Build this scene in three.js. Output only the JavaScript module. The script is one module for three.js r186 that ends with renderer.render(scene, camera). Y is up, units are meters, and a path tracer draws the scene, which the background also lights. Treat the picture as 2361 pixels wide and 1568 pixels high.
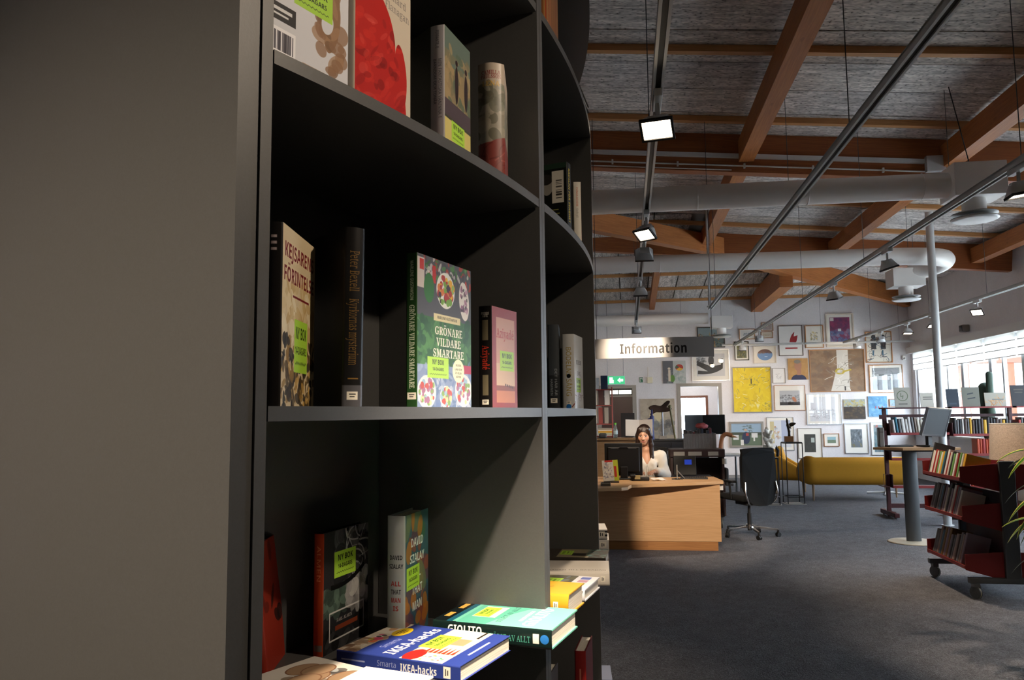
import * as THREE from 'three';
import { mergeGeometries } from 'three/addons/utils/BufferGeometryUtils.js';
import { RoundedBoxGeometry } from 'three/addons/geometries/RoundedBoxGeometry.js';

// ---------- camera, sky, exposure ----------
const scene = new THREE.Scene();
const camera = new THREE.PerspectiveCamera(46.38, 2361 / 1568, 0.05, 300);
camera.position.set(0, 1.48, 0);
camera.up.set(0.02416, 0.99556, 0.09101);
camera.lookAt(-0.14188, 1.48 + 0.09353, -0.98546);
const renderer = new THREE.WebGLRenderer({ antialias: true });
renderer.toneMapping = THREE.LinearToneMapping;
renderer.toneMappingExposure = 1.05;
renderer.shadowMap.enabled = true;
scene.background = new THREE.Color(0.73, 0.86, 1.0);          // overcast daylight sky
scene.backgroundIntensity = 13.5;
const LAMP_WARM = 0xffe8ce;

// ---------- helpers ----------
const V = (x, y, z) => new THREE.Vector3(x, y, z), D2R = Math.PI / 180;
function rng(seed) { let s = seed >>> 0; return () => { s = (s + 0x6D2B79F5) >>> 0; let t = Math.imul(s ^ (s >>> 15), 1 | s); t = (t + Math.imul(t ^ (t >>> 7), 61 | t)) ^ t; return ((t ^ (t >>> 14)) >>> 0) / 4294967296; }; }
const taken = new Map();
function numbered(n) { const k = taken.get(n) ?? 0; taken.set(n, k + 1); return k ? n + '_' + String(k).padStart(3, '0') : n; }
function tag(o, label, category, group, kind) { if (label) o.userData.label = label; if (category) o.userData.category = category; if (group) o.userData.group = group; if (kind) o.userData.kind = kind; return o; }
function merged(g) { return Array.isArray(g) ? (g.length > 1 ? mergeGeometries(g.map((x) => { const y = x.index ? x.toNonIndexed() : x; for (const k of Object.keys(y.attributes)) if (!['position', 'normal', 'uv'].includes(k)) y.deleteAttribute(k); return y; })) : g[0]) : g; }
function obj(name, geo, mat, parent) {
  const m = new THREE.Mesh(merged(geo), mat); m.castShadow = m.receiveShadow = true;
  m.name = parent ? name : numbered(name); (parent ?? scene).add(m); return m;
}
function thing(name, label, category, [x, y, z] = [0, 0, 0], turn = 0, group) {
  const o = new THREE.Group(); o.name = numbered(name); scene.add(o); o.position.set(x, y, z); o.rotation.y = turn;
  return tag(o, label, category, group);
}
function single(name, label, category, geo, mat, group) { return tag(obj(name, geo, mat), label, category, group); }
function struct(name, geo, mat, parent) { const o = obj(name, geo, mat, parent); if (!parent) o.userData.kind = 'structure'; return o; }
// box with texture coordinates in metres
function bx(w, h, d, x = 0, y = 0, z = 0) {
  const g = new THREE.BoxGeometry(w, h, d), uv = g.attributes.uv, s = [[d, h], [d, h], [w, d], [w, d], [w, h], [w, h]];
  for (let i = 0; i < 24; i++) uv.setXY(i, uv.getX(i) * s[i >> 2][0] + x, uv.getY(i) * s[i >> 2][1] + y + z * 0.37);
  return g.translate(x, y, z);
}
const bb = (x0, x1, y0, y1, z0, z1) => bx(Math.abs(x1 - x0), Math.abs(y1 - y0), Math.abs(z1 - z0), (x0 + x1) / 2, (y0 + y1) / 2, (z0 + z1) / 2);
const rb = (w, h, d, x = 0, y = 0, z = 0, r = 0.004, s = 2) => new RoundedBoxGeometry(w, h, d, s, Math.min(r, w / 2.01, h / 2.01, d / 2.01)).translate(x, y, z);
const cyl = (r, h, x = 0, y = 0, z = 0, r2 = r, n = 20) => new THREE.CylinderGeometry(r2, r, h, n).translate(x, y, z);
function bar(a, b, r, n = 8) { const d = b.clone().sub(a), g = new THREE.CylinderGeometry(r, r, d.length(), n); g.applyQuaternion(new THREE.Quaternion().setFromUnitVectors(V(0, 1, 0), d.normalize())); const m = a.clone().add(b).multiplyScalar(0.5); return g.translate(m.x, m.y, m.z); }
const tube = (pts, r, seg = 24, n = 8) => new THREE.TubeGeometry(new THREE.CatmullRomCurve3(pts), seg, r, n);
const lathe = (pts, n = 24) => new THREE.LatheGeometry(pts.map((p) => new THREE.Vector2(p[0], p[1])), n);
// timber: length runs along x, then turned so that it goes from a to b with its top edge up
function beam(a, b, h, t) { const d = b.clone().sub(a), L = d.length(), g = bx(L, h, t, 0, 0, 0), X = d.normalize(), Z = V(0, 1, 0).cross(X).negate().normalize(), Y = Z.clone().cross(X).normalize(); if (Y.y < 0) { Y.negate(); Z.negate(); } g.applyMatrix4(new THREE.Matrix4().makeBasis(X, Y, X.clone().cross(Y))); const m = a.clone().add(b).multiplyScalar(0.5); return g.translate(m.x, m.y, m.z); }
function extr(pts, depth, bevel = 0) { const s = new THREE.Shape(pts.map((p) => new THREE.Vector2(p[0], p[1]))); return new THREE.ExtrudeGeometry(s, { depth, bevelEnabled: bevel > 0, bevelSize: bevel, bevelThickness: bevel, bevelSegments: 2, curveSegments: 10 }); }
function smoothPoly(pts, n = 6) { const c = new THREE.CatmullRomCurve3(pts.map((p) => V(p[0], p[1], 0)), true, 'catmullrom', 0.5); return c.getPoints(pts.length * n).slice(0, -1).map((p) => [p.x, p.y]); }

// ---------- textures and materials ----------
const canvas = (w, h) => { const c = document.createElement('canvas'); c.width = Math.round(w); c.height = Math.round(h); return c; };
function ctex(c, srgb = true) { const t = new THREE.CanvasTexture(c); if (srgb) t.colorSpace = THREE.SRGBColorSpace; t.magFilter = THREE.LinearFilter; return t; }
function vnoise(seed) { // smooth value noise that repeats every `per` cells
  const r = rng(seed), T = new Float32Array(65536); for (let i = 0; i < 65536; i++) T[i] = r();
  return (x, y, per) => { const x0 = Math.floor(x), y0 = Math.floor(y), fx = x - x0, fy = y - y0, w = (a) => ((a % per) + per) % per, q = (i, j) => T[(w(i) * 7919 + w(j) * 104729) & 65535], s = (t) => t * t * (3 - 2 * t), a = s(fx), b = s(fy); return (q(x0, y0) * (1 - a) + q(x0 + 1, y0) * a) * (1 - b) + (q(x0, y0 + 1) * (1 - a) + q(x0 + 1, y0 + 1) * a) * b; };
}
function dtex(n, fn, srgb, repeat = 1, ry = repeat) { // fn(u, v) -> [r, g, b] 0..1
  const d = new Uint8Array(n * n * 4); for (let j = 0; j < n; j++) for (let i = 0; i < n; i++) { const c = fn(i / n, j / n), o = (j * n + i) * 4; for (let k = 0; k < 3; k++) d[o + k] = Math.max(0, Math.min(255, c[k] * 255)); d[o + 3] = 255; }
  const t = new THREE.DataTexture(d, n, n); t.wrapS = t.wrapT = THREE.RepeatWrapping; t.magFilter = THREE.LinearFilter; t.repeat.set(repeat, ry); if (srgb) t.colorSpace = THREE.SRGBColorSpace; t.needsUpdate = true; return t;
}
const mat = (color, roughness = 0.6, o = {}) => new THREE.MeshStandardMaterial({ color, roughness, ...o });
const phys = (color, roughness, o = {}) => new THREE.MeshPhysicalMaterial({ color, roughness, ...o });
const N1 = vnoise(11), N2 = vnoise(29);
const woodTex = (a, b, seed, knots) => { const n = vnoise(seed), A = new THREE.Color(a), B = new THREE.Color(b); A.convertLinearToSRGB(); B.convertLinearToSRGB(); return dtex(512, (u, v) => { const w = n(u * 4, v * 8, 8), g = n(u * 6, v * 90 + w * 5, 180), f = n(u * 24, v * 256, 512); let t = 0.55 * g + 0.25 * f + 0.2 * w; if (knots) { const k = n(u * 9, v * 9, 9); if (k > 0.9) t = Math.min(1, t + (k - 0.9) * 8); } return [A.r + (B.r - A.r) * t, A.g + (B.g - A.g) * t, A.b + (B.b - A.b) * t]; }, true, 0.8, 1.6); };
const M = {};
{
  const fl = dtex(512, (u, v) => { const f = N1(u * 256, v * 256, 256), g = N2(u * 90, v * 90, 90), c = N1(u * 12, v * 12, 12), t = 0.72 + 0.36 * (f - 0.5) + 0.2 * (g - 0.5) + 0.1 * (c - 0.5); return [0.50 * t, 0.50 * t, 0.52 * t]; }, true, 1.1);
  M.carpet = mat(0xffffff, 0.95, { map: fl, bumpMap: dtex(256, (u, v) => { const f = N1(u * 128, v * 128, 128); return [f, f, f]; }, false, 1.8), bumpScale: 0.004 });
  const ww = (u, v) => { const s = N1(u * 6, v * 64, 384), f = N2(u * 40, v * 150, 480), p = N1(u * 90, v * 180, 180), d = N2(u * 3, v * 14, 84); let t = 0.83 + 0.2 * (s - 0.5) + 0.22 * (f - 0.5) + 0.2 * (p - 0.5) + 0.12 * (d - 0.5); if (p < 0.13) t -= 0.2; return t; };
  M.woodwool = mat(0xffffff, 0.95, { map: dtex(512, (u, v) => { const t = ww(u, v); return [t * 0.97, t * 0.94, t * 0.915]; }, true, 0.55), bumpMap: dtex(512, (u, v) => { const t = ww(u, v); return [t, t, t]; }, false, 0.55), bumpScale: 0.008 });
  M.glulam = mat(0xffffff, 0.55, { map: woodTex(0xc07a3e, 0x9c5a28, 51, true) });
  M.glulamDark = mat(0xffffff, 0.55, { map: woodTex(0xa8642f, 0x824622, 57, true) });
  M.batten = mat(0xffffff, 0.6, { map: woodTex(0xd09a66, 0xb07a44, 61, true) });
  M.wall = mat(0xffffff, 0.85, { map: dtex(256, (u, v) => { const t = 0.865 + 0.03 * (N1(u * 100, v * 100, 100) - 0.5) + 0.02 * (N2(u * 9, v * 9, 9) - 0.5); return [t, t * 0.988, t * 0.995]; }, true, 0.7), bumpMap: dtex(256, (u, v) => { const t = N1(u * 100, v * 100, 100); return [t, t, t]; }, false, 1.5), bumpScale: 0.0008 });
  M.white = mat(0xdcdcda, 0.45); M.whiteMetal = mat(0xcfd0d0, 0.38, { metalness: 0.1 }); M.duct = mat(0xeeeae6, 0.5, { metalness: 0.15 });
  M.track = mat(0xbdbdbb, 0.4, { metalness: 0.15 }); M.black = mat(0x121212, 0.55); M.blackGloss = mat(0x0d0d0e, 0.25); M.dark = mat(0x26262a, 0.6);
  M.chrome = mat(0xc8c8c8, 0.18, { metalness: 1 }); M.steel = mat(0x8b8c8e, 0.35, { metalness: 0.8 });
  const lam = dtex(256, (u, v) => { const t = 0.96 + 0.08 * (N1(u * 128, v * 128, 128) - 0.5) + 0.05 * (N2(u * 50, v * 50, 50) - 0.5); return [t, t, t]; }, false, 6);
  M.laminate = phys(0x4b4b4a, 0.45, { map: lam, bumpMap: lam, bumpScale: 0.0004 });
  M.deskWood = mat(0xffffff, 0.42, { map: woodTex(0xdeb282, 0xc89a68, 71, false) });
  M.deskDark = mat(0xffffff, 0.5, { map: woodTex(0xb98145, 0x976231, 73, false) });
  M.frameWood = mat(0xb07a48, 0.5); M.frameDark = mat(0x4c3e33, 0.5); M.frameGrey = mat(0x8f8a82, 0.45); M.frameBlack = mat(0x1d1c1c, 0.4); M.frameSilver = mat(0xb9bcbf, 0.3, { metalness: 0.7 }); M.frameCream = mat(0xd8cdbb, 0.55); M.matBoard = mat(0xe6e2d8, 0.9);
  M.red = mat(0x86201d, 0.5); M.maroon = mat(0x4a1c1e, 0.5); M.postGrey = mat(0x55585a, 0.5, { metalness: 0.3 });
  M.glass = phys(0xffffff, 0, { transmission: 1, thickness: 0, ior: 1.5 });
  M.pages = mat(0xffffff, 0.8, { map: dtex(256, (u, v) => { const t = 0.80 + 0.24 * (N1(u * 2, v * 200, 200) - 0.5); return [t, t * 0.975, t * 0.91]; }, true, 6, 14) });
  M.pagesFlat = mat(0xdad3c2, 0.85);
  M.mustard = mat(0xffffff, 0.9, { map: dtex(256, (u, v) => { const t = 0.92 + 0.2 * (N1(u * 120, v * 120, 120) - 0.5); return [0.80 * t, 0.57 * t, 0.12 * t]; }, true, 6) });
  M.leg = mat(0xa8896a, 0.5); M.fabricBlack = mat(0x0d0d0e, 0.95);
}
const lampGlow = (k = 9) => mat(0xfff2dc, 0.4, { emissive: 0xffe9c8, emissiveIntensity: k });
M.lamp = lampGlow(9);
// ---------- the setting ----------
const ZB = -18.68, XR = 6.25, XL = -6, ZF = 4.2;
const roofR = (x) => 4.66 - 0.09 * x, roofB = (z) => 4.1 + 0.085 * (z - ZB), roofY = (x, z) => Math.min(roofR(x), roofB(z));
struct('floor', bb(XL - 0.25, XR + 0.25, -0.2, 0, ZF + 0.25, ZB - 0.2), M.carpet);
struct('wall_left', bb(XL - 0.25, XL, 0, 5.6, ZF + 0.25, ZB - 0.2), M.wall);
struct('wall_front', bb(XL, XR + 0.25, 0, 5.6, ZF, ZF + 0.25), M.wall);
// back wall with two door openings
struct('wall_back', [bb(XL, -0.62, 0, 5.3, ZB, ZB - 0.2), bb(-0.62, 0.19, 2.07, 5.3, ZB, ZB - 0.2), bb(0.19, 1.2, 0, 5.3, ZB, ZB - 0.2), bb(1.2, 2.08, 2.08, 4.7, ZB, ZB - 0.2), bb(2.08, XR + 0.25, 0, 4.7, ZB, ZB - 0.2)], M.wall);
struct('baseboard_back', [bb(0.26, 1.12, 0, 0.07, ZB, ZB + 0.015), bb(2.16, XR, 0, 0.07, ZB, ZB + 0.015)], mat(0x8d8a88, 0.6));
// window band in the long side wall
const WZ = []; for (let z = -18.45; z < -7.5; z += 1.18) WZ.push(z);
const wEnd = WZ[WZ.length - 1] + 1.18, SILL = 0.98, HEAD = 2.72;
struct('wall_right', [bb(XR, XR + 0.25, 0, SILL, ZB, ZF), bb(XR, XR + 0.25, HEAD, 4.7, ZB, ZF), bb(XR, XR + 0.25, SILL, HEAD, ZB, WZ[0]), bb(XR, XR + 0.25, SILL, HEAD, wEnd, ZF)], M.wall);
struct('trim_1', bb(XR - 0.09, XR, HEAD, HEAD + 0.14, ZB, wEnd), M.white);
struct('trim_2', bb(XR - 0.12, XR + 0.02, SILL - 0.03, SILL, ZB, wEnd), M.white);
const winFrame = mat(0xb9bcc0, 0.5);
WZ.forEach((z, i) => {
  const w = new THREE.Group(); w.name = 'window_' + (i + 1); w.userData.kind = 'structure'; scene.add(w);
  const a = z, b = z + 1.18, x0 = XR + 0.04, x1 = XR + 0.12;
  obj('window_frame', [bb(x0, x1, SILL, HEAD, a, a + 0.055), bb(x0, x1, SILL, HEAD, b - 0.055, b), bb(x0, x1, SILL, SILL + 0.06, a, b), bb(x0, x1, HEAD - 0.06, HEAD, a, b)], winFrame, w);
  if (i % 2 === 1) obj('casement_frame', [bb(x0 + 0.01, x1 - 0.01, SILL + 0.06, HEAD - 0.06, a + 0.42, a + 0.47)], winFrame, w);
  obj('pane', bb(XR + 0.075, XR + 0.081, SILL + 0.06, HEAD - 0.06, a + 0.055, b - 0.055), M.glass, w);
});
// roman blinds, drawn a third of the way down
const blindCloth = phys(0xeceae4, 1, { transmission: 0.45, thickness: 0, side: THREE.DoubleSide });
const blindPlace = ['in the corner beside the picture wall', 'behind the white pole, second from the picture wall', 'third from the picture wall', 'fourth from the picture wall', 'fifth from the picture wall'];
for (let i = 0; i < 6; i++) {
  const z = WZ[i] + 0.59, t = thing('roman_blind', 'white pleated roman blind over the window ' + (blindPlace[i] ?? 'sixth from the picture wall'), 'blind', [XR - 0.05, 2.34, z], 0, 'white roman blinds along the window wall');
  for (let k = 0; k < 3; k++) {
    const g = new THREE.PlaneGeometry(1.1, 0.125, 6, 6); const p = g.attributes.position;
    for (let v = 0; v < p.count; v++) p.setZ(v, 0.012 * Math.sin(((p.getY(v) + 0.0625) / 0.125) * Math.PI));
    g.computeVertexNormals(); g.rotateY(-Math.PI / 2); g.translate(0.012, 0.0625 + k * 0.126, 0); obj('pleat', g, blindCloth, t);
    obj('batten', bx(0.01, 0.012, 1.1, 0.004, k * 0.126 + 0.003, 0), M.frameGrey, t);
  }
}
// roof deck with thickness
{
  const slab = (x0, x1, z0, z1, f) => { const c = [[x0, z0], [x1, z0], [x1, z1], [x0, z1]], g = new THREE.BufferGeometry(), P = []; const lo = c.map(([x, z]) => [x, f(x, z) + 0.05, z]), hi = c.map(([x, z]) => [x, f(x, z) + 0.3, z]); const q = (a, b, d, e) => P.push(...a, ...b, ...d, ...a, ...d, ...e); q(lo[0], lo[1], lo[2], lo[3]); q(hi[3], hi[2], hi[1], hi[0]); for (let i = 0; i < 4; i++) { const j = (i + 1) % 4; q(lo[j], lo[i], hi[i], hi[j]); } g.setAttribute('position', new THREE.Float32BufferAttribute(P, 3)); g.setAttribute('uv', new THREE.Float32BufferAttribute(P.length / 3 * 2 === 0 ? [] : Array.from({ length: P.length / 3 * 2 }, (_, i) => P[Math.floor(i / 2) * 3 + (i % 2) * 2]), 2)); g.computeVertexNormals(); return g; };
  const ceil = new THREE.Group(); ceil.name = 'ceiling'; ceil.userData.kind = 'structure'; scene.add(ceil);
  const deckMat = mat(0x6a655f, 0.95);
  obj('roof_deck', [slab(XL - 0.25, XR + 0.25, ZF + 0.25, ZB - 0.2, (x) => roofR(x)), slab(XL - 0.25, XR + 0.25, -10, ZB - 0.2, (x, z) => roofB(z))], deckMat, ceil);
  // wood-wool boards, each one laid on its own
  const r = rng(5), vari = [0, 1, 2, 3].map((k) => { const g = bx(2.13, 0.05, 0.585, k * 0.71, k * 0.43, k * 1.7); g.translate(-k * 0.71, -k * 0.43, -k * 1.7); return g; }), tones = [0xffffff, 0xe9e4df, 0xf4f4f6].map((c) => { const m = M.woodwool.clone(); m.color.set(c); return m; });
  const cols = [[-3.0, -0.83], [-0.83, 1.35], [1.35, 3.52], [3.52, 5.7], [5.7, 6.24]];
  for (let z = -4.3; z > ZB + 0.1; z -= 0.6) for (const [a, b] of cols) {
    const x = (a + b) / 2; if (roofB(z) < roofR(x) - 0.02) continue;
    const m = obj('ceiling_board', vari[Math.floor(r() * 4)], tones[Math.floor(r() * 3)], ceil);
    m.scale.x = (b - a - 0.02) / 2.13; m.position.set(x, roofR(x) + 0.026 + r() * 0.004, z); m.rotation.z = -Math.atan(0.09);
  }
  const vb = [0, 1, 2].map((k) => { const g = bx(1.18, 0.05, 0.575, k * 0.6, k * 0.3, k); g.translate(-k * 0.6, -k * 0.3, -k); g.rotateY(Math.PI / 2); return g; });
  for (let z = -13.2; z > ZB + 0.2; z -= 1.2) for (let x = -1.6; x < 6.2; x += 0.6) {
    if (roofR(x) < roofB(z) + 0.0) continue;
    const m = obj('ceiling_board', vb[Math.floor(r() * 3)], tones[Math.floor(r() * 3)], ceil);
    m.position.set(x, roofB(z) + 0.026, z); m.rotation.x = -Math.atan(0.085);
  }
}
// glulam frame
const timber = (name, a, b, h, t, m) => struct(name, beam(a, b, h, t), m);
timber('cross_beam', V(-4, roofR(-4) - 0.20, -8.9), V(6.2, roofR(6.2) - 0.20, -8.9), 0.45, 0.14, M.glulamDark);
timber('cross_beam', V(-4, roofR(-4) - 0.20, -13.72), V(6.2, roofR(6.2) - 0.20, -13.72), 0.42, 0.14, M.glulamDark);
for (const x of [-0.85, 1.36, 3.45, 5.65]) {
  const y = roofR(x) - 0.19;
  timber('purlin', V(x, y, 4.1), V(x, y, -8.82), 0.24, 0.16, M.glulam);
  timber('purlin', V(x, y, -8.98), V(x, y, -13.64), 0.24, 0.16, M.glulam);
}
for (const z of [-3.45, -5.07, -6.69, -8.31, -9.95, -11.4, -12.88]) timber('ceiling_batten', V(-3.5, roofR(-3.5) - 0.03, z), V(6.2, roofR(6.2) - 0.03, z), 0.06, 0.07, M.batten);
for (const z of [-14.95, -16.2, -17.45, -18.58]) { const x1 = Math.min(6.2, (0.56 - 0.085 * (z - ZB)) / 0.09 + 0.1); timber('ceiling_batten', V(-3, roofB(z) - 0.03, z), V(x1, roofB(z) - 0.03, z), 0.06, 0.07, M.batten); }
timber('hip_beam', V(-2.2, 4.28, -9.55), V(1.62, 4.26, -13.6), 0.3, 0.16, M.glulam);
timber('hip_beam', V(1.72, 4.26, -13.8), V(6.24, 3.95, -18.62), 0.36, 0.18, M.glulam);
timber('tie_beam', V(2.98, 4.0, -15.2), V(2.98, 3.97, ZB), 0.42, 0.24, M.glulam);
timber('tie_beam', V(0.62, 4.3, -13.8), V(0.62, 3.98, ZB), 0.2, 0.12, M.glulam);
// white pole
struct('column', [cyl(0.05, 4.1, 4.03, 2.05, -11.05, 0.05, 24), cyl(0.075, 0.012, 4.03, 0.006, -11.05)], M.whiteMetal);
// cable trunking clipped along the cross beam
{
  const t = thing('cable_trunking', 'white cable trunking and conduits clipped along the cross beam', 'cable duct', [0, 0, 0]);
  const L = (y, h) => beam(V(-2, roofR(-2) - y, -8.81), V(3.2, roofR(3.2) - y, -8.81), h, 0.04);
  obj('trunking', L(0.25, 0.045), M.whiteMetal, t); obj('conduit', bar(V(-2, roofR(-2) - 0.36, -8.81), V(3.2, roofR(3.2) - 0.36, -8.81), 0.009), M.whiteMetal, t); obj('conduit', bar(V(-2, roofR(-2) - 0.41, -8.81), V(1.2, roofR(1.2) - 0.41, -8.81), 0.006), M.whiteMetal, t);
  for (const x of [-0.1, 0.62, 1.34, 2.06, 2.78]) obj('clip', bx(0.02, 0.05, 0.03, x, roofR(x) - 0.36, -8.81), M.whiteMetal, t);
  obj('junction_box', rb(0.19, 0.17, 0.07, 3.3, roofR(3.3) - 0.28, -8.79), M.whiteMetal, t);
}
// closed dark door with two lit panes above it
{
  const d = new THREE.Group(); d.name = 'door_1'; d.userData.kind = 'structure'; scene.add(d);
  obj('door_frame', [bb(-0.68, -0.60, 0, 2.13, ZB + 0.02, ZB - 0.2), bb(0.12, 0.21, 0, 2.13, ZB + 0.02, ZB - 0.2), bb(-0.60, 0.12, 2.06, 2.13, ZB + 0.02, ZB - 0.2), bb(-0.60, 0.12, 1.86, 1.9, ZB - 0.06, ZB - 0.16)], M.frameGrey, d);
  obj('door_leaf', bb(-0.60, 0.12, 0.01, 1.86, ZB - 0.08, ZB - 0.12), mat(0x3a1a18, 0.4), d);
  const lit = mat(0xffffff, 0.5, { emissive: 0xf4f8e8, emissiveIntensity: 1.6 });
  obj('lit_window_pane', bb(-0.44, -0.21, 1.93, 2.02, ZB - 0.09, ZB - 0.11), lit, d); obj('lit_window_pane', bb(-0.19, 0.1, 1.93, 2.02, ZB - 0.09, ZB - 0.11), lit, d);
  obj('transom_panel', [bb(-0.60, 0.12, 1.9, 2.06, ZB - 0.11, ZB - 0.14)], M.black, d);
  obj('door_handle', [bar(V(0.06, 1.02, ZB - 0.03), V(-0.06, 1.02, ZB - 0.03), 0.009), bar(V(0.06, 1.02, ZB - 0.08), V(0.06, 1.02, ZB - 0.03), 0.009)], M.steel, d);
}
// open doorway into a small office
{
  const d = new THREE.Group(); d.name = 'door_2'; d.userData.kind = 'structure'; scene.add(d);
  obj('door_frame', [bb(1.14, 1.215, 0, 2.15, ZB + 0.025, ZB - 0.22), bb(2.065, 2.14, 0, 2.15, ZB + 0.025, ZB - 0.22), bb(1.215, 2.065, 2.075, 2.15, ZB + 0.025, ZB - 0.22)], M.frameGrey, d);
  const z0 = ZB - 0.2, z1 = -21.7;
  struct('floor', bb(0.3, 3.4, -0.2, 0, z0, z1 - 0.2), M.carpet);
  struct('wall_office', [bb(0.3, 0.5, 0, 2.6, z0, z1), bb(2.9, 3.1, 0, 2.6, z0, z1), bb(0.3, 1.36, 0, 2.6, z1, z1 - 0.15), bb(2.12, 3.1, 0, 2.6, z1, z1 - 0.15), bb(1.36, 2.12, 0, 0.72, z1, z1 - 0.15), bb(1.36, 2.12, 1.93, 2.6, z1, z1 - 0.15)], M.wall);
  struct('ceiling', bb(0.3, 3.1, 2.6, 2.75, z0, z1 - 0.15), M.wall);
  const w = new THREE.Group(); w.name = 'window_40'; w.userData.kind = 'structure'; scene.add(w);
  obj('window_frame', [bb(1.36, 1.42, 0.72, 1.93, z1 + 0.02, z1 - 0.1), bb(2.06, 2.12, 0.72, 1.93, z1 + 0.02, z1 - 0.1), bb(1.42, 2.06, 1.87, 1.93, z1 + 0.02, z1 - 0.1), bb(1.42, 2.06, 0.72, 0.78, z1 + 0.02, z1 - 0.1)], mat(0x6d4027, 0.5), w);
  obj('pane', bb(1.42, 2.06, 0.78, 1.87, z1 - 0.05, z1 - 0.056), M.glass, w);
  const tl = thing('tube_light', 'white fluorescent tube light on the ceiling of the small office', 'lamp', [1.65, 2.26, -20.6]);
  obj('housing', [rb(0.6, 0.05, 0.1, 0, 0.03, 0), bar(V(-0.2, 0.05, 0), V(-0.2, 0.34, 0), 0.006), bar(V(0.2, 0.05, 0), V(0.2, 0.34, 0), 0.006)], M.white, tl);
  obj('lamp_tube', bar(V(-0.28, -0.01, 0), V(0.28, -0.01, 0), 0.014), mat(0xffffff, 0.5, { emissive: 0xffffff, emissiveIntensity: 5 }), tl);
  const pl = new THREE.PointLight(0xfff8ee, 2.2); pl.position.set(0, -0.06, 0); pl.castShadow = true; pl.name = 'tube_light_source'; tl.add(pl);
}
// outside, seen through the windows
struct('ground', bb(XR + 0.25, 60, -0.4, -0.3, 20, -60), mat(0xd6d4cd, 0.95));
{
  const t = thing('outbuilding', 'pale outbuilding with brown timber posts seen through the windows', 'building', [13.5, -0.3, -29]);
  obj('wall', bx(8, 3.2, 5, 1, 1.6, 0), mat(0xe4e0d8, 0.9), t); obj('roof', extr([[-4.6, 0], [4.6, 0], [0, 1.4]], 5.8).translate(1, 3.2, -2.9), mat(0x6a4a3c, 0.8), t);
  for (const x of [-3.2, -1.9, 0.2, 2.6]) obj('post', bx(0.22, 3.2, 0.22, x, 1.6, 2.75), mat(0x7c4029, 0.7), t);
}
// ventilation ducts with ceiling diffusers
function diffuser(t, x, y, z, box) {
  obj('plenum_box', rb(box[0], box[1], box[2], x, y, z, 0.006), M.duct, t);
  obj('neck', cyl(0.1, 0.14, x, y - box[1] / 2 - 0.07, z), M.duct, t);
  obj('diffuser_plate', lathe([[0, -0.012], [0.17, -0.012], [0.195, 0], [0.195, 0.012], [0.16, 0.02], [0, 0.02]], 36).translate(x, y - box[1] / 2 - 0.185, z), M.whiteMetal, t);
  obj('diffuser_ring', lathe([[0.1, 0], [0.19, 0.004], [0.19, 0.012], [0.1, 0.014]], 36).translate(x, y - box[1] / 2 - 0.145, z), M.whiteMetal, t);
}
const wire = (t, x, y, z) => obj('hanger_wire', bar(V(x, y, z), V(x, roofY(x, z) - 0.01, z), 0.003, 5), M.postGrey, t);
{
  let t = thing('ventilation_duct', 'round white ventilation duct with box diffuser hung below the first cross beam', 'duct', [0, 0, 0]);
  obj('duct_pipe', new THREE.CylinderGeometry(0.117, 0.117, 5.2, 28).rotateZ(Math.PI / 2).translate(0.35, 3.51, -7.55), M.duct, t);
  for (const x of [-0.3, 0.7, 1.7, 2.7]) obj('duct_seam', new THREE.TorusGeometry(0.118, 0.004, 6, 28).rotateY(Math.PI / 2).translate(x, 3.51, -7.55), M.duct, t);
  diffuser(t, 3.14, 3.52, -7.55, [0.44, 0.3, 0.36]); wire(t, 1.54, 3.62, -7.55); wire(t, 2.93, 3.66, -7.5); obj('hanger_wire', bar(V(2.93, roofR(2.93) - 0.02, -7.4), V(3.13, 3.67, -7.55), 0.005, 5), M.dark, t); wire(t, -0.6, 3.62, -7.55);
  t = thing('ventilation_duct', 'round white ventilation duct with a bent end and box diffuser beside the white pole', 'duct', [0, 0, 0]);
  obj('duct_pipe', tube([V(-2, 3.6, -11.28), V(0, 3.59, -11.28), V(2, 3.57, -11.28), V(3.7, 3.56, -11.28), V(4.12, 3.55, -11.32), V(4.38, 3.55, -11.52), V(4.42, 3.53, -11.8), V(4.3, 3.5, -12.05), V(4.12, 3.48, -12.15)], 0.12, 80, 24), M.duct, t);
  for (const x of [0.5, 1.7, 2.9]) obj('duct_seam', new THREE.TorusGeometry(0.122, 0.004, 6, 28).rotateY(Math.PI / 2).translate(x, 3.575, -11.28), M.duct, t);
  diffuser(t, 4.07, 3.4, -12.2, [0.44, 0.26, 0.36]); wire(t, 3.82, 3.68, -11.28); wire(t, 1.2, 3.69, -11.28); wire(t, 4.2, 3.52, -12.2);
  t = thing('ventilation_duct', 'round white ventilation duct with capped end and small diffuser near the picture wall', 'duct', [0, 0, 0]);
  obj('duct_pipe', new THREE.CylinderGeometry(0.12, 0.12, 3.8, 28).rotateZ(Math.PI / 2).translate(-0.12, 3.52, -17.6), M.duct, t);
  diffuser(t, 2.06, 3.42, -17.6, [0.44, 0.26, 0.36]); wire(t, 1.2, 3.63, -17.6); wire(t, 2.06, 3.54, -17.6); wire(t, -0.6, 3.63, -17.6);
}
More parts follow.
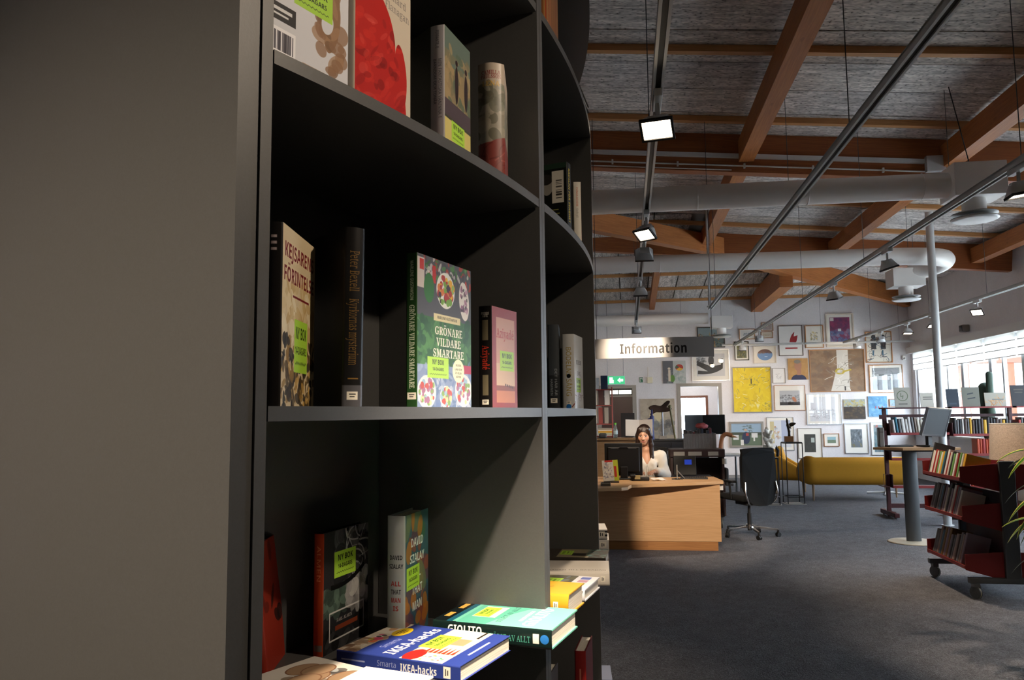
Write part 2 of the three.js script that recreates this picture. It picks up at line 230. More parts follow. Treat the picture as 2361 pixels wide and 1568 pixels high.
// ---------- lighting tracks and spotlights ----------
const TY = 2.95;
function trackRail(label, a, b, hangers) {
  const t = thing('lighting_track', label, 'light track', [0, 0, 0]);
  const along = V(0, 0, 0).subVectors(b, a), L = along.length(), g = (w, h, dx, dy) => { const q = bx(w, h, L, dx, dy, 0); q.rotateY(Math.atan2(along.x, along.z)); const m = a.clone().add(b).multiplyScalar(0.5); return q.translate(m.x, m.y, m.z); };
  obj('rail', [g(0.05, 0.012, 0, 0.018), g(0.013, 0.036, -0.0185, 0), g(0.013, 0.036, 0.0185, 0)], M.track, t); obj('slot', g(0.024, 0.02, 0, 0.002), M.black, t);
  for (const [x, z] of hangers) wire(t, x, TY + 0.02, z);
  return t;
}
trackRail('long lighting track above the curved bookcase and the information sign', V(0.17, TY, 3.5), V(0.17, TY, -13.2), [[0.17, -2], [0.17, -4.7], [0.17, -10], [0.17, -12.9]]);
trackRail('bare lighting track between the bookcase track and the lamp track', V(1.2, TY, 3.5), V(1.2, TY, -11.5), [[1.2, -2], [1.2, -4.3], [1.2, -10.8]]);
trackRail('long lighting track with lamps that ends before the yellow painting', V(2.36, TY, 3.5), V(2.36, TY, -17.9), [[2.36, -5], [2.36, -8.2], [2.36, -11], [2.36, -15]]);
trackRail('lighting track running close along the window wall', V(4.66, TY, -2), V(4.66, TY, -17.9), [[4.66, -9.5], [4.66, -11], [4.66, -13], [4.66, -16]]);
trackRail('cross rail joining the lighting tracks in front of the picture wall', V(2.1, TY, -17.95), V(6.1, TY, -17.95), [[4.2, -17.95], [5.8, -17.95]]);
single('hanging_rod', 'white vertical rod holding the end of the bare lighting track', 'rod', [bar(V(1.2, TY + 0.02, -11.55), V(1.2, roofY(1.2, -11.55) - 0.02, -11.55), 0.018), bx(0.07, 0.03, 0.07, 1.2, TY + 0.035, -11.55)], M.whiteMetal);

const spotGroup = 'white track spotlights';
// a flat box floodlight on a track adapter, its face turned to a point
function spotlight(label, x, z, aim, cd, angle = 38, on = true, color = LAMP_WARM, pen = 0.55) {
  const t = thing('track_spotlight', label, 'spotlight', [x, TY, z], 0, spotGroup);
  obj('adapter', rb(0.04, 0.035, 0.2, 0, -0.035, 0, 0.004), M.whiteMetal, t);
  obj('yoke', [bar(V(0, -0.05, 0), V(0, -0.12, 0), 0.011), bx(0.1, 0.014, 0.03, 0, -0.125, 0)], M.whiteMetal, t);
  const h = new THREE.Group(); h.name = 'lamp_head'; t.add(h); h.scale.setScalar(0.88); h.position.set(0, -0.15, 0);
  const dir = V(aim[0] - x, aim[1] - (TY - 0.15), aim[2] - z).normalize();
  h.quaternion.copy(new THREE.Quaternion().setFromRotationMatrix(new THREE.Matrix4().lookAt(V(0, 0, 0), dir.clone().negate(), Math.abs(dir.y) > 0.97 ? V(0, 0, 1) : V(0, 1, 0)))); // local +z looks along dir
  const s = [[-0.045, -0.03], [0.045, -0.03], [0.075, 0.05], [-0.075, 0.05]];
  obj('housing', [(() => { const g = new THREE.CylinderGeometry(0.118, 0.062, 0.085, 4, 1).rotateY(Math.PI / 4).rotateX(Math.PI / 2).scale(1, 0.72, 1).translate(0, 0, 0.0); return g; })()], M.whiteMetal, h);
  obj('bezel', [bx(0.172, 0.012, 0.018, 0, 0.058, 0.05), bx(0.172, 0.012, 0.018, 0, -0.058, 0.05), bx(0.012, 0.104, 0.018, 0.08, 0, 0.05), bx(0.012, 0.104, 0.018, -0.08, 0, 0.05)], M.dark, h);
  obj('lamp_face', bx(0.148, 0.104, 0.006, 0, 0, 0.047), on ? M.lamp : M.steel, h);
  if (on) {
    const l = new THREE.SpotLight(color, cd, 0, angle * D2R, pen, 2); l.name = 'spotlight_source'; l.castShadow = true; l.shadow.radius = 2; l.position.set(x + dir.x * 0.09, TY - 0.15 + dir.y * 0.09, z + dir.z * 0.09); l.target.position.set(...aim); l.target.updateMatrixWorld();
    scene.add(l);
  }
  return t;
}
spotlight('spotlight over the curved bookcase shining on the book display', 0.17, -0.55, [0.02, 0.95, -1.37], 58, 20, true, LAMP_WARM, 0.9);
spotlight('spotlight with bright square face on the bookcase track, first past the display', 0.17, -3.6, [-0.12, 1.05, -2.15], 12, 26, true, LAMP_WARM, 0.8);
spotlight('narrow spotlight overhead turned towards the reception desk', 0.17, -1.9, [0.8, 0.3, -8.9], 120, 6.6, true, LAMP_WARM, 0.3);
spotlight('added fill spotlight on the bare track facing the curved bookcase', 1.2, -0.9, [-0.3, 1.6, -1.35], 6.5, 42, true, LAMP_WARM, 1.0);  // soft fill lamp, added out of view to brighten the upper books
spotlight('tilted spotlight on the bookcase track just before the bent duct', 0.17, -5.75, [-0.9, 0.4, -4.4], 6, 36);
spotlight('level spotlight on the bookcase track that lights the information sign', 0.17, -6.55, [0.08, 2.12, -8.25], 50, 13, true, LAMP_WARM, 0.7);
spotlight('spotlight on the bookcase track hanging over the reception desk', 0.17, -8.6, [0.2, 0.8, -9.6], 9, 42);
spotlight('small spotlight at the far end of the bookcase track behind the sign', 0.17, -12.6, [0.5, 1.3, -18.2], 22, 30);
spotlight('spotlight turned sideways on the lamp track beside the first diffuser', 2.36, -5.05, [2.8, 0, -4.9], 9, 30);
spotlight('spotlight on the lamp track between the two ducts, over the book trolley', 2.36, -7.5, [2.98, 0.7, -7.6], 15, 44);
spotlight('unlit spotlight under the sloping hip beam on the lamp track', 2.36, -9.4, [2.9, 0.6, -9.9], 0, 30, false);
spotlight('spotlight on the lamp track next to the small wooden frames', 2.36, -14.6, [2.9, 1.2, ZB], 12, 30);
spotlight('spotlight at the end of the lamp track above the yellow painting', 2.36, -16.7, [2.6, 1.9, ZB], 3.5, 40);
spotlight('flat spotlight on the window track, first towards the picture wall', 4.66, -16.9, [4.6, 2.2, ZB], 2, 42);
spotlight('flat spotlight on the window track, second from the picture wall', 4.66, -15.4, [5.2, 1.5, ZB], 3, 36);
spotlight('flat spotlight on the window track, third from the picture wall', 4.66, -14.0, [4.6, 0, -13.4], 3, 40);
spotlight('flat spotlight on the window track, fourth from the picture wall', 4.66, -12.9, [4.7, 1.2, -12.2], 3, 40);
spotlight('flat spotlight on the window track, fifth from the picture wall', 4.66, -11.3, [3.4, 0.8, -9.9], 7, 34);
spotlight('spotlight on the lamp track behind the viewer lighting the carpet', 2.36, -3.6, [2.42, 0, -5.5], 16, 21);
trackRail('added unseen lighting track beyond the end panel of the bookcase', V(-1.9, TY, 3.5), V(-1.9, TY, -0.2), [[-1.9, 1], [-1.9, 3]]);  // unseen rail, added only to carry the end panel fill lamp
spotlight('added unseen spotlight beyond the bookcase lighting its end panel', -1.9, 1.5, [-0.9, 0.25, -0.9], 44, 36);  // unseen lamp, added to brighten the end panel
// ---------- the curved bookcase ----------
const BC = [-3.644, -2.376], BR = 3.55, BA = (i) => (i ? 24.85 - 13.0 * i : 25.06) * D2R;
const arcPt = (r, a) => [BC[0] + r * Math.cos(a), BC[1] + r * Math.sin(a)];
function sector(r0, r1, a0, a1, y0, y1, n = 18) { // curved board between two radii
  const s = new THREE.Shape(), P = []; for (let i = 0; i <= n; i++) P.push(arcPt(r1, a0 + (a1 - a0) * i / n)); for (let i = n; i >= 0; i--) P.push(arcPt(r0, a0 + (a1 - a0) * i / n));
  const pos = [], nor = [], uv = [], N = n + 1, at = (k) => P[k], push = (p, q, v) => { pos.push(...p); nor.push(...q); uv.push(...v); };
  const quad = (a, b, c, d, na, nb, nc, nd) => { const t = (p) => [p[0] + p[1] * 0.3, p[2] + p[1]]; push(a, na, t(a)); push(b, nb, t(b)); push(c, nc, t(c)); push(a, na, t(a)); push(c, nc, t(c)); push(d, nd, t(d)); };
  const up = [0, 1, 0], dn = [0, -1, 0];
  for (let i = 0; i < n; i++) {
    const o0 = at(i), o1 = at(i + 1), i0 = at(2 * N - 1 - i), i1 = at(2 * N - 2 - i), A0 = a0 + (a1 - a0) * i / n, A1 = a0 + (a1 - a0) * (i + 1) / n, f = (a, k) => [k * Math.cos(a), 0, k * Math.sin(a)], q = (p, y) => [p[0], y, p[1]];
    quad(q(o0, y1), q(o1, y1), q(i1, y1), q(i0, y1), up, up, up, up); quad(q(i0, y0), q(i1, y0), q(o1, y0), q(o0, y0), dn, dn, dn, dn);
    quad(q(o0, y0), q(o1, y0), q(o1, y1), q(o0, y1), f(A0, 1), f(A1, 1), f(A1, 1), f(A0, 1)); quad(q(i1, y0), q(i0, y0), q(i0, y1), q(i1, y1), f(A1, -1), f(A0, -1), f(A0, -1), f(A1, -1));
  }
  for (const [k, s] of [[0, 1], [n, -1]]) { const a = a0 + (a1 - a0) * k / n, o = at(k), i = at(2 * N - 1 - k), nn = [-s * Math.sin(a) * Math.sign(a1 - a0), 0, s * Math.cos(a) * Math.sign(a1 - a0)], q = (p, y) => [p[0], y, p[1]]; quad(q(i, y0), q(o, y0), q(o, y1), q(i, y1), nn, nn, nn, nn); }
  const g = new THREE.BufferGeometry(); g.setAttribute('position', new THREE.Float32BufferAttribute(pos, 3)); g.setAttribute('normal', new THREE.Float32BufferAttribute(nor, 3)); g.setAttribute('uv', new THREE.Float32BufferAttribute(uv, 2)); return g;
}
function radial(a, side, r0, r1, y0, y1, th = 0.0165) { // upright panel along a radius, beginning at the angle a and growing to the given side
  const g = bx(r1 - r0, y1 - y0, th, (r0 + r1) / 2, (y0 + y1) / 2, side * (th / 2 + 0.0006)); g.rotateY(-a); return g.translate(BC[0], 0, BC[1]);
}
const SH = { base: 0.1, s4: 0.624, s3: 1.045, s2: 1.484, s1: 1.923, s0: 2.353, top: 2.806 }, ST = 0.009;
const shelfTop = (k) => SH[k] + ST;
const bcLabels = ['curved dark grey bookcase bay with the green cookbook', 'curved dark grey bookcase bay next to the reception view', 'curved dark grey bookcase bay hidden round the bend', 'last curved dark grey bookcase bay round the bend'];
for (let i = 0; i < 4; i++) {
  const t = thing('curved_bookcase', bcLabels[i], 'bookcase', [0, 0, 0], 0, 'bays of the curved bookcase'), a0 = BA(i), a1 = BA(i + 1), d = 0.0197 / BR, ri = BR - 0.38;
  const tall = SH.top - ST, low = SH.s0 - ST;
  for (const [a, s, hh] of [[a0, -1, i === 2 ? low : tall], [a1, 1, i === 1 ? low : tall]]) { const p = obj('side_panel', radial(a, s, ri, BR - 0.0015, 0, hh), M.laminate, t); obj('edge_band', radial(a, s, BR - 0.0015, BR, 0, hh), M.laminate, p); }
  for (const k of ['base', 's4', 's3', 's2', 's1', 's0']) obj('shelf', sector(ri, BR - (k === 's3' ? 0.045 : 0.002), a0 - d, a1 + d, SH[k] - ST, SH[k] + ST), M.laminate, t), obj('edge_band', sector(BR - (k === 's3' ? 0.045 : 0.002), BR - (k === 's3' ? 0.0435 : 0.0005), a0 - d, a1 + d, SH[k] - ST, SH[k] + ST), M.laminate, t);
  obj('top_board', sector(ri, BR + 0.005, a0, a1, SH.top - ST, SH.top + ST), M.laminate, t);
  obj('back_panel', sector(ri - 0.012, ri - 0.001, a0, a1, 0, SH.top), M.laminate, t);
  obj('plinth', sector(BR - 0.06, BR - 0.045, a0 - d, a1 + d, 0, SH.base - ST), M.laminate, t);
  for (const [k, f] of [['s2', 0.42], ['s2', 0.93]]) { const p = arcPt(ri + 0.02, a0 + (a1 - a0) * f); obj('shelf_pin', cyl(0.004, 0.012, p[0], SH.s1 - ST - 0.05, p[1]).rotateX(0), M.chrome, t); }
}
single('end_panel', 'tall wide dark grey end panel closing the curved bookcase', 'panel', radial(BA(0), 1, BR - 1.3, BR - 0.003, 0, SH.top + ST, 0.03), M.laminate);

// ---------- books ----------
const SANS = 'sans-serif', SERIF = 'serif';
function fit(c, s, x, y, size, maxW, font, align = 'center', weight = 'bold') { c.font = `${weight} ${size}px ${font}`; const w = c.measureText(s).width; c.save(); c.translate(x, y); if (maxW && w > maxW) c.scale(maxW / w, 1); c.textAlign = align; c.textBaseline = 'middle'; c.fillText(s, 0, 0); c.restore(); }
function down(c, s, x, y0, y1, size, font, weight = 'bold', center = true) { c.save(); c.translate(x, y0); c.rotate(Math.PI / 2); c.font = `${weight} ${size}px ${font}`; c.textBaseline = 'middle'; c.textAlign = 'left'; const w = c.measureText(s).width, L = y1 - y0; c.scale(Math.min(L / w, center ? 1.15 : 9), 1); c.fillText(s, 0, 0); c.restore(); }
function sticker(c, x, y, w, h = w * 0.95) { // the green loan sticker
  c.fillStyle = '#a6d341'; c.fillRect(x, y, w, h); c.fillStyle = '#1c2410'; fit(c, 'NY BOK', x + w / 2, y + h * 0.25, h * 0.32, w * 0.84, SANS); fit(c, '14-DAGARS', x + w / 2, y + h * 0.58, h * 0.21, w * 0.86, SANS);
  c.strokeStyle = 'rgba(28,36,16,0.6)'; c.lineWidth = Math.max(1, h * 0.025); c.beginPath(); for (let i = 0; i <= 24; i++) c.lineTo(x + w * (0.1 + 0.8 * i / 24), y + h * (0.82 + 0.03 * Math.sin(i * 2.1))); c.stroke();
}
function shelfMark(c, x, y, w, h) { c.fillStyle = '#ece6d6'; c.fillRect(x, y, w, h); c.fillStyle = '#333'; c.fillRect(x + w * 0.2, y + h * 0.25, w * 0.6, h * 0.13); c.fillRect(x + w * 0.25, y + h * 0.55, w * 0.45, h * 0.13); }
let blobAlpha = 0.75;
function blobs(c, r, n, x, y, w, h, cols, s0, s1) { c.save(); c.globalAlpha = blobAlpha; for (let i = 0; i < n; i++) { c.fillStyle = cols[Math.floor(r() * cols.length)]; c.beginPath(); c.ellipse(x + r() * w, y + r() * h, s0 + r() * (s1 - s0), (s0 + r() * (s1 - s0)) * 0.7, r() * 3, 0, 6.3); c.fill(); } c.restore(); }
function streaks(c, r, n, x, y, w, h, cols, len, th) { for (let i = 0; i < n; i++) { c.strokeStyle = cols[Math.floor(r() * cols.length)]; c.lineWidth = th * (0.4 + r()); const px = x + r() * w, py = y + r() * h, a = r() * 6.3; c.beginPath(); c.moveTo(px, py); c.quadraticCurveTo(px + len * r() * Math.cos(a), py + len * r() * Math.sin(a), px + len * Math.cos(a + 0.5), py + len * Math.sin(a + 0.5)); c.stroke(); } }
function inside(c, x, y, w, h, f) { c.save(); c.beginPath(); c.rect(x, y, w, h); c.clip(); f(); c.restore(); }

function coverGeo(w, h, t, splay, bulge, c) {
  const pts = []; const cs = Math.cos(splay), sn = Math.sin(splay);
  pts.push([w * cs, -t - w * sn], [0.004 * cs, -t - 0.004 * sn]);
  const n = 8; for (let i = 0; i <= n; i++) { const f = i / n; pts.push([-bulge * Math.sin(Math.PI * f), -t + t * f]); }
  pts.push([0.004, 0], [w, 0]);
  const m = pts.length, seg = [], vn = []; let L = 0; const u = [0];
  for (let i = 0; i < m - 1; i++) { const dx = pts[i + 1][0] - pts[i][0], dz = pts[i + 1][1] - pts[i][1], l = Math.hypot(dx, dz); L += l; u.push(L); seg.push([-dz / l, dx / l]); }
  for (let i = 0; i < m; i++) { const a = seg[Math.max(0, i - 1)], b = seg[Math.min(m - 2, i)], l = Math.hypot(a[0] + b[0], a[1] + b[1]) || 1; vn.push([(a[0] + b[0]) / l, (a[1] + b[1]) / l]); }
  const inn = pts.map((p, i) => [p[0] - vn[i][0] * c, p[1] - vn[i][1] * c]);
  const P = [], N = [], U = [], quad = (a, b, cc, d, n0, n1, uv) => { for (const [p, q, k] of [[a, n0, 0], [b, n1, 1], [cc, n1, 2], [a, n0, 0], [cc, n1, 2], [d, n0, 3]]) { P.push(...p); N.push(...q); U.push(...uv[k]); } };
  for (let i = 0; i < m - 1; i++) {
    const [a, b] = [pts[i], pts[i + 1]], [ia, ib] = [inn[i], inn[i + 1]], u0 = u[i] / L, u1 = u[i + 1] / L, sm = i >= 2 && i < m - 3, na = sm ? vn[i] : seg[i], nb = sm ? vn[i + 1] : seg[i];
    quad([a[0], 0, a[1]], [b[0], 0, b[1]], [b[0], h, b[1]], [a[0], h, a[1]], [na[0], 0, na[1]], [nb[0], 0, nb[1]], [[u0, 0], [u1, 0], [u1, 1], [u0, 1]]);
    quad([ib[0], 0, ib[1]], [ia[0], 0, ia[1]], [ia[0], h, ia[1]], [ib[0], h, ib[1]], [-seg[i][0], 0, -seg[i][1]], [-seg[i][0], 0, -seg[i][1]], [[u1, 0], [u0, 0], [u0, 1], [u1, 1]]);
    quad([a[0], h, a[1]], [b[0], h, b[1]], [ib[0], h, ib[1]], [ia[0], h, ia[1]], [0, 1, 0], [0, 1, 0], [[u0, 1], [u1, 1], [u1, 1], [u0, 1]]);
    quad([ia[0], 0, ia[1]], [ib[0], 0, ib[1]], [b[0], 0, b[1]], [a[0], 0, a[1]], [0, -1, 0], [0, -1, 0], [[u0, 0], [u1, 0], [u1, 0], [u0, 0]]);
  }
  for (const [i, s] of [[0, -1], [m - 1, 1]]) { const a = pts[i], b = inn[i], d = seg[i ? m - 2 : 0], nn = [s * d[1], 0, -s * d[0]]; quad([a[0], 0, a[1]], [b[0], 0, b[1]], [b[0], h, b[1]], [a[0], h, a[1]], nn, nn, [[i ? 1 : 0, 0], [i ? 1 : 0, 0], [i ? 1 : 0, 1], [i ? 1 : 0, 1]]); }
  const g = new THREE.BufferGeometry(); g.setAttribute('position', new THREE.Float32BufferAttribute(P, 3)); g.setAttribute('normal', new THREE.Float32BufferAttribute(N, 3)); g.setAttribute('uv', new THREE.Float32BufferAttribute(U, 2)); return { g, L };
}
function pagesGeo(w, h, t, splay, c, inset) { // text block; lines run along the sheets
  const W = w - inset, y0 = 0.0035, y1 = h - 0.0035, cs = Math.cos(splay), sn = Math.sin(splay), q = [[0.002, -c], [W, -c], [W * cs, -t - W * sn + c], [0.002, -t + c]], P = [], N = [], U = [];
  const quad = (a, b, cc, d, uv) => { const n = V(...b).sub(V(...a)).cross(V(...cc).sub(V(...a))).normalize(); for (const k of [0, 1, 2, 0, 2, 3]) { P.push(...[a, b, cc, d][k]); N.push(n.x, n.y, n.z); U.push(...uv[k]); } };
  const T = Math.max(0.01, t), pt = (i, y) => [q[i][0], y, q[i][1]];
  quad(pt(1, y0), pt(2, y0), pt(2, y1), pt(1, y1), [[0, 0], [0, T], [h, T], [h, 0]]);
  quad(pt(0, y0), pt(3, y0), pt(2, y0), pt(1, y0), [[0, 0], [0, T], [w, T], [w, 0]]);
  quad(pt(3, y1), pt(0, y1), pt(1, y1), pt(2, y1), [[0, T], [0, 0], [w, 0], [w, T]]);
  quad(pt(0, y0), pt(1, y0), pt(1, y1), pt(0, y1), [[0, 0], [w, 0], [w, 0.001], [0, 0.001]]); quad(pt(2, y0), pt(3, y0), pt(3, y1), pt(2, y1), [[0, 0], [w, 0], [w, 0.001], [0, 0.001]]);
  const g = new THREE.BufferGeometry(); g.setAttribute('position', new THREE.Float32BufferAttribute(P, 3)); g.setAttribute('normal', new THREE.Float32BufferAttribute(N, 3)); g.setAttribute('uv', new THREE.Float32BufferAttribute(U, 2)); return g;
}
// a book: spine corner at the origin, front cover facing local z, spine facing local minus x
function makeBook(label, { w, h, t, splay = 0, bulge = 0.003, hard = true, gloss = 0.45, k = 1700, draw, group = 'books on the curved bookcase' }) {
  const b = thing('book', label, 'book', [0, 0, 0], 0, group), c = hard ? 0.0028 : 0.0007, { g, L } = coverGeo(w, h, t, splay * D2R, bulge, c);
  const W = Math.round(L * k), H = Math.round(h * k), cv = canvas(W, H), x = cv.getContext('2d'); x.lineJoin = 'round';
  const wb = w * k, ws = (L - 2 * w) * k; draw(x, { W, H, back: [0, wb], spine: [wb, ws], front: [wb + ws, w * k], k });
  obj('cover', g, phys(0xffffff, gloss, { map: ctex(cv), specularIntensity: 0.45, clearcoat: 0.06, clearcoatRoughness: 0.25 }), b);
  obj('page_block', pagesGeo(w, h, t, splay * D2R, c, hard ? 0.005 : 0.0003), M.pages, b);
  return b;
}
const stand = (b, x, y, z, a, lean = 0) => { b.position.set(x, y, z); b.rotation.set(0, (90 - a) * D2R, lean * D2R, 'YXZ'); return b; };
const flat = (b, x, yTop, z, a) => { const X = V(Math.sin(a * D2R), 0, -Math.cos(a * D2R)), Y = V(-Math.cos(a * D2R), 0, -Math.sin(a * D2R)); b.position.set(x, yTop, z); b.quaternion.setFromRotationMatrix(new THREE.Matrix4().makeBasis(X, Y, V(0, 1, 0))); return b; };

// shelf at eye level
stand(makeBook('cream paperback with a red title and a crowd photo at the end of the shelf', { w: 0.16, h: 0.232, t: 0.024, draw(c, { W, H, spine: [s, sw], front: [f, fw] }) {
  const r = rng(3); c.fillStyle = '#191615'; c.fillRect(0, 0, W, H); c.fillStyle = '#cdbb97'; c.fillRect(f, 0, fw, H);
  inside(c, f, 0, fw, H, () => { blobs(c, r, 60, f, H * 0.3, fw, H * 0.3, ['#d8c59c', '#c4ab78', '#b89a63', '#e0d4b4'], 10, 40); blobs(c, r, 160, f, H * 0.62, fw, H * 0.4, ['#2b241c', '#4a3a22', '#8a6b34', '#c09a52', '#1a1714'], 4, 22); });
  c.fillStyle = '#6e1c20'; fit(c, 'KEJSARENS', f + fw * 0.5, H * 0.13, H * 0.12, fw * 0.9, SANS); fit(c, 'FÖRINTELSE', f + fw * 0.5, H * 0.265, H * 0.12, fw * 0.93, SANS); c.fillRect(f + fw * 0.3, H * 0.37, fw * 0.5, H * 0.012);
  sticker(c, f + fw * 0.36, H * 0.5, fw * 0.4, fw * 0.44); c.fillStyle = '#cbb'; for (let i = 0; i < 3; i++) c.fillRect(s + sw * 0.4, H * (0.07 + i * 0.035), sw * 0.3, H * 0.016); } }), -0.424, shelfTop('s2'), -0.932, -8);
stand(makeBook('black hardback with gold lettering down its spine, leaning slightly', { w: 0.165, h: 0.255, t: 0.03, splay: 3, bulge: 0.004, gloss: 0.4, draw(c, { W, H, spine: [s, sw] }) {
  c.fillStyle = '#1b1a1a'; c.fillRect(0, 0, W, H); c.fillStyle = '#8c6a35'; down(c, 'Peter Bexell', s + sw * 0.5, H * 0.13, H * 0.36, sw * 0.62, SERIF, 'normal'); down(c, 'Kyrkornas mysterium', s + sw * 0.5, H * 0.4, H * 0.77, sw * 0.62, SERIF, 'normal');
  c.fillRect(s + sw * 0.25, H * 0.84, sw * 0.5, H * 0.007); c.fillStyle = '#55555a'; c.fillRect(s, H * 0.88, sw, H * 0.12); shelfMark(c, s + sw * 0.22, H * 0.915, sw * 0.52, H * 0.045); } }), -0.372, shelfTop('s2'), -1.085, -40, 1.5);
stand(makeBook('green cookbook with bowls of vegetables on its cover', { w: 0.189, h: 0.245, t: 0.02, bulge: 0.0005, draw(c, { W, H, spine: [s, sw], front: [f, fw] }) {
  const r = rng(9); c.fillStyle = '#274a24'; c.fillRect(0, 0, W, H); c.fillStyle = '#34602c'; c.fillRect(f, 0, fw, H);
  inside(c, f, 0, fw, H, () => {
    c.fillStyle = '#4b4a4d'; c.fillRect(f, 0, fw, H * 0.4); blobs(c, r, 80, f, 0, fw, H * 0.14, ['#2c5c22', '#48803a', '#c9c4c0', '#b03020', '#3e3b40'], 4, 16); c.fillStyle = '#bfb7b0'; c.fillRect(f, H * 0.02, fw * 0.12, H * 0.2); c.fillStyle = '#b3281c'; c.fillRect(f + fw * 0.04, H * 0.03, fw * 0.07, H * 0.07); c.fillRect(f + fw * 0.26, H * 0.05, fw * 0.06, H * 0.12);
    c.fillStyle = '#2f6a28'; c.beginPath(); c.ellipse(f + fw * 0.2, H * 0.21, fw * 0.09, H * 0.1, 0, 0, 6.3); c.fill();
    c.fillStyle = '#d9dbd2'; c.beginPath(); c.ellipse(f + fw * 0.5, H * 0.2, fw * 0.17, H * 0.125, 0, 0, 6.3); c.fill(); for (let i = 0; i < 70; i++) { const a = r() * 6.3, d = Math.sqrt(r()); c.fillStyle = ['#a33021', '#d9a622', '#6d9a35', '#3b2b33', '#c9702a', '#8fae5a'][Math.floor(r() * 6)]; c.beginPath(); c.arc(f + fw * (0.5 + 0.145 * d * Math.cos(a)), H * (0.2 + 0.105 * d * Math.sin(a)), 6 + r() * 6, 0, 6.3); c.fill(); }
    c.fillStyle = '#d6d3cf'; c.beginPath(); c.ellipse(f + fw * 0.86, H * 0.24, fw * 0.1, H * 0.14, -0.15, 0, 6.3); c.fill(); blobs(c, r, 26, f + fw * 0.79, H * 0.14, fw * 0.14, H * 0.19, ['#5a3a52', '#8a5a78', '#a9849c', '#332833'], 5, 11);
    blobs(c, r, 140, f, H * 0.4, fw, H * 0.36, ['#2b5525', '#3d7030', '#4f8540', '#224a1f'], 8, 26);
    c.fillStyle = '#7d8fb4'; c.fillRect(f, H * 0.72, fw, H * 0.28); blobs(c, r, 90, f, H * 0.7, fw, H * 0.3, ['#93a4c6', '#6a7fae', '#b9c3d6', '#5e769e'], 5, 18); for (const [px, py, q] of [[0.16, 0.9, 1], [0.84, 0.88, 1.05], [0.5, 0.93, 0.7]]) { c.fillStyle = '#cfd6dc'; c.beginPath(); c.ellipse(f + fw * px, H * py, fw * 0.16 * q, H * 0.11 * q, 0, 0, 6.3); c.fill(); for (let i = 0; i < 40; i++) { const a = r() * 6.3, d = Math.sqrt(r()) * q; c.fillStyle = ['#b4504a', '#7da05e', '#8fb0c8', '#d8c79c', '#9c6a8a'][Math.floor(r() * 5)]; c.beginPath(); c.arc(f + fw * (px + 0.13 * d * Math.cos(a)), H * (py + 0.085 * d * Math.sin(a)), 5 + r() * 5, 0, 6.3); c.fill(); } }
    c.fillStyle = '#a8274a'; c.fillRect(f + fw * 0.82, H * 0.7, fw * 0.18, H * 0.06);
  });
  c.fillStyle = '#cfc69a'; c.fillRect(f + fw * 0.28, H * 0.37, fw * 0.5, H * 0.05); c.fillStyle = '#3c3a2e'; fit(c, 'MARLENE GUSTAWSON', f + fw * 0.53, H * 0.395, H * 0.026, fw * 0.44, SANS);
  c.fillStyle = '#e7e2cf'; ['GRÖNARE', 'VILDARE', 'SMARTARE'].forEach((q, i) => fit(c, q, f + fw * 0.56, H * (0.485 + i * 0.075), H * 0.078, fw * (0.58 + (i === 2 ? 0.08 : 0)), SERIF));
  sticker(c, f + fw * 0.17, H * 0.665, fw * 0.38, H * 0.14); c.fillStyle = '#e6e3c6'; c.beginPath(); c.ellipse(f + fw * 0.74, H * 0.745, fw * 0.115, H * 0.082, 0, 0, 6.3); c.fill(); c.fillStyle = '#4b5a3c'; ['PLOCKA', 'LAGA OCH', 'ÄT VILDA', 'VÄXTER'].forEach((q, i) => fit(c, q, f + fw * 0.74, H * (0.705 + i * 0.027), H * 0.022, fw * 0.17, SANS));
  c.fillStyle = '#d7e0c8'; down(c, 'MARLENE GUSTAWSON', s + sw * 0.5, H * 0.05, H * 0.31, sw * 0.42, SANS, 'normal'); down(c, 'GRÖNARE VILDARE SMARTARE', s + sw * 0.5, H * 0.34, H * 0.88, sw * 0.62, SERIF, 'bold', false); shelfMark(c, s + sw * 0.1, H * 0.905, sw * 0.8, H * 0.045); } }), -0.324, shelfTop('s2'), -1.207, 15.3);
